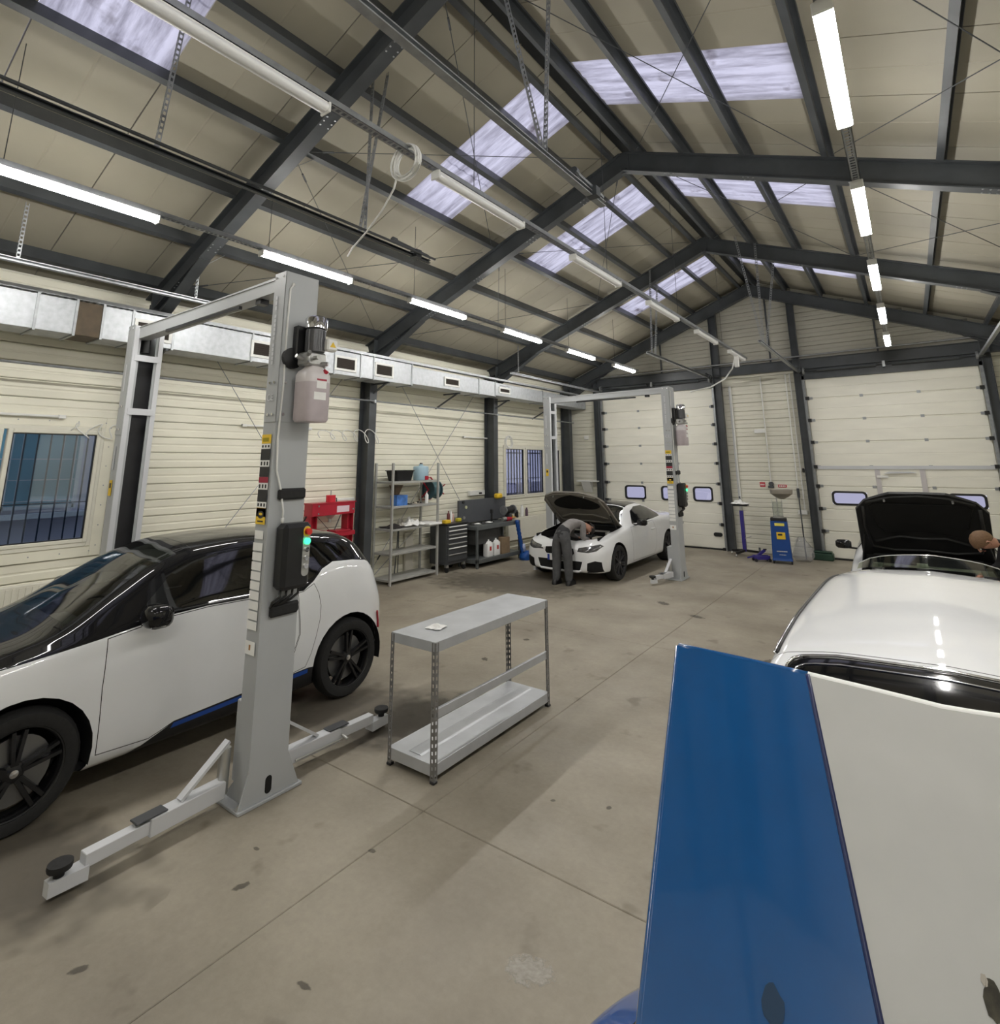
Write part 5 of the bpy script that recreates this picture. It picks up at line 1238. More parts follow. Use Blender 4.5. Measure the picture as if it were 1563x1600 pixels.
front_door = [(1.10, .30), (1.085, .74), (1.11, 1.055), (1.28, 1.14), (1.62, 1.485), (1.95, 1.55), (2.66, 1.545), (2.70, 1.09), (2.72, .72), (2.60, .36)]
win_f = [(1.30, 1.165), (1.63, 1.455), (1.95, 1.525), (2.62, 1.52), (2.65, 1.13), (2.2, 1.15), (1.83, 1.165)]
win_r = [(2.76, 1.15), (2.78, 1.51), (3.20, 1.48), (3.40, 1.40), (3.20, 1.335), (2.98, 1.28), (2.87, 1.20)]
white = [(-.05, .88), (.49, .985), (1.05, 1.055), (1.52, 1.125), (1.83, 1.14), (2.2, 1.13), (2.75, 1.09), (2.87, 1.16), (2.98, 1.255), (3.12, 1.305), (3.37, 1.29), (3.58, 1.255), (3.70, 1.20), (3.80, 1.05), (3.86, .75), (3.80, .38), (3.70, .32), (2.82, .40), (2.2, .375), (1.62, .345), (1.32, .21), (1.05, .18), (-.05, .18)]
blue_line = [(1.62, .335), (2.82, .39), (2.82, .355), (1.60, .30)]
scr = [(-.62, 1.02), (.62, 1.02), (.52, 1.72), (-.52, 1.72)]; scr = [(-.60, .88), (.60, .88), (.50, 1.66), (-.50, 1.66)]
rear_glass = [(-.46, 3.50), (.46, 3.50), (.50, 3.76), (-.50, 3.76)]
roof = [(-.52, 1.78), (.52, 1.78), (.50, 3.42), (-.50, 3.42)]
reg = [('side_window*', win_f, 'side', SIDE, 0), ('quarter_window*', win_r, 'side', SIDE, 0), ('windscreen', scr, 'top', TOP, 0), ('rear_window', rear_glass, 'top', TOP, 0)]
door_white = [p for p in front_door if p[1] <= 1.13 and not (p[1] > 1.1 and p[0] < 1.5)]
dw = [(1.10, .30), (1.085, .74), (1.10, 1.052), (1.52, 1.118), (1.83, 1.133), (2.2, 1.123), (2.68, 1.085), (2.70, .72), (2.58, .385), (2.2, .372), (1.62, .342), (1.45, .28)]
rear_door = [(2.685, 1.083), (2.75, 1.088), (2.87, 1.14), (2.915, 1.04), (2.935, .93), (2.925, .80), (2.89, .66), (2.845, .52), (2.79, .415), (2.585, .387), (2.705, .72)]
reg += [('door*', dw, 'side', SIDE, .006), ('rear_door*', rear_door, 'side', SIDE, .005), ('side_panel*', white, 'side', None, 0), ('blue_line*', blue_line, 'side', SIDE, 0), ('roof_panel', roof, 'top', TOP, .005)]
_fr = lambda f: f.calc_center_median().y < .45 and f.normal.y < -.02
for P, nm in (([(.36, .70), (.62, .68), (.68, .76), (.62, .80), (.40, .79)], 'headlight'), ([(.03, .60), (.22, .60), (.25, .66), (.22, .71), (.03, .71)], 'kidney_plate'), ([(.0, .30), (.50, .30), (.46, .42), (.0, .42)], 'air_intake')):
    reg = [(nm + '*', P, 'front', _fr, 0), (nm + '*', [(-x, z_) for x, z_ in P][::-1], 'front', _fr, 0)] + reg
reg += [('sill*', [(1.0, .16), (3.0, .16), (3.0, .42), (1.0, .42)], 'side', None, 0)]
parts = split_shell(bm, reg, arch)
pm = {'body': BLACK_CAR, 'shut_line': SEAM, 'side_panel': WHITE_CAR, 'door': WHITE_CAR, 'rear_door': WHITE_CAR, 'blue_line': BLUE_TRIM, 'sill': SILL, 'side_window': CARGLASS_DK, 'quarter_window': CARGLASS_DK, 'windscreen': CARGLASS_LT, 'rear_window': CARGLASS, 'roof_panel': BLACK_CAR, 'headlight': mat('headlamp_lens_clear', (.35, .36, .38), .1, var=.5, scale=20, coat=1.0), 'kidney_plate': BLACK_CAR, 'air_intake': SILL}
def emit_parts(parts, pm, T):
    obs = {}
    for k, fs in parts.items():
        base = k[:-2] if k.endswith('_l') or k.endswith('_r') else k
        obs[k] = link(base, faces_mesh(base, fs, pm[base]), T)
    return obs
ob = emit_parts(parts, pm, i3); bm.free()
for sg in (1, -1):
    wheel(i3, sg * .80, AX1, WR, .165, RIMB, sg); wheel(i3, sg * .80, AX2, WR, .175, RIMB, sg)
    liner(i3, sg * .87, AX1, WR, .425, sg); liner(i3, sg * .87, AX2, WR, .425, sg)
    mirror(i3, sg * .80, 1.36, 1.175, sg, BLACK_CAR, CHROME, 1.25)
    for x, u in ((sg * .37, 1.95),): seat(i3, x, u, .52, SEATM)
    seat(i3, sg * .33, 2.75, .58, SEATM)
    MB().bbox(sg * .876 - .012, sg * .876 + .016, 2.22, 2.40, .985, 1.015, .01).build('door_handle', WHITE_CAR, ob['door_l' if sg > 0 else 'door_r'])
    MB().tube([(sg * .846, 1.30, 1.152), (sg * .851, 1.83, 1.153), (sg * .852, 2.2, 1.142), (sg * .85, 2.66, 1.115)], .006, 6).build('window_seal', BLACK_PL, i3, smooth=True)
MB().bbox(-.70, .70, 1.05, 1.35, .78, 1.0, .08).build('dashboard', SEATM, i3, smooth=30)
MB().lathe([(.17, -.012), (.185, 0), (.17, .012)], 24, axis='y', c=(.37, 1.50, .98)).build('steering_wheel', BLACK_PL, i3, smooth=True)
MB().box(-.75, .75, .9, 3.5, .20, .24).build('cabin_floor', SEATM, i3)
MB().extr([(-.45, .45), (.45, .45), (.45, .58), (-.45, .58)], 'y', -.012, .01).build('number_plate', PAPER, i3)
rfl = MB().tube([(.835, 3.70, .72), (.80, 3.745, .62), (.79, 3.76, .54)], .011, 6).build('side_reflector', RED, i3); 
MB().tube([(-.835, 3.70, .72), (-.80, 3.745, .62), (-.79, 3.76, .54)], .011, 6).build('side_reflector', RED, i3)
# loose dust cover seen through the driver window
crumple('seat_cover', None, None, (.25, 2.35, 1.15), .16, .22, mat('grey_cloth', (.03, .03, .03), .9, var=.2), 31, parent=i3)

# ---------------- white coupe with raised bonnet, facing -y
SED = dict(L=4.67,
    bot=[(0, .24), (.1, .20), (.4, .17), (4.2, .19), (4.5, .26), (4.67, .36)],
    wm=[(0, .56), (.03, .68), (.10, .78), (.25, .87), (.6, .925), (1.2, .92), (3.0, .925), (3.7, .935), (4.2, .90), (4.5, .82), (4.67, .66)],
    zb=[(0, .60), (.06, .66), (.2, .72), (.6, .82), (1.3, .905), (2.0, .95), (3.2, .985), (4.0, 1.0), (4.5, .98), (4.67, .84)],
    wb=[(0, .52), (.03, .63), (.10, .72), (.25, .80), (.6, .84), (1.2, .855), (2.0, .87), (3.0, .88), (3.7, .86), (4.3, .80), (4.67, .60)],
    wr=[(0, .40), (.1, .56), (.3, .66), (.8, .70), (1.30, .72), (1.6, .66), (2.1, .57), (2.6, .555), (3.1, .56), (3.6, .61), (3.95, .68), (4.3, .68), (4.67, .5)],
    zr=[(0, .63), (.06, .70), (.2, .765), (.6, .865), (1.30, .955), (1.6, 1.10), (1.95, 1.27), (2.25, 1.335), (2.6, 1.345), (3.0, 1.30), (3.4, 1.19), (3.8, 1.07), (4.1, 1.045), (4.5, 1.03), (4.67, .87)],
    zt=[(0, .66), (.06, .73), (.2, .80), (.6, .90), (1.30, 1.0), (1.6, 1.17), (1.95, 1.345), (2.25, 1.395), (2.6, 1.40), (3.0, 1.355), (3.4, 1.24), (3.8, 1.11), (4.1, 1.075), (4.5, 1.06), (4.67, .89)])
def sedan(name, label, loc, rz, paint, roofm, hood_ang, hood_out, hood_frame, hood_pad, plate=None, custom_hood=None, hub=RIMG, wipe=1, zs=1.0):
    T = thing(name, label, 'car', loc, rz)
    bm = car_shell(SED)
    for v in bm.verts: v.co.z *= zs
    Z_ = lambda P: [(a, b * zs) for a, b in P]
    A1, A2, R_ = .80, 3.61, .335
    holes = [(circle(A1, R_, .385), 'side', SIDE), (circle(A2, R_, .385), 'side', SIDE)]
    hood = [(-.30, .15), (.30, .15), (.60, .30), (.72, .48), (.745, 1.38), (-.745, 1.38), (-.72, .48), (-.60, .30)]
    win = [(1.72, .985), (2.05, 1.225), (2.35, 1.30), (2.80, 1.305), (3.15, 1.22), (3.42, 1.095), (3.38, 1.04), (2.7, 1.01)]
    door = [(1.52, .27), (1.50, .62), (1.56, .935), (2.2, .963), (2.78, .985), (2.86, .80), (2.80, .40), (2.70, .27)]
    scr = [(-.66, 1.42), (.66, 1.42), (.52, 1.98), (-.52, 1.98)]; rw = [(-.48, 3.08), (.48, 3.08), (.58, 3.78), (-.58, 3.78)]
    rf = [(-.53, 2.02), (.53, 2.02), (.50, 3.02), (-.50, 3.02)]
    hl = [(.40, .595), (.62, .585), (.76, .62), (.83, .70), (.78, .735), (.62, .70), (.42, .665)]
    kid = [(.035, .50), (.28, .505), (.33, .56), (.31, .645), (.06, .665), (.03, .63)]
    low = [(-.44, .24), (.44, .24), (.50, .42), (-.50, .42)]; duct = [(.58, .22), (.84, .24), (.83, .42), (.74, .445), (.60, .40)]
    win, door, hl, kid, low, duct = Z_(win), Z_(door), Z_(hl), Z_(kid), Z_(low), Z_(duct)
    mir = lambda P: [(-x, z) for x, z in P][::-1]
    reg = [('bonnet', hood, 'top', lambda f: f.normal.z > .45, .005), ('side_window*', win, 'side', SIDE, 0), ('windscreen', scr, 'top', TOP, 0), ('rear_window', rw, 'top', TOP, 0)]
    for P, nm in ((hl, 'headlight'), (kid, 'kidney_grille'), (duct, 'side_intake')):
        fr = lambda f: f.calc_center_median().y < .55 and f.normal.y < -.02
        reg += [(nm + '*', P, 'front', fr, 0), (nm + '*', mir(P), 'front', fr, 0)]
    reg += [('lower_intake', low, 'front', lambda f: f.calc_center_median().y < .3 and f.normal.y < -.05, 0), ('door*', door, 'side', SIDE, .005), ('roof_panel', rf, 'top', TOP, .004),
            ('splitter', [(-.05, .1), (.5, .1), (.5, .215), (-.05, .215)], 'side', None, 0), ('side_skirt*', [(1.1, .1), (3.3, .1), (3.3, .235), (1.1, .235)], 'side', None, 0)]
    parts = split_shell(bm, reg, holes)
    pm = {'body': paint, 'shut_line': SEAM, 'bonnet': paint, 'side_window': CARGLASS, 'windscreen': CARGLASS, 'rear_window': CARGLASS, 'headlight': mat('headlamp_lens', (.06, .06, .062), .1, var=.5, scale=25, coat=1.0), 'kidney_grille': BLACK_SH, 'side_intake': BLACK_SH, 'lower_intake': BLACK_SH, 'door': paint, 'roof_panel': roofm, 'splitter': SILL, 'side_skirt': SILL}
    hood_faces = parts.pop('bonnet')
    ob = emit_parts(parts, pm, T)
    # raised bonnet: rotate the cut-out panel about its rear edge
    if custom_hood is None:
        hz = .985; piv = Vector((0, 1.38, hz)); xf = Matrix.Translation(piv) @ Matrix.Rotation(-hood_ang, 4, 'X') @ Matrix.Translation(-piv)
        H = link('bonnet', faces_mesh('bonnet', hood_faces, hood_out, xf, .0), T)
        link('bonnet_frame', faces_mesh('bonnet_frame', hood_faces, hood_frame, xf, -.03), H)
        # edge wall between skin and inner frame
        bnd = [e for f in hood_faces for e in f.edges if sum(1 for g in e.link_faces if g in set(hood_faces)) == 1] if False else []
        hs = set(hood_faces); mb = MB()
        for f in hood_faces:
            for e in f.edges:
                if sum(1 for g in e.link_faces if g in hs) == 1:
                    a, b = e.verts; mb.add([xf @ a.co, xf @ b.co, xf @ (b.co - b.normal * .03), xf @ (a.co - a.normal * .03)], [(0, 1, 2, 3)])
        mb.build('bonnet_edge', hood_frame, H, fix=False)
        # insulation pad: rounded blob set just under the frame, and stiffening ribs
        def under(x, u, d):
            best = min(hood_faces, key=lambda f: (f.calc_center_median().x - x) ** 2 + (f.calc_center_median().y - u) ** 2); c = best.calc_center_median()
            z = c.z - ((x - c.x) * best.normal.x + (u - c.y) * best.normal.y) / best.normal.z
            return xf @ (Vector((x, u, z)) - Vector((0, 0, 1)) * d)
        if wipe == 1: pad = [(.50 * math.cos(t) * (1 + .08 * math.cos(2 * t)), .60 + .25 * math.sin(t) + .10 * abs(math.cos(t)) - .05) for t in [2 * PI * i / 32 for i in range(32)]]
        else: pad = [(-.50, .36), (.50, .36), (.56, .42), (.50, .80), (.40, .95), (.0, .90), (-.40, .95), (-.50, .80), (-.56, .42)]
        g = 10; V = [under(x, u, .036) for x, u in pad]; cx = (sum(p[0] for p in pad) / len(pad), sum(p[1] for p in pad) / len(pad)); n = len(pad)
        rings_ = [[under(cx[0] + (x - cx[0]) * s, cx[1] + (u - cx[1]) * s, d) for x, u in pad] for s, d in ((1.0, .031), (.97, .045), (.75, .052), (.4, .055))]
        loft(MB(), rings_, False, True).build('insulation_pad', hood_pad, H, fix=False)
        for path in ([(-.62, .42), (-.64, .8), (-.60, 1.2), (-.35, 1.28), (0, 1.26), (.35, 1.28), (.60, 1.2), (.64, .8), (.62, .42)], [(-.55, 1.10), (-.25, 1.0), (0, 1.03), (.25, 1.0), (.55, 1.10)], [(-.58, .34), (-.3, .24), (0, .21), (.3, .24), (.58, .34)]):
            MB().tube([under(x, u, .036) for x, u in path], .022, 6).build('stiffening_rib', hood_frame, H, smooth=True)
        for x in (-.36, .36):
            p = under(x, .27, .03); MB().cyl(p, under(x, .27, .10), .012, 8).build('latch_striker', STEEL_LT, H)
        for sg in (-1, 1):
            p = under(sg * .66, .95, .05); MB().cyl((sg * .74, 1.18, .86), p, .011, 8).build('gas_strut', BLACK_PL, H)
    # engine bay
    MB().box(-.70, .70, .30, 1.40, .42, .46).box(-.72, -.69, .3, 1.4, .42, .84).box(.69, .72, .3, 1.4, .42, .84).box(-.7, .7, 1.36, 1.40, .42, .95).box(-.6, .6, .26, .30, .42, .76).build('engine_bay', BLACK_SH, T)
    eb = MB().bbox(-.34, .34, .50, 1.15, .55, .78, .05).build('engine_cover', BLACK_PL, T, smooth=30)
    for k in range(4): MB().bbox(-.28, .28, .56 + k * .14, .62 + k * .14, .78, .80, .01).build('cover_rib', DARK_CAB, eb)
    MB().tube([(-.5, .45, .70), (-.3, .38, .74), (0, .36, .75), (.3, .38, .74), (.5, .45, .70)], .05, 10).build('intake_pipe', BLACK_PL, T, smooth=True)
    MB().lathe([(0, .86), (.06, .86), (.075, .84), (.075, .74)], 16, c=(.56, 1.10, 0)).lathe([(0, .86), (.06, .86), (.075, .84), (.075, .74)], 16, c=(-.56, 1.10, 0)).build('strut_towers', STEEL_LT, T, smooth=40)
    MB().bbox(.40, .62, .62, .86, .60, .80, .02).build('expansion_tank', mat('milky_tank', (.55, .52, .45), .4), T)
    MB().bar((-.58, 1.10, .87), (.58, 1.10, .87), .04, .03).build('strut_brace', STEEL_LT, T)
    for sg in (1, -1):
        wheel(T, sg * .815, A1, R_, .225, hub, sg, 7, True, .74); wheel(T, sg * .81, A2, R_, .24, hub, sg, 7, True, .74)
        liner(T, sg * .90, A1, R_, .385, sg); liner(T, sg * .90, A2, R_, .385, sg)
        mirror(T, sg * .83, 1.80, 1.02, sg, BLACK_CAR)
        seat(T, sg * .37, 2.25, .45, SEATM)
        MB().bbox(sg * .925 - .014, sg * .925 + .012, 2.55, 2.74, .80, .825, .01).build('door_handle', paint, ob['door_l' if sg > 0 else 'door_r'])
        # headlamp rings inside the lens
        for x, u in ((.55, .17), (.70, .27)): MB().lathe([(.036, 0), (.048, .004), (.048, .01), (.036, .01)], 18, axis='y', c=(sg * x, u - .055, .648)).build('lamp_ring', CHROME, ob['headlight_l' if sg > 0 else 'headlight_r'])
        for x in (.06, .11, .16, .21, .26): MB().box(sg * x - .004, sg * x + .004, -.008, .05, .52, .645).build('grille_bar', BLACK_PL, ob['kidney_grille_l' if sg > 0 else 'kidney_grille_r'])
    MB().box(-.72, .72, 1.5, 3.6, .24, .28).bbox(-.68, .68, 1.42, 1.75, .70, .93, .06).build('cabin_trim', SEATM, T)
    # bumper blade under the lower intake
    MB().tube([(-.52, .06, .40), (-.50, .03, .27), (-.42, .0, .235), (0, -.02, .23), (.42, .0, .235), (.50, .03, .27), (.52, .06, .40)], .022, 8).build('bumper_blade', paint, T, smooth=True)
    if plate:
        pl = MB().bbox(-.26, .26, -.03, -.012, .40, .51, .004).build('number_plate', PAPER, T)
        MB().box(-.26, -.21, -.032, -.0299, .40, .51).build('blue_band', mat('plate_blue', (.02, .05, .35), .5), pl)
        text_mesh(plate, .10, 'plate_characters', mat('plate_ink', (.02, .02, .02), .5), pl, basis((.03, -.0315, .455), (1, 0, 0), (0, 0, 1)))
    bm.free()
    return T
HOODG = mat('grey_brown_bonnet_inner', (.22, .205, .18), .55, var=.15, scale=4)
m4 = sedan('white_coupe', 'white coupe with raised bonnet and dark wheels beside the back lift', (-5.83, 9.97, 0), 0, WHITE_CAR, BLACK_CAR, math.radians(45), WHITE_CAR, HOODG, BLACK_SH, plate='632')
HOODB = mat('black_bonnet_inner', (.018, .018, .018), .5, var=.3, scale=4)
SILVER_CAR = two_sided('silver_car_paint', (.60, .61, .62), rough=.45, metal=.0, coat=1.0, var=.02)
b5 = sedan('open_bonnet_car', 'pale car with raised black-lined bonnet in front of the far right door', (0.0, 8.72, 0), 0, SILVER_CAR, SILVER_CAR, math.radians(56), SILVER_CAR, HOODB, BLACK_SH, wipe=2)

# ---------------- near silver estate seen from behind and above, facing +y
EST = dict(L=4.86,
    bot=[(0, .26), (.2, .2), (.6, .18), (4.3, .2), (4.7, .28), (4.86, .36)],
    wm=[(0, .58), (.05, .74), (.2, .86), (.6, .91), (3.8, .915), (4.4, .88), (4.7, .80), (4.86, .70)],
    zb=[(0, .66), (.1, .74), (.5, .86), (1.2, .98), (2.5, 1.03), (4.2, 1.06), (4.65, 1.03), (4.86, .90)],
    wb=[(0, .52), (.05, .68), (.2, .78), (.6, .83), (1.4, .85), (3.8, .85), (4.4, .80), (4.75, .72), (4.86, .62)],
    wr=[(0, .4), (.1, .58), (.4, .68), (1.1, .72), (1.4, .66), (1.85, .60), (2.3, .625), (3.4, .655), (4.05, .665), (4.35, .67), (4.6, .68), (4.86, .56)],
    zr=[(0, .69), (.1, .78), (.5, .90), (1.1, 1.03), (1.4, 1.18), (1.7, 1.35), (1.95, 1.425), (2.5, 1.455), (3.4, 1.45), (3.95, 1.42), (4.15, 1.39), (4.40, 1.22), (4.65, 1.06), (4.86, .92)],
    zt=[(0, .71), (.1, .81), (.5, .94), (1.1, 1.08), (1.4, 1.25), (1.7, 1.44), (1.95, 1.505), (2.5, 1.535), (3.4, 1.52), (3.95, 1.485), (4.15, 1.45), (4.40, 1.27), (4.65, 1.09), (4.86, .94)])
es = thing('silver_estate_car', 'silver estate car seen from behind and above, its roof filling the right side', 'car', (.02, 7.26, 0), PI)
bm = car_shell(EST)
holes = [(circle(.9, .33, .38), 'side', SIDE), (circle(3.75, .33, .38), 'side', SIDE)]
rw = [(-.608, 4.25), (-.598, 4.205), (-.575, 4.178), (-.54, 4.165), (.54, 4.165), (.575, 4.178), (.598, 4.205), (.608, 4.25), (.635, 4.56), (-.635, 4.56)]
reg = [('rear_window', rw, 'top', TOP, 0), ('windscreen', [(-.64, 1.16), (.64, 1.16), (.53, 1.78), (-.53, 1.78)], 'top', TOP, 0),
       ('side_window*', [(1.55, 1.06), (1.98, 1.36), (2.6, 1.405), (3.9, 1.37), (4.15, 1.25), (4.18, 1.10), (2.6, 1.07)], 'side', SIDE, 0), ('door*', [(1.55, .27), (1.55, 1.0), (2.65, 1.03), (2.65, .27)], 'side', SIDE, .005), ('rear_door*', [(2.66, .27), (2.66, 1.03), (3.6, 1.05), (3.55, .75), (3.3, .45), (3.25, .27)], 'side', SIDE, .005),
       ('tailgate', [(-.70, 4.12), (.70, 4.12), (.74, 4.88), (-.74, 4.88)], 'top', lambda f: f.normal.z > .05, .005), ('tail_light*', [(.60, .70), (.80, .70), (.80, .88), (.56, .86)], 'front', REAR, 0), ('tail_light*', [(-.60, .70), (-.80, .70), (-.80, .88), (-.56, .86)], 'front', REAR, 0)]
parts = split_shell(bm, reg, holes)
EST_P = two_sided('pearl_silver_paint', (.82, .83, .84), rough=.5, spec=.3, coat=1.0, var=.015)
pm = {'body': EST_P, 'shut_line': SEAM, 'rear_window': mat('black_privacy_glass', (.004, .004, .005), .12, coat=1.0), 'windscreen': CARGLASS, 'side_window': CARGLASS, 'door': EST_P, 'rear_door': EST_P, 'tailgate': EST_P, 'tail_light': RED}
ob = emit_parts(parts, pm, es); bm.free()
EF = {k: pchip([p[0] for p in v], [p[1] for p in v]) for k, v in EST.items() if isinstance(v, list)}
def est_top(x, u):
    wr_, zr_, zt_ = EF['wr'](u), EF['zr'](u), EF['zt'](u); t = min(1, abs(x) / wr_)
    return zt_ - (zt_ - zr_) * (t / .62 * .28 if t < .62 else .28 + (t - .62) / .38 * .72)
fr = [(-.635, 4.56), (-.622, 4.40), (-.612, 4.27), (-.603, 4.21), (-.580, 4.177), (-.545, 4.163)] + [(x / 10, 4.16) for x in range(-5, 6)] + [(.545, 4.163), (.580, 4.177), (.603, 4.21), (.612, 4.27), (.622, 4.40), (.635, 4.56)]
MB().tube([(x, u, est_top(x, u) + .003) for x, u in fr], .0065, 8).build('window_trim', CHROME, es, smooth=True)
MB().tube([(x * .97, u + .045, est_top(x * .97, u + .045) + .002) for x, u in fr], .004, 6).build('window_trim', CHROME, es, smooth=True)
for sg in (1, -1):
    MB().tube([(sg * (EF['wr'](u) - .005), u, EF['zr'](u) - .012) for u in [1.7 + k * .12 for k in range(21)]], .009, 6).build('roof_trim', BLACK_PL, es, smooth=True)
    MB().tube([(sg * (EF['wr'](u) + .012), u, EF['zr'](u) - .025) for u in [1.8 + k * .12 for k in range(20)]], .008, 6).build('roof_trim', CHROME, es, smooth=True)
    wheel(es, sg * .80, .9, .33, .22, RIMG, sg); wheel(es, sg * .80, 3.75, .33, .22, RIMG, sg); liner(es, sg * .88, .9, .33, .38, sg); liner(es, sg * .88, 3.75, .33, .38, sg)
    seat(es, sg * .37, 2.2, .5, SEATM); seat(es, sg * .37, 3.1, .5, SEATM)
# tilted glass sunroof at the front of the roof
n = 12; top = []; bot = []
for i in range(n + 1):
    x = -.47 + .94 * i / n; top.append((x, 1.60, est_top(x, 1.84) + .085 - .05 * (abs(x) / .47) ** 3)); bot.append((x, 1.86, est_top(x, 1.86) + .02))
sg_ = MB().add(top + bot, [(i, i + 1, n + 2 + i, n + 1 + i) for i in range(n)]).build('sunroof_glass', glass('greenish_glass', (.42, .50, .36), .3), es, smooth=True)
MB().tube(top, .004, 5).build('glass_edge', CHROME, sg_)
for x in (-.33, 0.05, .34): MB().prof((x, 1.62, est_top(x, 1.8) + .03), (x, 1.85, est_top(x, 1.85) + .012), [(-.035, -.006), (.035, -.006), (.035, .006), (-.035, .006)]).build('sunroof_arm', BLACK_PL, sg_)

# ---------------- blue and white car under the camera: raised bonnet, outer side towards us, facing +y
BLUEW = two_sided('blue_car_paint', (.006, .075, .30), rough=.3, coat=1.0, var=.03)
bc = sedan('blue_car', 'blue car in the bottom right foreground with its blue and white bonnet raised', (0.0, 2.06, 0), PI, BLUEW, BLUEW, 0, None, None, None, custom_hood=1, zs=1.135)
BONW = two_sided('offwhite_bonnet_paint', (.46, .46, .44), rough=.6, var=.04, spec=.3)
BONB = two_sided('blue_bonnet_paint', (.002, .072, .235), rough=.25, coat=1.0, var=.06)
# bonnet sheet in car coordinates (x flips because the car is turned round); s runs 0 at the hinge to 1 at the front edge
HY, HZ, HA, HL = 2.06 - .93, .965, math.radians(47), 1.09
def bonnet_pt(xw, s, d=0.0):
    crown = -.035 * (xw / .62) ** 2; lead = -.05 * (1 - abs(xw) / .63) * max(0, (s - .5) * 2) if False else 0
    sl = s * (HL + .045 * abs(xw) / .62)
    y = HY - sl * math.cos(HA) + (crown - d) * math.sin(HA) * -1 * -1; z = HZ + sl * math.sin(HA) + (crown - d) * math.cos(HA)
    return (-xw, y, z)
def half_w(s): return .533 + .085 * s
def bound(s): return -.046 - .232 * s
def sheet(a, b, m, nm, parent, n=12, d=0.0):
    V = []; F = []; ns = 16
    for i in range(ns + 1):
        s = i / ns; x0, x1 = a(s), b(s)
        for j in range(n + 1): V.append(bonnet_pt(x0 + (x1 - x0) * j / n, s, d))
    for i in range(ns):
        for j in range(n): F.append((i * (n + 1) + j, i * (n + 1) + j + 1, (i + 1) * (n + 1) + j + 1, (i + 1) * (n + 1) + j))
    return MB().add(V, F).build(nm, m, parent, smooth=True, fix=False)
BH_ = sheet(lambda s: bound(s) + .004, lambda s: half_w(s) - .26, BONW, 'bonnet', bc, 16)
sheet(lambda s: -half_w(s), lambda s: bound(s) - .004, BONB, 'blue_panel', BH_)
sheet(lambda s: half_w(s) - .252, lambda s: half_w(s), BONB, 'blue_panel', BH_)
sheet(lambda s: -half_w(s), lambda s: half_w(s), HOODB, 'bonnet_frame', BH_, 16, .022)
for q_ in (-1, 1): MB().tube([bonnet_pt(q_ * half_w(s / 16), s / 16, .011) for s in range(17)], .012, 8).build('side_edge', BONB, BH_, smooth=True)
MB().tube([bonnet_pt(-half_w(1) + (bound(1) + half_w(1)) * j / 8, 1, .011) for j in range(9)], .012, 8).build('front_edge', BONB, BH_, smooth=True)
MB().tube([bonnet_pt(bound(1) + (half_w(1) - .26 - bound(1)) * j / 12, 1, .011) for j in range(13)], .012, 8).build('front_edge', PAPER, BH_, smooth=True)
MB().tube([bonnet_pt(bound(s / 16), s / 16, .002) for s in range(17)], .006, 6).build('stripe_groove', mat('navy_line', (.004, .012, .07), .4), BH_, smooth=True)
def chip(xw, s, r, m, nm, e=1.6, seed=0):
    rnd = random.Random(seed); n = 16; V = []
    for i in range(n):
        a = 2 * PI * i / n; rr = r * rnd.uniform(.86, 1.10); V.append(bonnet_pt(xw + rr * math.cos(a), s + rr * e * math.sin(a), -.0012))
    MB().add(V, [tuple(range(n))]).build(nm, m, BH_, fix=False)
chip(-.329, .455, .019, mat('dark_blue_chip', (.003, .03, .075), .4), 'dark_spot', 1.3, 2)
chip(-.004, .585, .012, mat('rusty_chip', (.05, .045, .03), .8, var=.5, scale=60), 'paint_chip', 2.0, 5); chip(-.012, .605, .005, mat('pale_chip', (.38, .35, .30), .8), 'paint_chip', 1.5, 9)
# ================================================================ far wall and middle of the hall
# waste-oil drainer
od = thing('oil_drainer', 'blue waste-oil drainer with funnel pan in front of the far wall', 'oil drainer', (-2.66, 14.68, 0), math.radians(8))
loft(MB(), [rect_ring(.42, .40, .07, .02), rect_ring(.40, .38, .12, .02), rect_ring(.35, .34, .93, .02)]).build('tank', BLUE_P, od)
MB().bbox(-.17, .17, -.16, .16, .93, 1.0, .01).build('top_collar', BLACK_PL, od)
MB().lathe([(.105, 1.0), (.105, 1.34), (.10, 1.36)], 20, caps=False).build('glass_cylinder', glass('clear_cylinder', (.85, .88, .86), .2), od, smooth=40)
MB().lathe([(.0, 1.0), (.115, 1.0), (.115, 1.04), (.0, 1.04)], 20).build('ring', STEEL_LT, od)
MB().cyl((0, 0, 1.0), (0, 0, 1.45), .014, 8).cyl((.1, .02, 1.0), (.1, .02, 1.40), .008, 8).cyl((-.1, .02, 1.0), (-.1, .02, 1.40), .008, 8).build('tubes', STEEL_LT, od)
fun = loft(MB(), [rect_ring(.08, .08, 1.42, .03), rect_ring(.30, .26, 1.48, .05), rect_ring(.46, .42, 1.55, .06), rect_ring(.48, .44, 1.64, .06), rect_ring(.46, .42, 1.64, .05), rect_ring(.42, .38, 1.57, .05)]).build('funnel_pan', mat('dull_steel_pan', (.40, .37, .32), .4, metal=.6, var=.1), od, smooth=40); fun.location.x = .12
MB().box(-.09, .11, -.186, -.180, .83, .89).build('yellow_strip', mat('bright_yellow', (.80, .70, .12), .5), od)
MB().box(-.07, .11, -.192, -.186, .54, .69).build('yellow_label', YELLOW, od); MB().box(-.04, .05, -.1935, -.1925, .62, .66).build('label_mark', BLK_STK, od)
for k in range(11): MB().box(-.10 + k * .02, -.085 + k * .02, -.2015, -.200, .265, .285).build('letter_mark', LIFT_LT, od)
for k in range(7): MB().box(-.05 + k * .02, -.036 + k * .02, -.2045, -.2030, .195, .21).build('letter_mark', LIFT_LT, od)
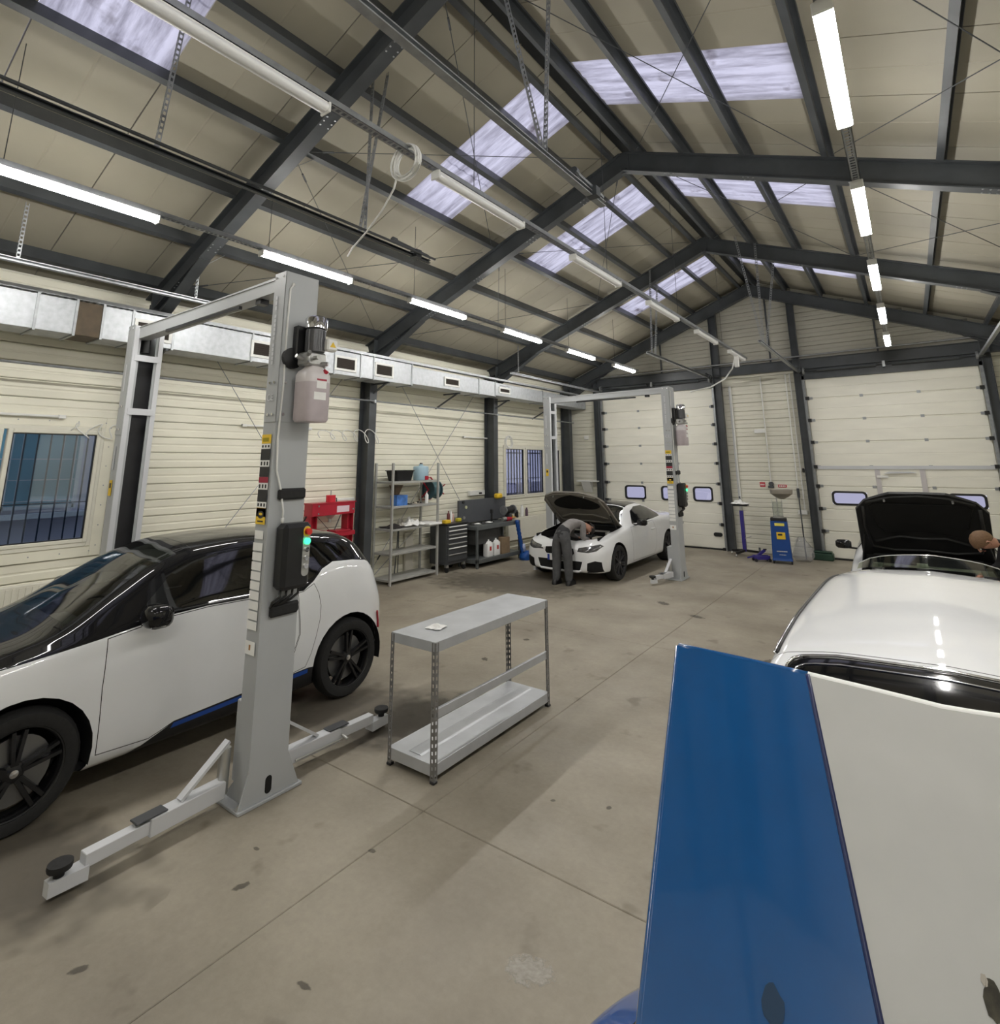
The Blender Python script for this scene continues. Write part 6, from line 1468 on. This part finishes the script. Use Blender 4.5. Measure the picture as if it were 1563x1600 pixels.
for x, y in ((-.18, -.16), (.19, -.16), (-.18, .16), (.19, .16)): MB().cyl((x - .015, y, .04), (x + .015, y, .04), .04, 12).box(x - .02, x + .02, y - .02, y + .02, .05, .075).build('caster', RUBBER, od)
# transmission jack
tj = thing('transmission_jack', 'violet-blue pillar jack with a white cloth on top, by the far wall', 'jack', (-3.60, 15.25, 0))
VIO = mat('violet_blue_paint', (.035, .025, .22), .4, var=.1)
MB().bar((0, 0, .10), (0, 0, 1.08), .08, .08).build('pillar', VIO, tj); MB().cyl((0, 0, 1.04), (0, 0, 1.2), .032, 10).build('ram', STEEL_LT, tj)
for a in (20, 160, 250): 
    c, s_ = math.cos(math.radians(a)), math.sin(math.radians(a)); L_ = MB().bar((0, 0, .13), (c * .34, s_ * .34, .09), .06, .05).build('leg', BLACK_PL, tj); MB().cyl((c * .36 - .012, s_ * .36, .035), (c * .36 + .012, s_ * .36, .035), .035, 12).build('caster', STEEL_LT, L_)
MB().bbox(-.17, .17, -.12, .12, 1.19, 1.23, .01).build('saddle', BLACK_PL, tj); MB().bar((0.02, .02, 1.2), (-.02, .03, 1.42), .04, .03).build('clamp', STEEL, tj); MB().cyl((.05, -.04, .42), (.2, -.1, .48), .012, 8).build('pedal', STEEL_LT, tj)
crumple('white_cloth', 'white cloth draped on the saddle of the pillar jack', 'cloth', (-3.62, 15.22, 1.23), .20, .17, PAPER, 61, 8)
# low trolley jack
lj = thing('trolley_jack', 'violet-blue low trolley jack lying between the pillar jack and the oil drainer', 'jack', (-3.10, 14.62, 0), math.radians(30)); lj.scale = (.62, .62, .75)
MB().bbox(-.28, .28, -.14, -.08, .06, .18, .01).bbox(-.28, .28, .08, .14, .06, .18, .01).build('side_plate', VIO, lj); MB().bar((-.2, 0, .12), (.15, 0, .34), .10, .07).build('lift_arm', VIO, lj)
MB().cyl((.15, 0, .34), (.15, 0, .37), .06, 14).build('saddle', BLACK_PL, lj); MB().bar((-.26, 0, .15), (-.5, .05, .10), .05, .04).build('handle_socket', VIO, lj); MB().bar((.0, .1, .2), (.02, .18, .38), .07, .05).build('handle', BLACK_PL, lj)
for x in (-.25, .25):
    for y in (-.16, .16): MB().cyl((x, y - .02, .05), (x, y + .02, .05), .05, 12).build('wheel', RUBBER, lj)
# clear plastic bag and green tray
bg_ = loft(MB(), [rect_ring(.30, .30, 0, .1), rect_ring(.44, .40, .12, .16), rect_ring(.40, .36, .30, .14), rect_ring(.22, .20, .46, .08), rect_ring(.10, .08, .54, .03)]).build('plastic_bag', mat('clear_plastic_bag', (.52, .53, .55), .15, var=.25, scale=9, alpha=.35), None, True, (-2.30, 15.20, 0)); tag(bg_, 'clear plastic bag on the floor right of the oil drainer', 'bag')
for v in bg_.data.vertices: v.co.x += random.uniform(-.03, .03); v.co.y += random.uniform(-.03, .03)
o = MB().bbox(-.22, .22, -.12, .12, 0, .16, .02).bbox(-.2, .2, -.1, .1, .16, .20, .02).build('green_tool_case', mat('dark_green_plastic', (.015, .05, .03), .5, var=.1), None, False, (-1.95, 15.62, 0)); tag(o, 'dark green case on the floor at the foot of the right door frame', 'case')
o = MB().cyl((0, 0, 0), (-.05, .28, 1.55), .015, 8).cyl((-.05, .28, 1.4), (-.055, .30, 1.62), .03, 8).build('leaning_pole', STEEL, None, True, (-2.30, 15.52, 0)); tag(o, 'dark pole leaning on the far wall beside the plastic bag', 'pole')
# far-wall fittings
def wallbox(name, label, cat, x, z, w_, h_, m, d=.06, g=None): o = MB().bbox(-w_ / 2, w_ / 2, -d, 0, -h_ / 2, h_ / 2, .008).build(name, m, None, False, (x, YF, z)); return tag(o, label, cat, g)
vp = thing('compressed_air_pipe', 'white vertical pipe on the far wall ending in a valve', 'pipe', (-2.95, YF - .04, 1.72)); MB().cyl((0, 0, .05), (0, 0, 2.75), .016, 10).build('pipe', WHITE_PL, vp, smooth=40); MB().lathe([(.045, -.03), (.06, 0), (.045, .03)], 14, axis='y').build('gauge', STEEL, vp); MB().bbox(-.07, .07, -.05, .0, -.10, -.04, .01).build('valve', STEEL, vp)
for x, w_, lb in ((-3.16, .13, 'small square red sign left of the far wall valve'), (-2.70, .20, 'narrow red sign right of the far wall valve')):
    o = wallbox('red_sign', lb, 'sign', x, 1.67 if w_ > .15 else 1.70, w_, .07 if w_ > .15 else .12, mat('sign_red', (.50, .03, .05), .5), .01, 'red signs on the far wall')
    for k in range(4): MB().box(-w_ * .38 + k * w_ * .2, -w_ * .38 + k * w_ * .2 + w_ * .13, -.012, -.0101, -.018, .018).build('letter_mark', PAPER, o)
o = wallbox('emergency_light', 'white emergency light high on the far wall between the doors', 'lamp', -3.08, 3.06, .28, .10, WHITE_PL, .08)
o = wallbox('switch_box', 'white switch box on the far wall left of the right door', 'switch', -2.30, 1.05, .20, .10, WHITE_PL, .08)
cn = thing('conduit_pair', 'pair of pale conduits rising on the far wall to the right of the valve', 'conduit', (-2.30, YF - .02, 1.1))
for x in (-.05, .05): MB().box(x - .012, x + .012, -.02, 0, 0, 3.4).build('conduit', WHITE_PL, cn)
o = wallbox('door_sensor', 'small black box on the conduits left of the right door', 'sensor', -2.18, 2.06, .05, .08, BLACK_PL, .08)
MB().cyl((-.0, -.04, -.05), (0, -.04, .05), .02, 8).build('lens', BLACK_PL, o)
cn = thing('conduit', 'pale conduit rising on the far wall right of the left door', 'conduit', (-3.72, YF - .02, .1)); MB().box(-.015, .015, -.02, 0, 0, 4.2).build('run', WHITE_PL, cn)
MB().box(-.05, -.025, -.02, 0, 0, 4.2).build('run', LIFT_LT, cn)
ws = thing('wall_shelf', 'white bracketed shelf high on the far wall in the left corner', 'shelf', (-8.45, YF - .02, 1.60)); MB().bbox(0, .72, -.22, 0, .10, .14, .01).build('board', WHITE_PL, ws); MB().extr([(-.2, .10), (0, .10), (0, -.22)], 'x', .15, .45).build('bracket', WHITE_PL, ws)
wallbox('socket_box', 'small white socket box on the far wall in the left corner', 'socket', -8.15, 3.05, .14, .12, WHITE_PL)
o = MB().bbox(0, .01, -.06, .06, -.09, .09, .003).build('fire_sign', mat('sign_red2', (.55, .04, .05), .5), None, False, (XL, 15.62, 1.92)); tag(o, 'small red fire sign on the left wall by the corner', 'sign'); MB().box(.0105, .012, -.03, .03, -.055, .055).build('pictogram', PAPER, o)
# hanging drop cable of the back lift
hb = thing('drop_cable', 'white drop cable with junction box hanging from the centre lamp row', 'cable', (-3.006, 13.62, 4.78))
MB().bbox(-.05, .05, -.03, .03, -.32, .0, .01).build('junction_box', WHITE_PL, hb); MB().tube([(-.03, 0, -.08), (-.10, -.05, -.35), (-.25, -.2, -.60), (-.5, -.5, -.80), (-.85, -.9, -.92)], .016, 6).build('cable', WHITE_PL, hb, smooth=True)

# ================================================================ people
SKIN = mat('skin', (.52, .27, .19), .55, var=.12, scale=14); HAIR = mat('light_brown_hair', (.17, .095, .048), .7, var=.35, scale=60, stretch=(1, 1, 4)); HAIR_D = mat('dark_hair', (.025, .02, .018), .7, var=.3, scale=60)
def person(label, loc, nodes, edges, tags, mats, root):
    """nodes: name -> (x,y,z,radius); edges: list of (a,b); tags: edge index -> material index by node names"""
    names = list(nodes); V = [nodes[n][:3] for n in names]; E_ = [(names.index(a), names.index(b)) for a, b in edges]
    me = bpy.data.meshes.new('person'); me.from_pydata(V, E_, []); o = bpy.data.objects.new('person_rig', me); COL.objects.link(o)
    sk = o.modifiers.new('skin', 'SKIN'); sk.use_smooth_shade = True; sk.branch_smoothing = .6
    for i, n in enumerate(names): r = nodes[n][3]; me.skin_vertices[0].data[i].radius = (r, r) if not isinstance(r, tuple) else r; me.skin_vertices[0].data[i].use_root = (n == root)
    ss = o.modifiers.new('sub', 'SUBSURF'); ss.levels = 2; ss.render_levels = 2
    dg = bpy.context.evaluated_depsgraph_get(); m2 = bpy.data.meshes.new_from_object(o.evaluated_get(dg))
    bpy.data.objects.remove(o)
    m2.materials.clear()
    for m_ in mats: m2.materials.append(m_)
    P = [Vector(v) for v in V]
    for poly in m2.polygons:
        c = Vector(poly.center); best = None
        for (i, j) in E_:
            a, b = P[i], P[j]; d = b - a; t = max(0, min(1, (c - a).dot(d) / max(1e-9, d.dot(d)))); dist = (c - a - d * t).length - (1 - t) * rad(nodes[names[i]]) - t * rad(nodes[names[j]])
            if best is None or dist < best[0]: best = (dist, tags.get((names[i], names[j]), 0))
        poly.material_index = best[1]; poly.use_smooth = True
    ob = link('person', m2, None, loc); return tag(ob, label, 'person')
def rad(n): r = n[3]; return r if not isinstance(r, tuple) else sum(r) / 2
def hand(nodes, edges, tags, pre, wrist, d, n, m, s=1.0):
    """five-fingered half-curled hand: d = direction of the fingers, n = palm normal"""
    d = Vector(d).normalized(); n = Vector(n).normalized(); sd = d.cross(n).normalized(); w = Vector(wrist)
    nodes[pre + 'palm'] = (*(w + d * .055 * s), .030 * s); edges.append((pre + 'wrist', pre + 'palm')); tags[(pre + 'wrist', pre + 'palm')] = m
    for k, (off, l) in enumerate(((-.033, .070), (-.011, .080), (.011, .075), (.032, .060))):
        a = w + d * .092 * s + sd * off * s; b = a + (d + n * .35).normalized() * l * .5 * s; c = b + (d * .5 + n).normalized() * l * .5 * s
        for nm, p_, r in (('k', a, .0105), ('m', b, .0095), ('t', c, .008)): nodes[pre + 'f%d%s' % (k, nm)] = (*p_, r * s)
        for e in ((pre + 'palm', pre + 'f%dk' % k), (pre + 'f%dk' % k, pre + 'f%dm' % k), (pre + 'f%dm' % k, pre + 'f%dt' % k)): edges.append(e); tags[e] = m
    a = w + d * .035 * s - sd * .04 * s; b = a + (d * .6 - sd * .5 + n * .4).normalized() * .05 * s
    nodes[pre + 'th1'] = (*a, .012 * s); nodes[pre + 'th2'] = (*b, .009 * s)
    for e in ((pre + 'palm', pre + 'th1'), (pre + 'th1', pre + 'th2')): edges.append(e); tags[e] = m
def head_bits(parent, c, up, fwd, hair, r=.098):
    """hair cap, ears and nose around the head centre"""
    up = Vector(up).normalized(); fwd = (Vector(fwd) - up * Vector(fwd).dot(up)).normalized(); sd = fwd.cross(up)
    c = Vector(c); V = []; F = []; nu, nv = 20, 10
    for j in range(nv + 1):
        t = j / nv
        for i in range(nu):
            a = 2 * PI * i / nu; lim = 1.25 + .85 * (.5 - .5 * math.cos(a))       # hair comes lower at the back
            ph = t * lim; rr = r * (1.08 + .02 * math.sin(7 * a + 3 * ph))
            V.append(c + up * (rr * 1.12 * math.cos(ph)) + fwd * (rr * 1.08 * math.sin(ph) * math.cos(a)) + sd * (rr * .90 * math.sin(ph) * math.sin(a)))
    for j in range(nv):
        for i in range(nu): F.append((j * nu + i, j * nu + (i + 1) % nu, (j + 1) * nu + (i + 1) % nu, (j + 1) * nu + i))
    MB().add(V, F).build('hair', hair, parent, smooth=True)
    for s_ in (-1, 1):
        e = c + sd * (s_ * r * .90) - up * .015
        MB().tube([e + up * .028 + fwd * .004, e + up * .03 - fwd * .016 + sd * s_ * .012, e + up * .0 - fwd * .022 + sd * s_ * .014, e - up * .028 - fwd * .004 + sd * s_ * .004], [.006, .008, .008, .006], 6).build('ear', SKIN, parent, smooth=True)
        MB().lathe([(0, -.008), (.011, 0), (0, .008)], 10, axis='y', c=c + fwd * (r * .93) + sd * (s_ * .034) + up * .005).build('eye', mat('eye_white', (.7, .68, .65), .3), parent)
    MB().tube([c + fwd * r * .95 + up * .012, c + fwd * (r * 1.16) - up * .022, c + fwd * r * .98 - up * .032], [.010, .014, .010], 8).build('nose', SKIN, parent, smooth=True)
    MB().tube([c + fwd * r * .88 - up * .055 - sd * .022, c + fwd * r * .96 - up * .056, c + fwd * r * .88 - up * .055 + sd * .022], .006, 6).build('mouth', mat('lips', (.40, .15, .12), .5), parent, smooth=True)
GREYT = mat('grey_work_trousers', (.085, .086, .090), .85, var=.25, scale=9, bump=.2, bscale=14); GREYJ = mat('grey_work_jacket', (.25, .235, .232), .85, var=.22, scale=8, bump=.2, bscale=14); DKJ = mat('dark_jacket_panel', (.032, .032, .035), .85, var=.25, scale=9)
# mechanic bent over the engine of the white coupe (origin on the floor between the feet)
ox, oy = -5.685, 9.79
N = dict(pel=(0, .0, .93, .15), ab=(.03, .12, 1.03, (.155, .135)), ch=(.10, .28, 1.13, (.175, .135)), up=(.18, .40, 1.12, (.15, .11)), nk=(.25, .49, 1.07, .06), hd0=(.29, .54, 1.03, .070), hd1=(.33, .585, .985, .085), hd2=(.355, .615, .935, .070),
         lh=(-.10, .0, .86, .125), lk=(-.115, .03, .47, .098), la=(-.12, .0, .11, .082), lf=(-.13, -.05, .05, .045), lt=(-.13, .13, .04, .040),
         rh=(.10, .02, .86, .125), rk=(.115, .05, .47, .098), ra=(.125, .06, .11, .082), rf=(.13, .01, .05, .045), rt=(.15, .19, .04, .040),
         ls=(.03, .42, 1.10, .075), le=(-.05, .52, .86, .056), Lwrist=(-.02, .70, .80, .036), rs=(.31, .36, 1.10, .075), re=(.30, .34, .83, .056), Rwrist=(.30, .56, .80, .036))
Ed = [('pel', 'ab'), ('ab', 'ch'), ('ch', 'up'), ('up', 'nk'), ('nk', 'hd0'), ('hd0', 'hd1'), ('hd1', 'hd2'), ('pel', 'lh'), ('lh', 'lk'), ('lk', 'la'), ('la', 'lf'), ('lf', 'lt'), ('pel', 'rh'), ('rh', 'rk'), ('rk', 'ra'), ('ra', 'rf'), ('rf', 'rt'),
      ('up', 'ls'), ('ls', 'le'), ('le', 'Lwrist'), ('up', 'rs'), ('rs', 're'), ('re', 'Rwrist')]
Tg = {('pel', 'ab'): 2, ('ab', 'ch'): 1, ('ch', 'up'): 1, ('up', 'nk'): 1, ('nk', 'hd0'): 3, ('hd0', 'hd1'): 3, ('hd1', 'hd2'): 3, ('up', 'ls'): 1, ('ls', 'le'): 1, ('le', 'Lwrist'): 1, ('up', 'rs'): 1, ('rs', 're'): 1, ('re', 'Rwrist'): 1, ('la', 'lf'): 4, ('lf', 'lt'): 4, ('ra', 'rf'): 4, ('rf', 'rt'): 4}
hand(N, Ed, Tg, 'L', N['Lwrist'][:3], (.1, .8, -.5), (0, -.5, -.8), 3); hand(N, Ed, Tg, 'R', N['Rwrist'][:3], (-.2, .8, -.5), (0, -.5, -.8), 3)
m1 = person('person in grey work clothes bent over the engine of the white coupe', (ox, oy, 0), N, Ed, Tg, [GREYT, GREYJ, DKJ, SKIN, BLACK_PL], 'pel')
head_bits(m1, (.325, .58, .99), (.45, .70, -.45), (.0, -.4, -.9), HAIR_D, .102)
for sx, x0, y0 in ((-1, -.13, .03), (1, .14, .09)): loft(MB(), [[(x0 + p[0], y0 + p[1], z_) for p in pane_shape(0, 0, .105 * k, .285 * k, .045 * k, 4)] for z_, k in ((0, 1.0), (.03, 1.02), (.07, .9), (.10, .6))]).build('shoe', BLACK_PL, m1, smooth=40)
# second mechanic leaning in from the right over the open engine bay
N = dict(pel=(0, 0, .95, .15), ab=(-.09, -.05, 1.07, (.15, .13)), ch=(-.22, -.12, 1.22, (.165, .13)), up=(-.36, -.20, 1.32, (.14, .11)), nk=(-.45, -.26, 1.335, .062), hd0=(-.53, -.30, 1.33, .080), hd1=(-.585, -.33, 1.345, .096), hd2=(-.625, -.35, 1.33, .082),
         lh=(.0, -.10, .88, .105), lk=(-.02, -.14, .48, .078), la=(.06, -.13, .10, .062), lf=(.10, -.13, .05, .045), lt=(-.08, -.14, .04, .04),
         rh=(.0, .10, .88, .105), rk=(-.02, .13, .48, .078), ra=(.06, .14, .10, .062), rf=(.10, .14, .05, .045), rt=(-.08, .14, .04, .04),
         ls=(-.33, -.36, 1.25, .075), le=(-.42, -.40, 1.02, .056), Lwrist=(-.58, -.30, .90, .036), rs=(-.36, -.02, 1.28, .075), re=(-.42, .05, 1.04, .056), Rwrist=(-.60, -.02, .92, .036))
Ed = Ed[:23]; Tg = {k: v for k, v in Tg.items() if 'palm' not in k[0] + k[1] and 'f0' not in k[0] + k[1]}
Tg = {k: (1 if v in (1, 2) else v) for k, v in Tg.items() if k in Ed}
hand(N, Ed, Tg, 'L', N['Lwrist'][:3], (-.8, .1, -.5), (.4, 0, -.8), 3); hand(N, Ed, Tg, 'R', N['Rwrist'][:3], (-.8, 0, -.5), (.4, 0, -.8), 3)
BLKC = mat('black_work_jacket', (.010, .010, .011), .8, var=.3, scale=9)
m2_ = person('fair-haired person in black leaning over the open engine at the right edge', (1.15, 9.33, 0), N, Ed, Tg, [GREYT, BLKC, BLKC, SKIN, BLACK_PL], 'pel')
head_bits(m2_, (-.585, -.33, 1.345), (-.80, -.40, .42), (-.2, 0, -1.0), HAIR, .106)
for sx, y0 in ((-1, -.135), (1, .14)): loft(MB(), [[(.02 + p[1], y0 + p[0], z_) for p in pane_shape(0, 0, .105 * k, .285 * k, .045 * k, 4)] for z_, k in ((0, 1.0), (.03, 1.02), (.07, .9), (.10, .6))]).build('shoe', BLACK_PL, m2_, smooth=40)
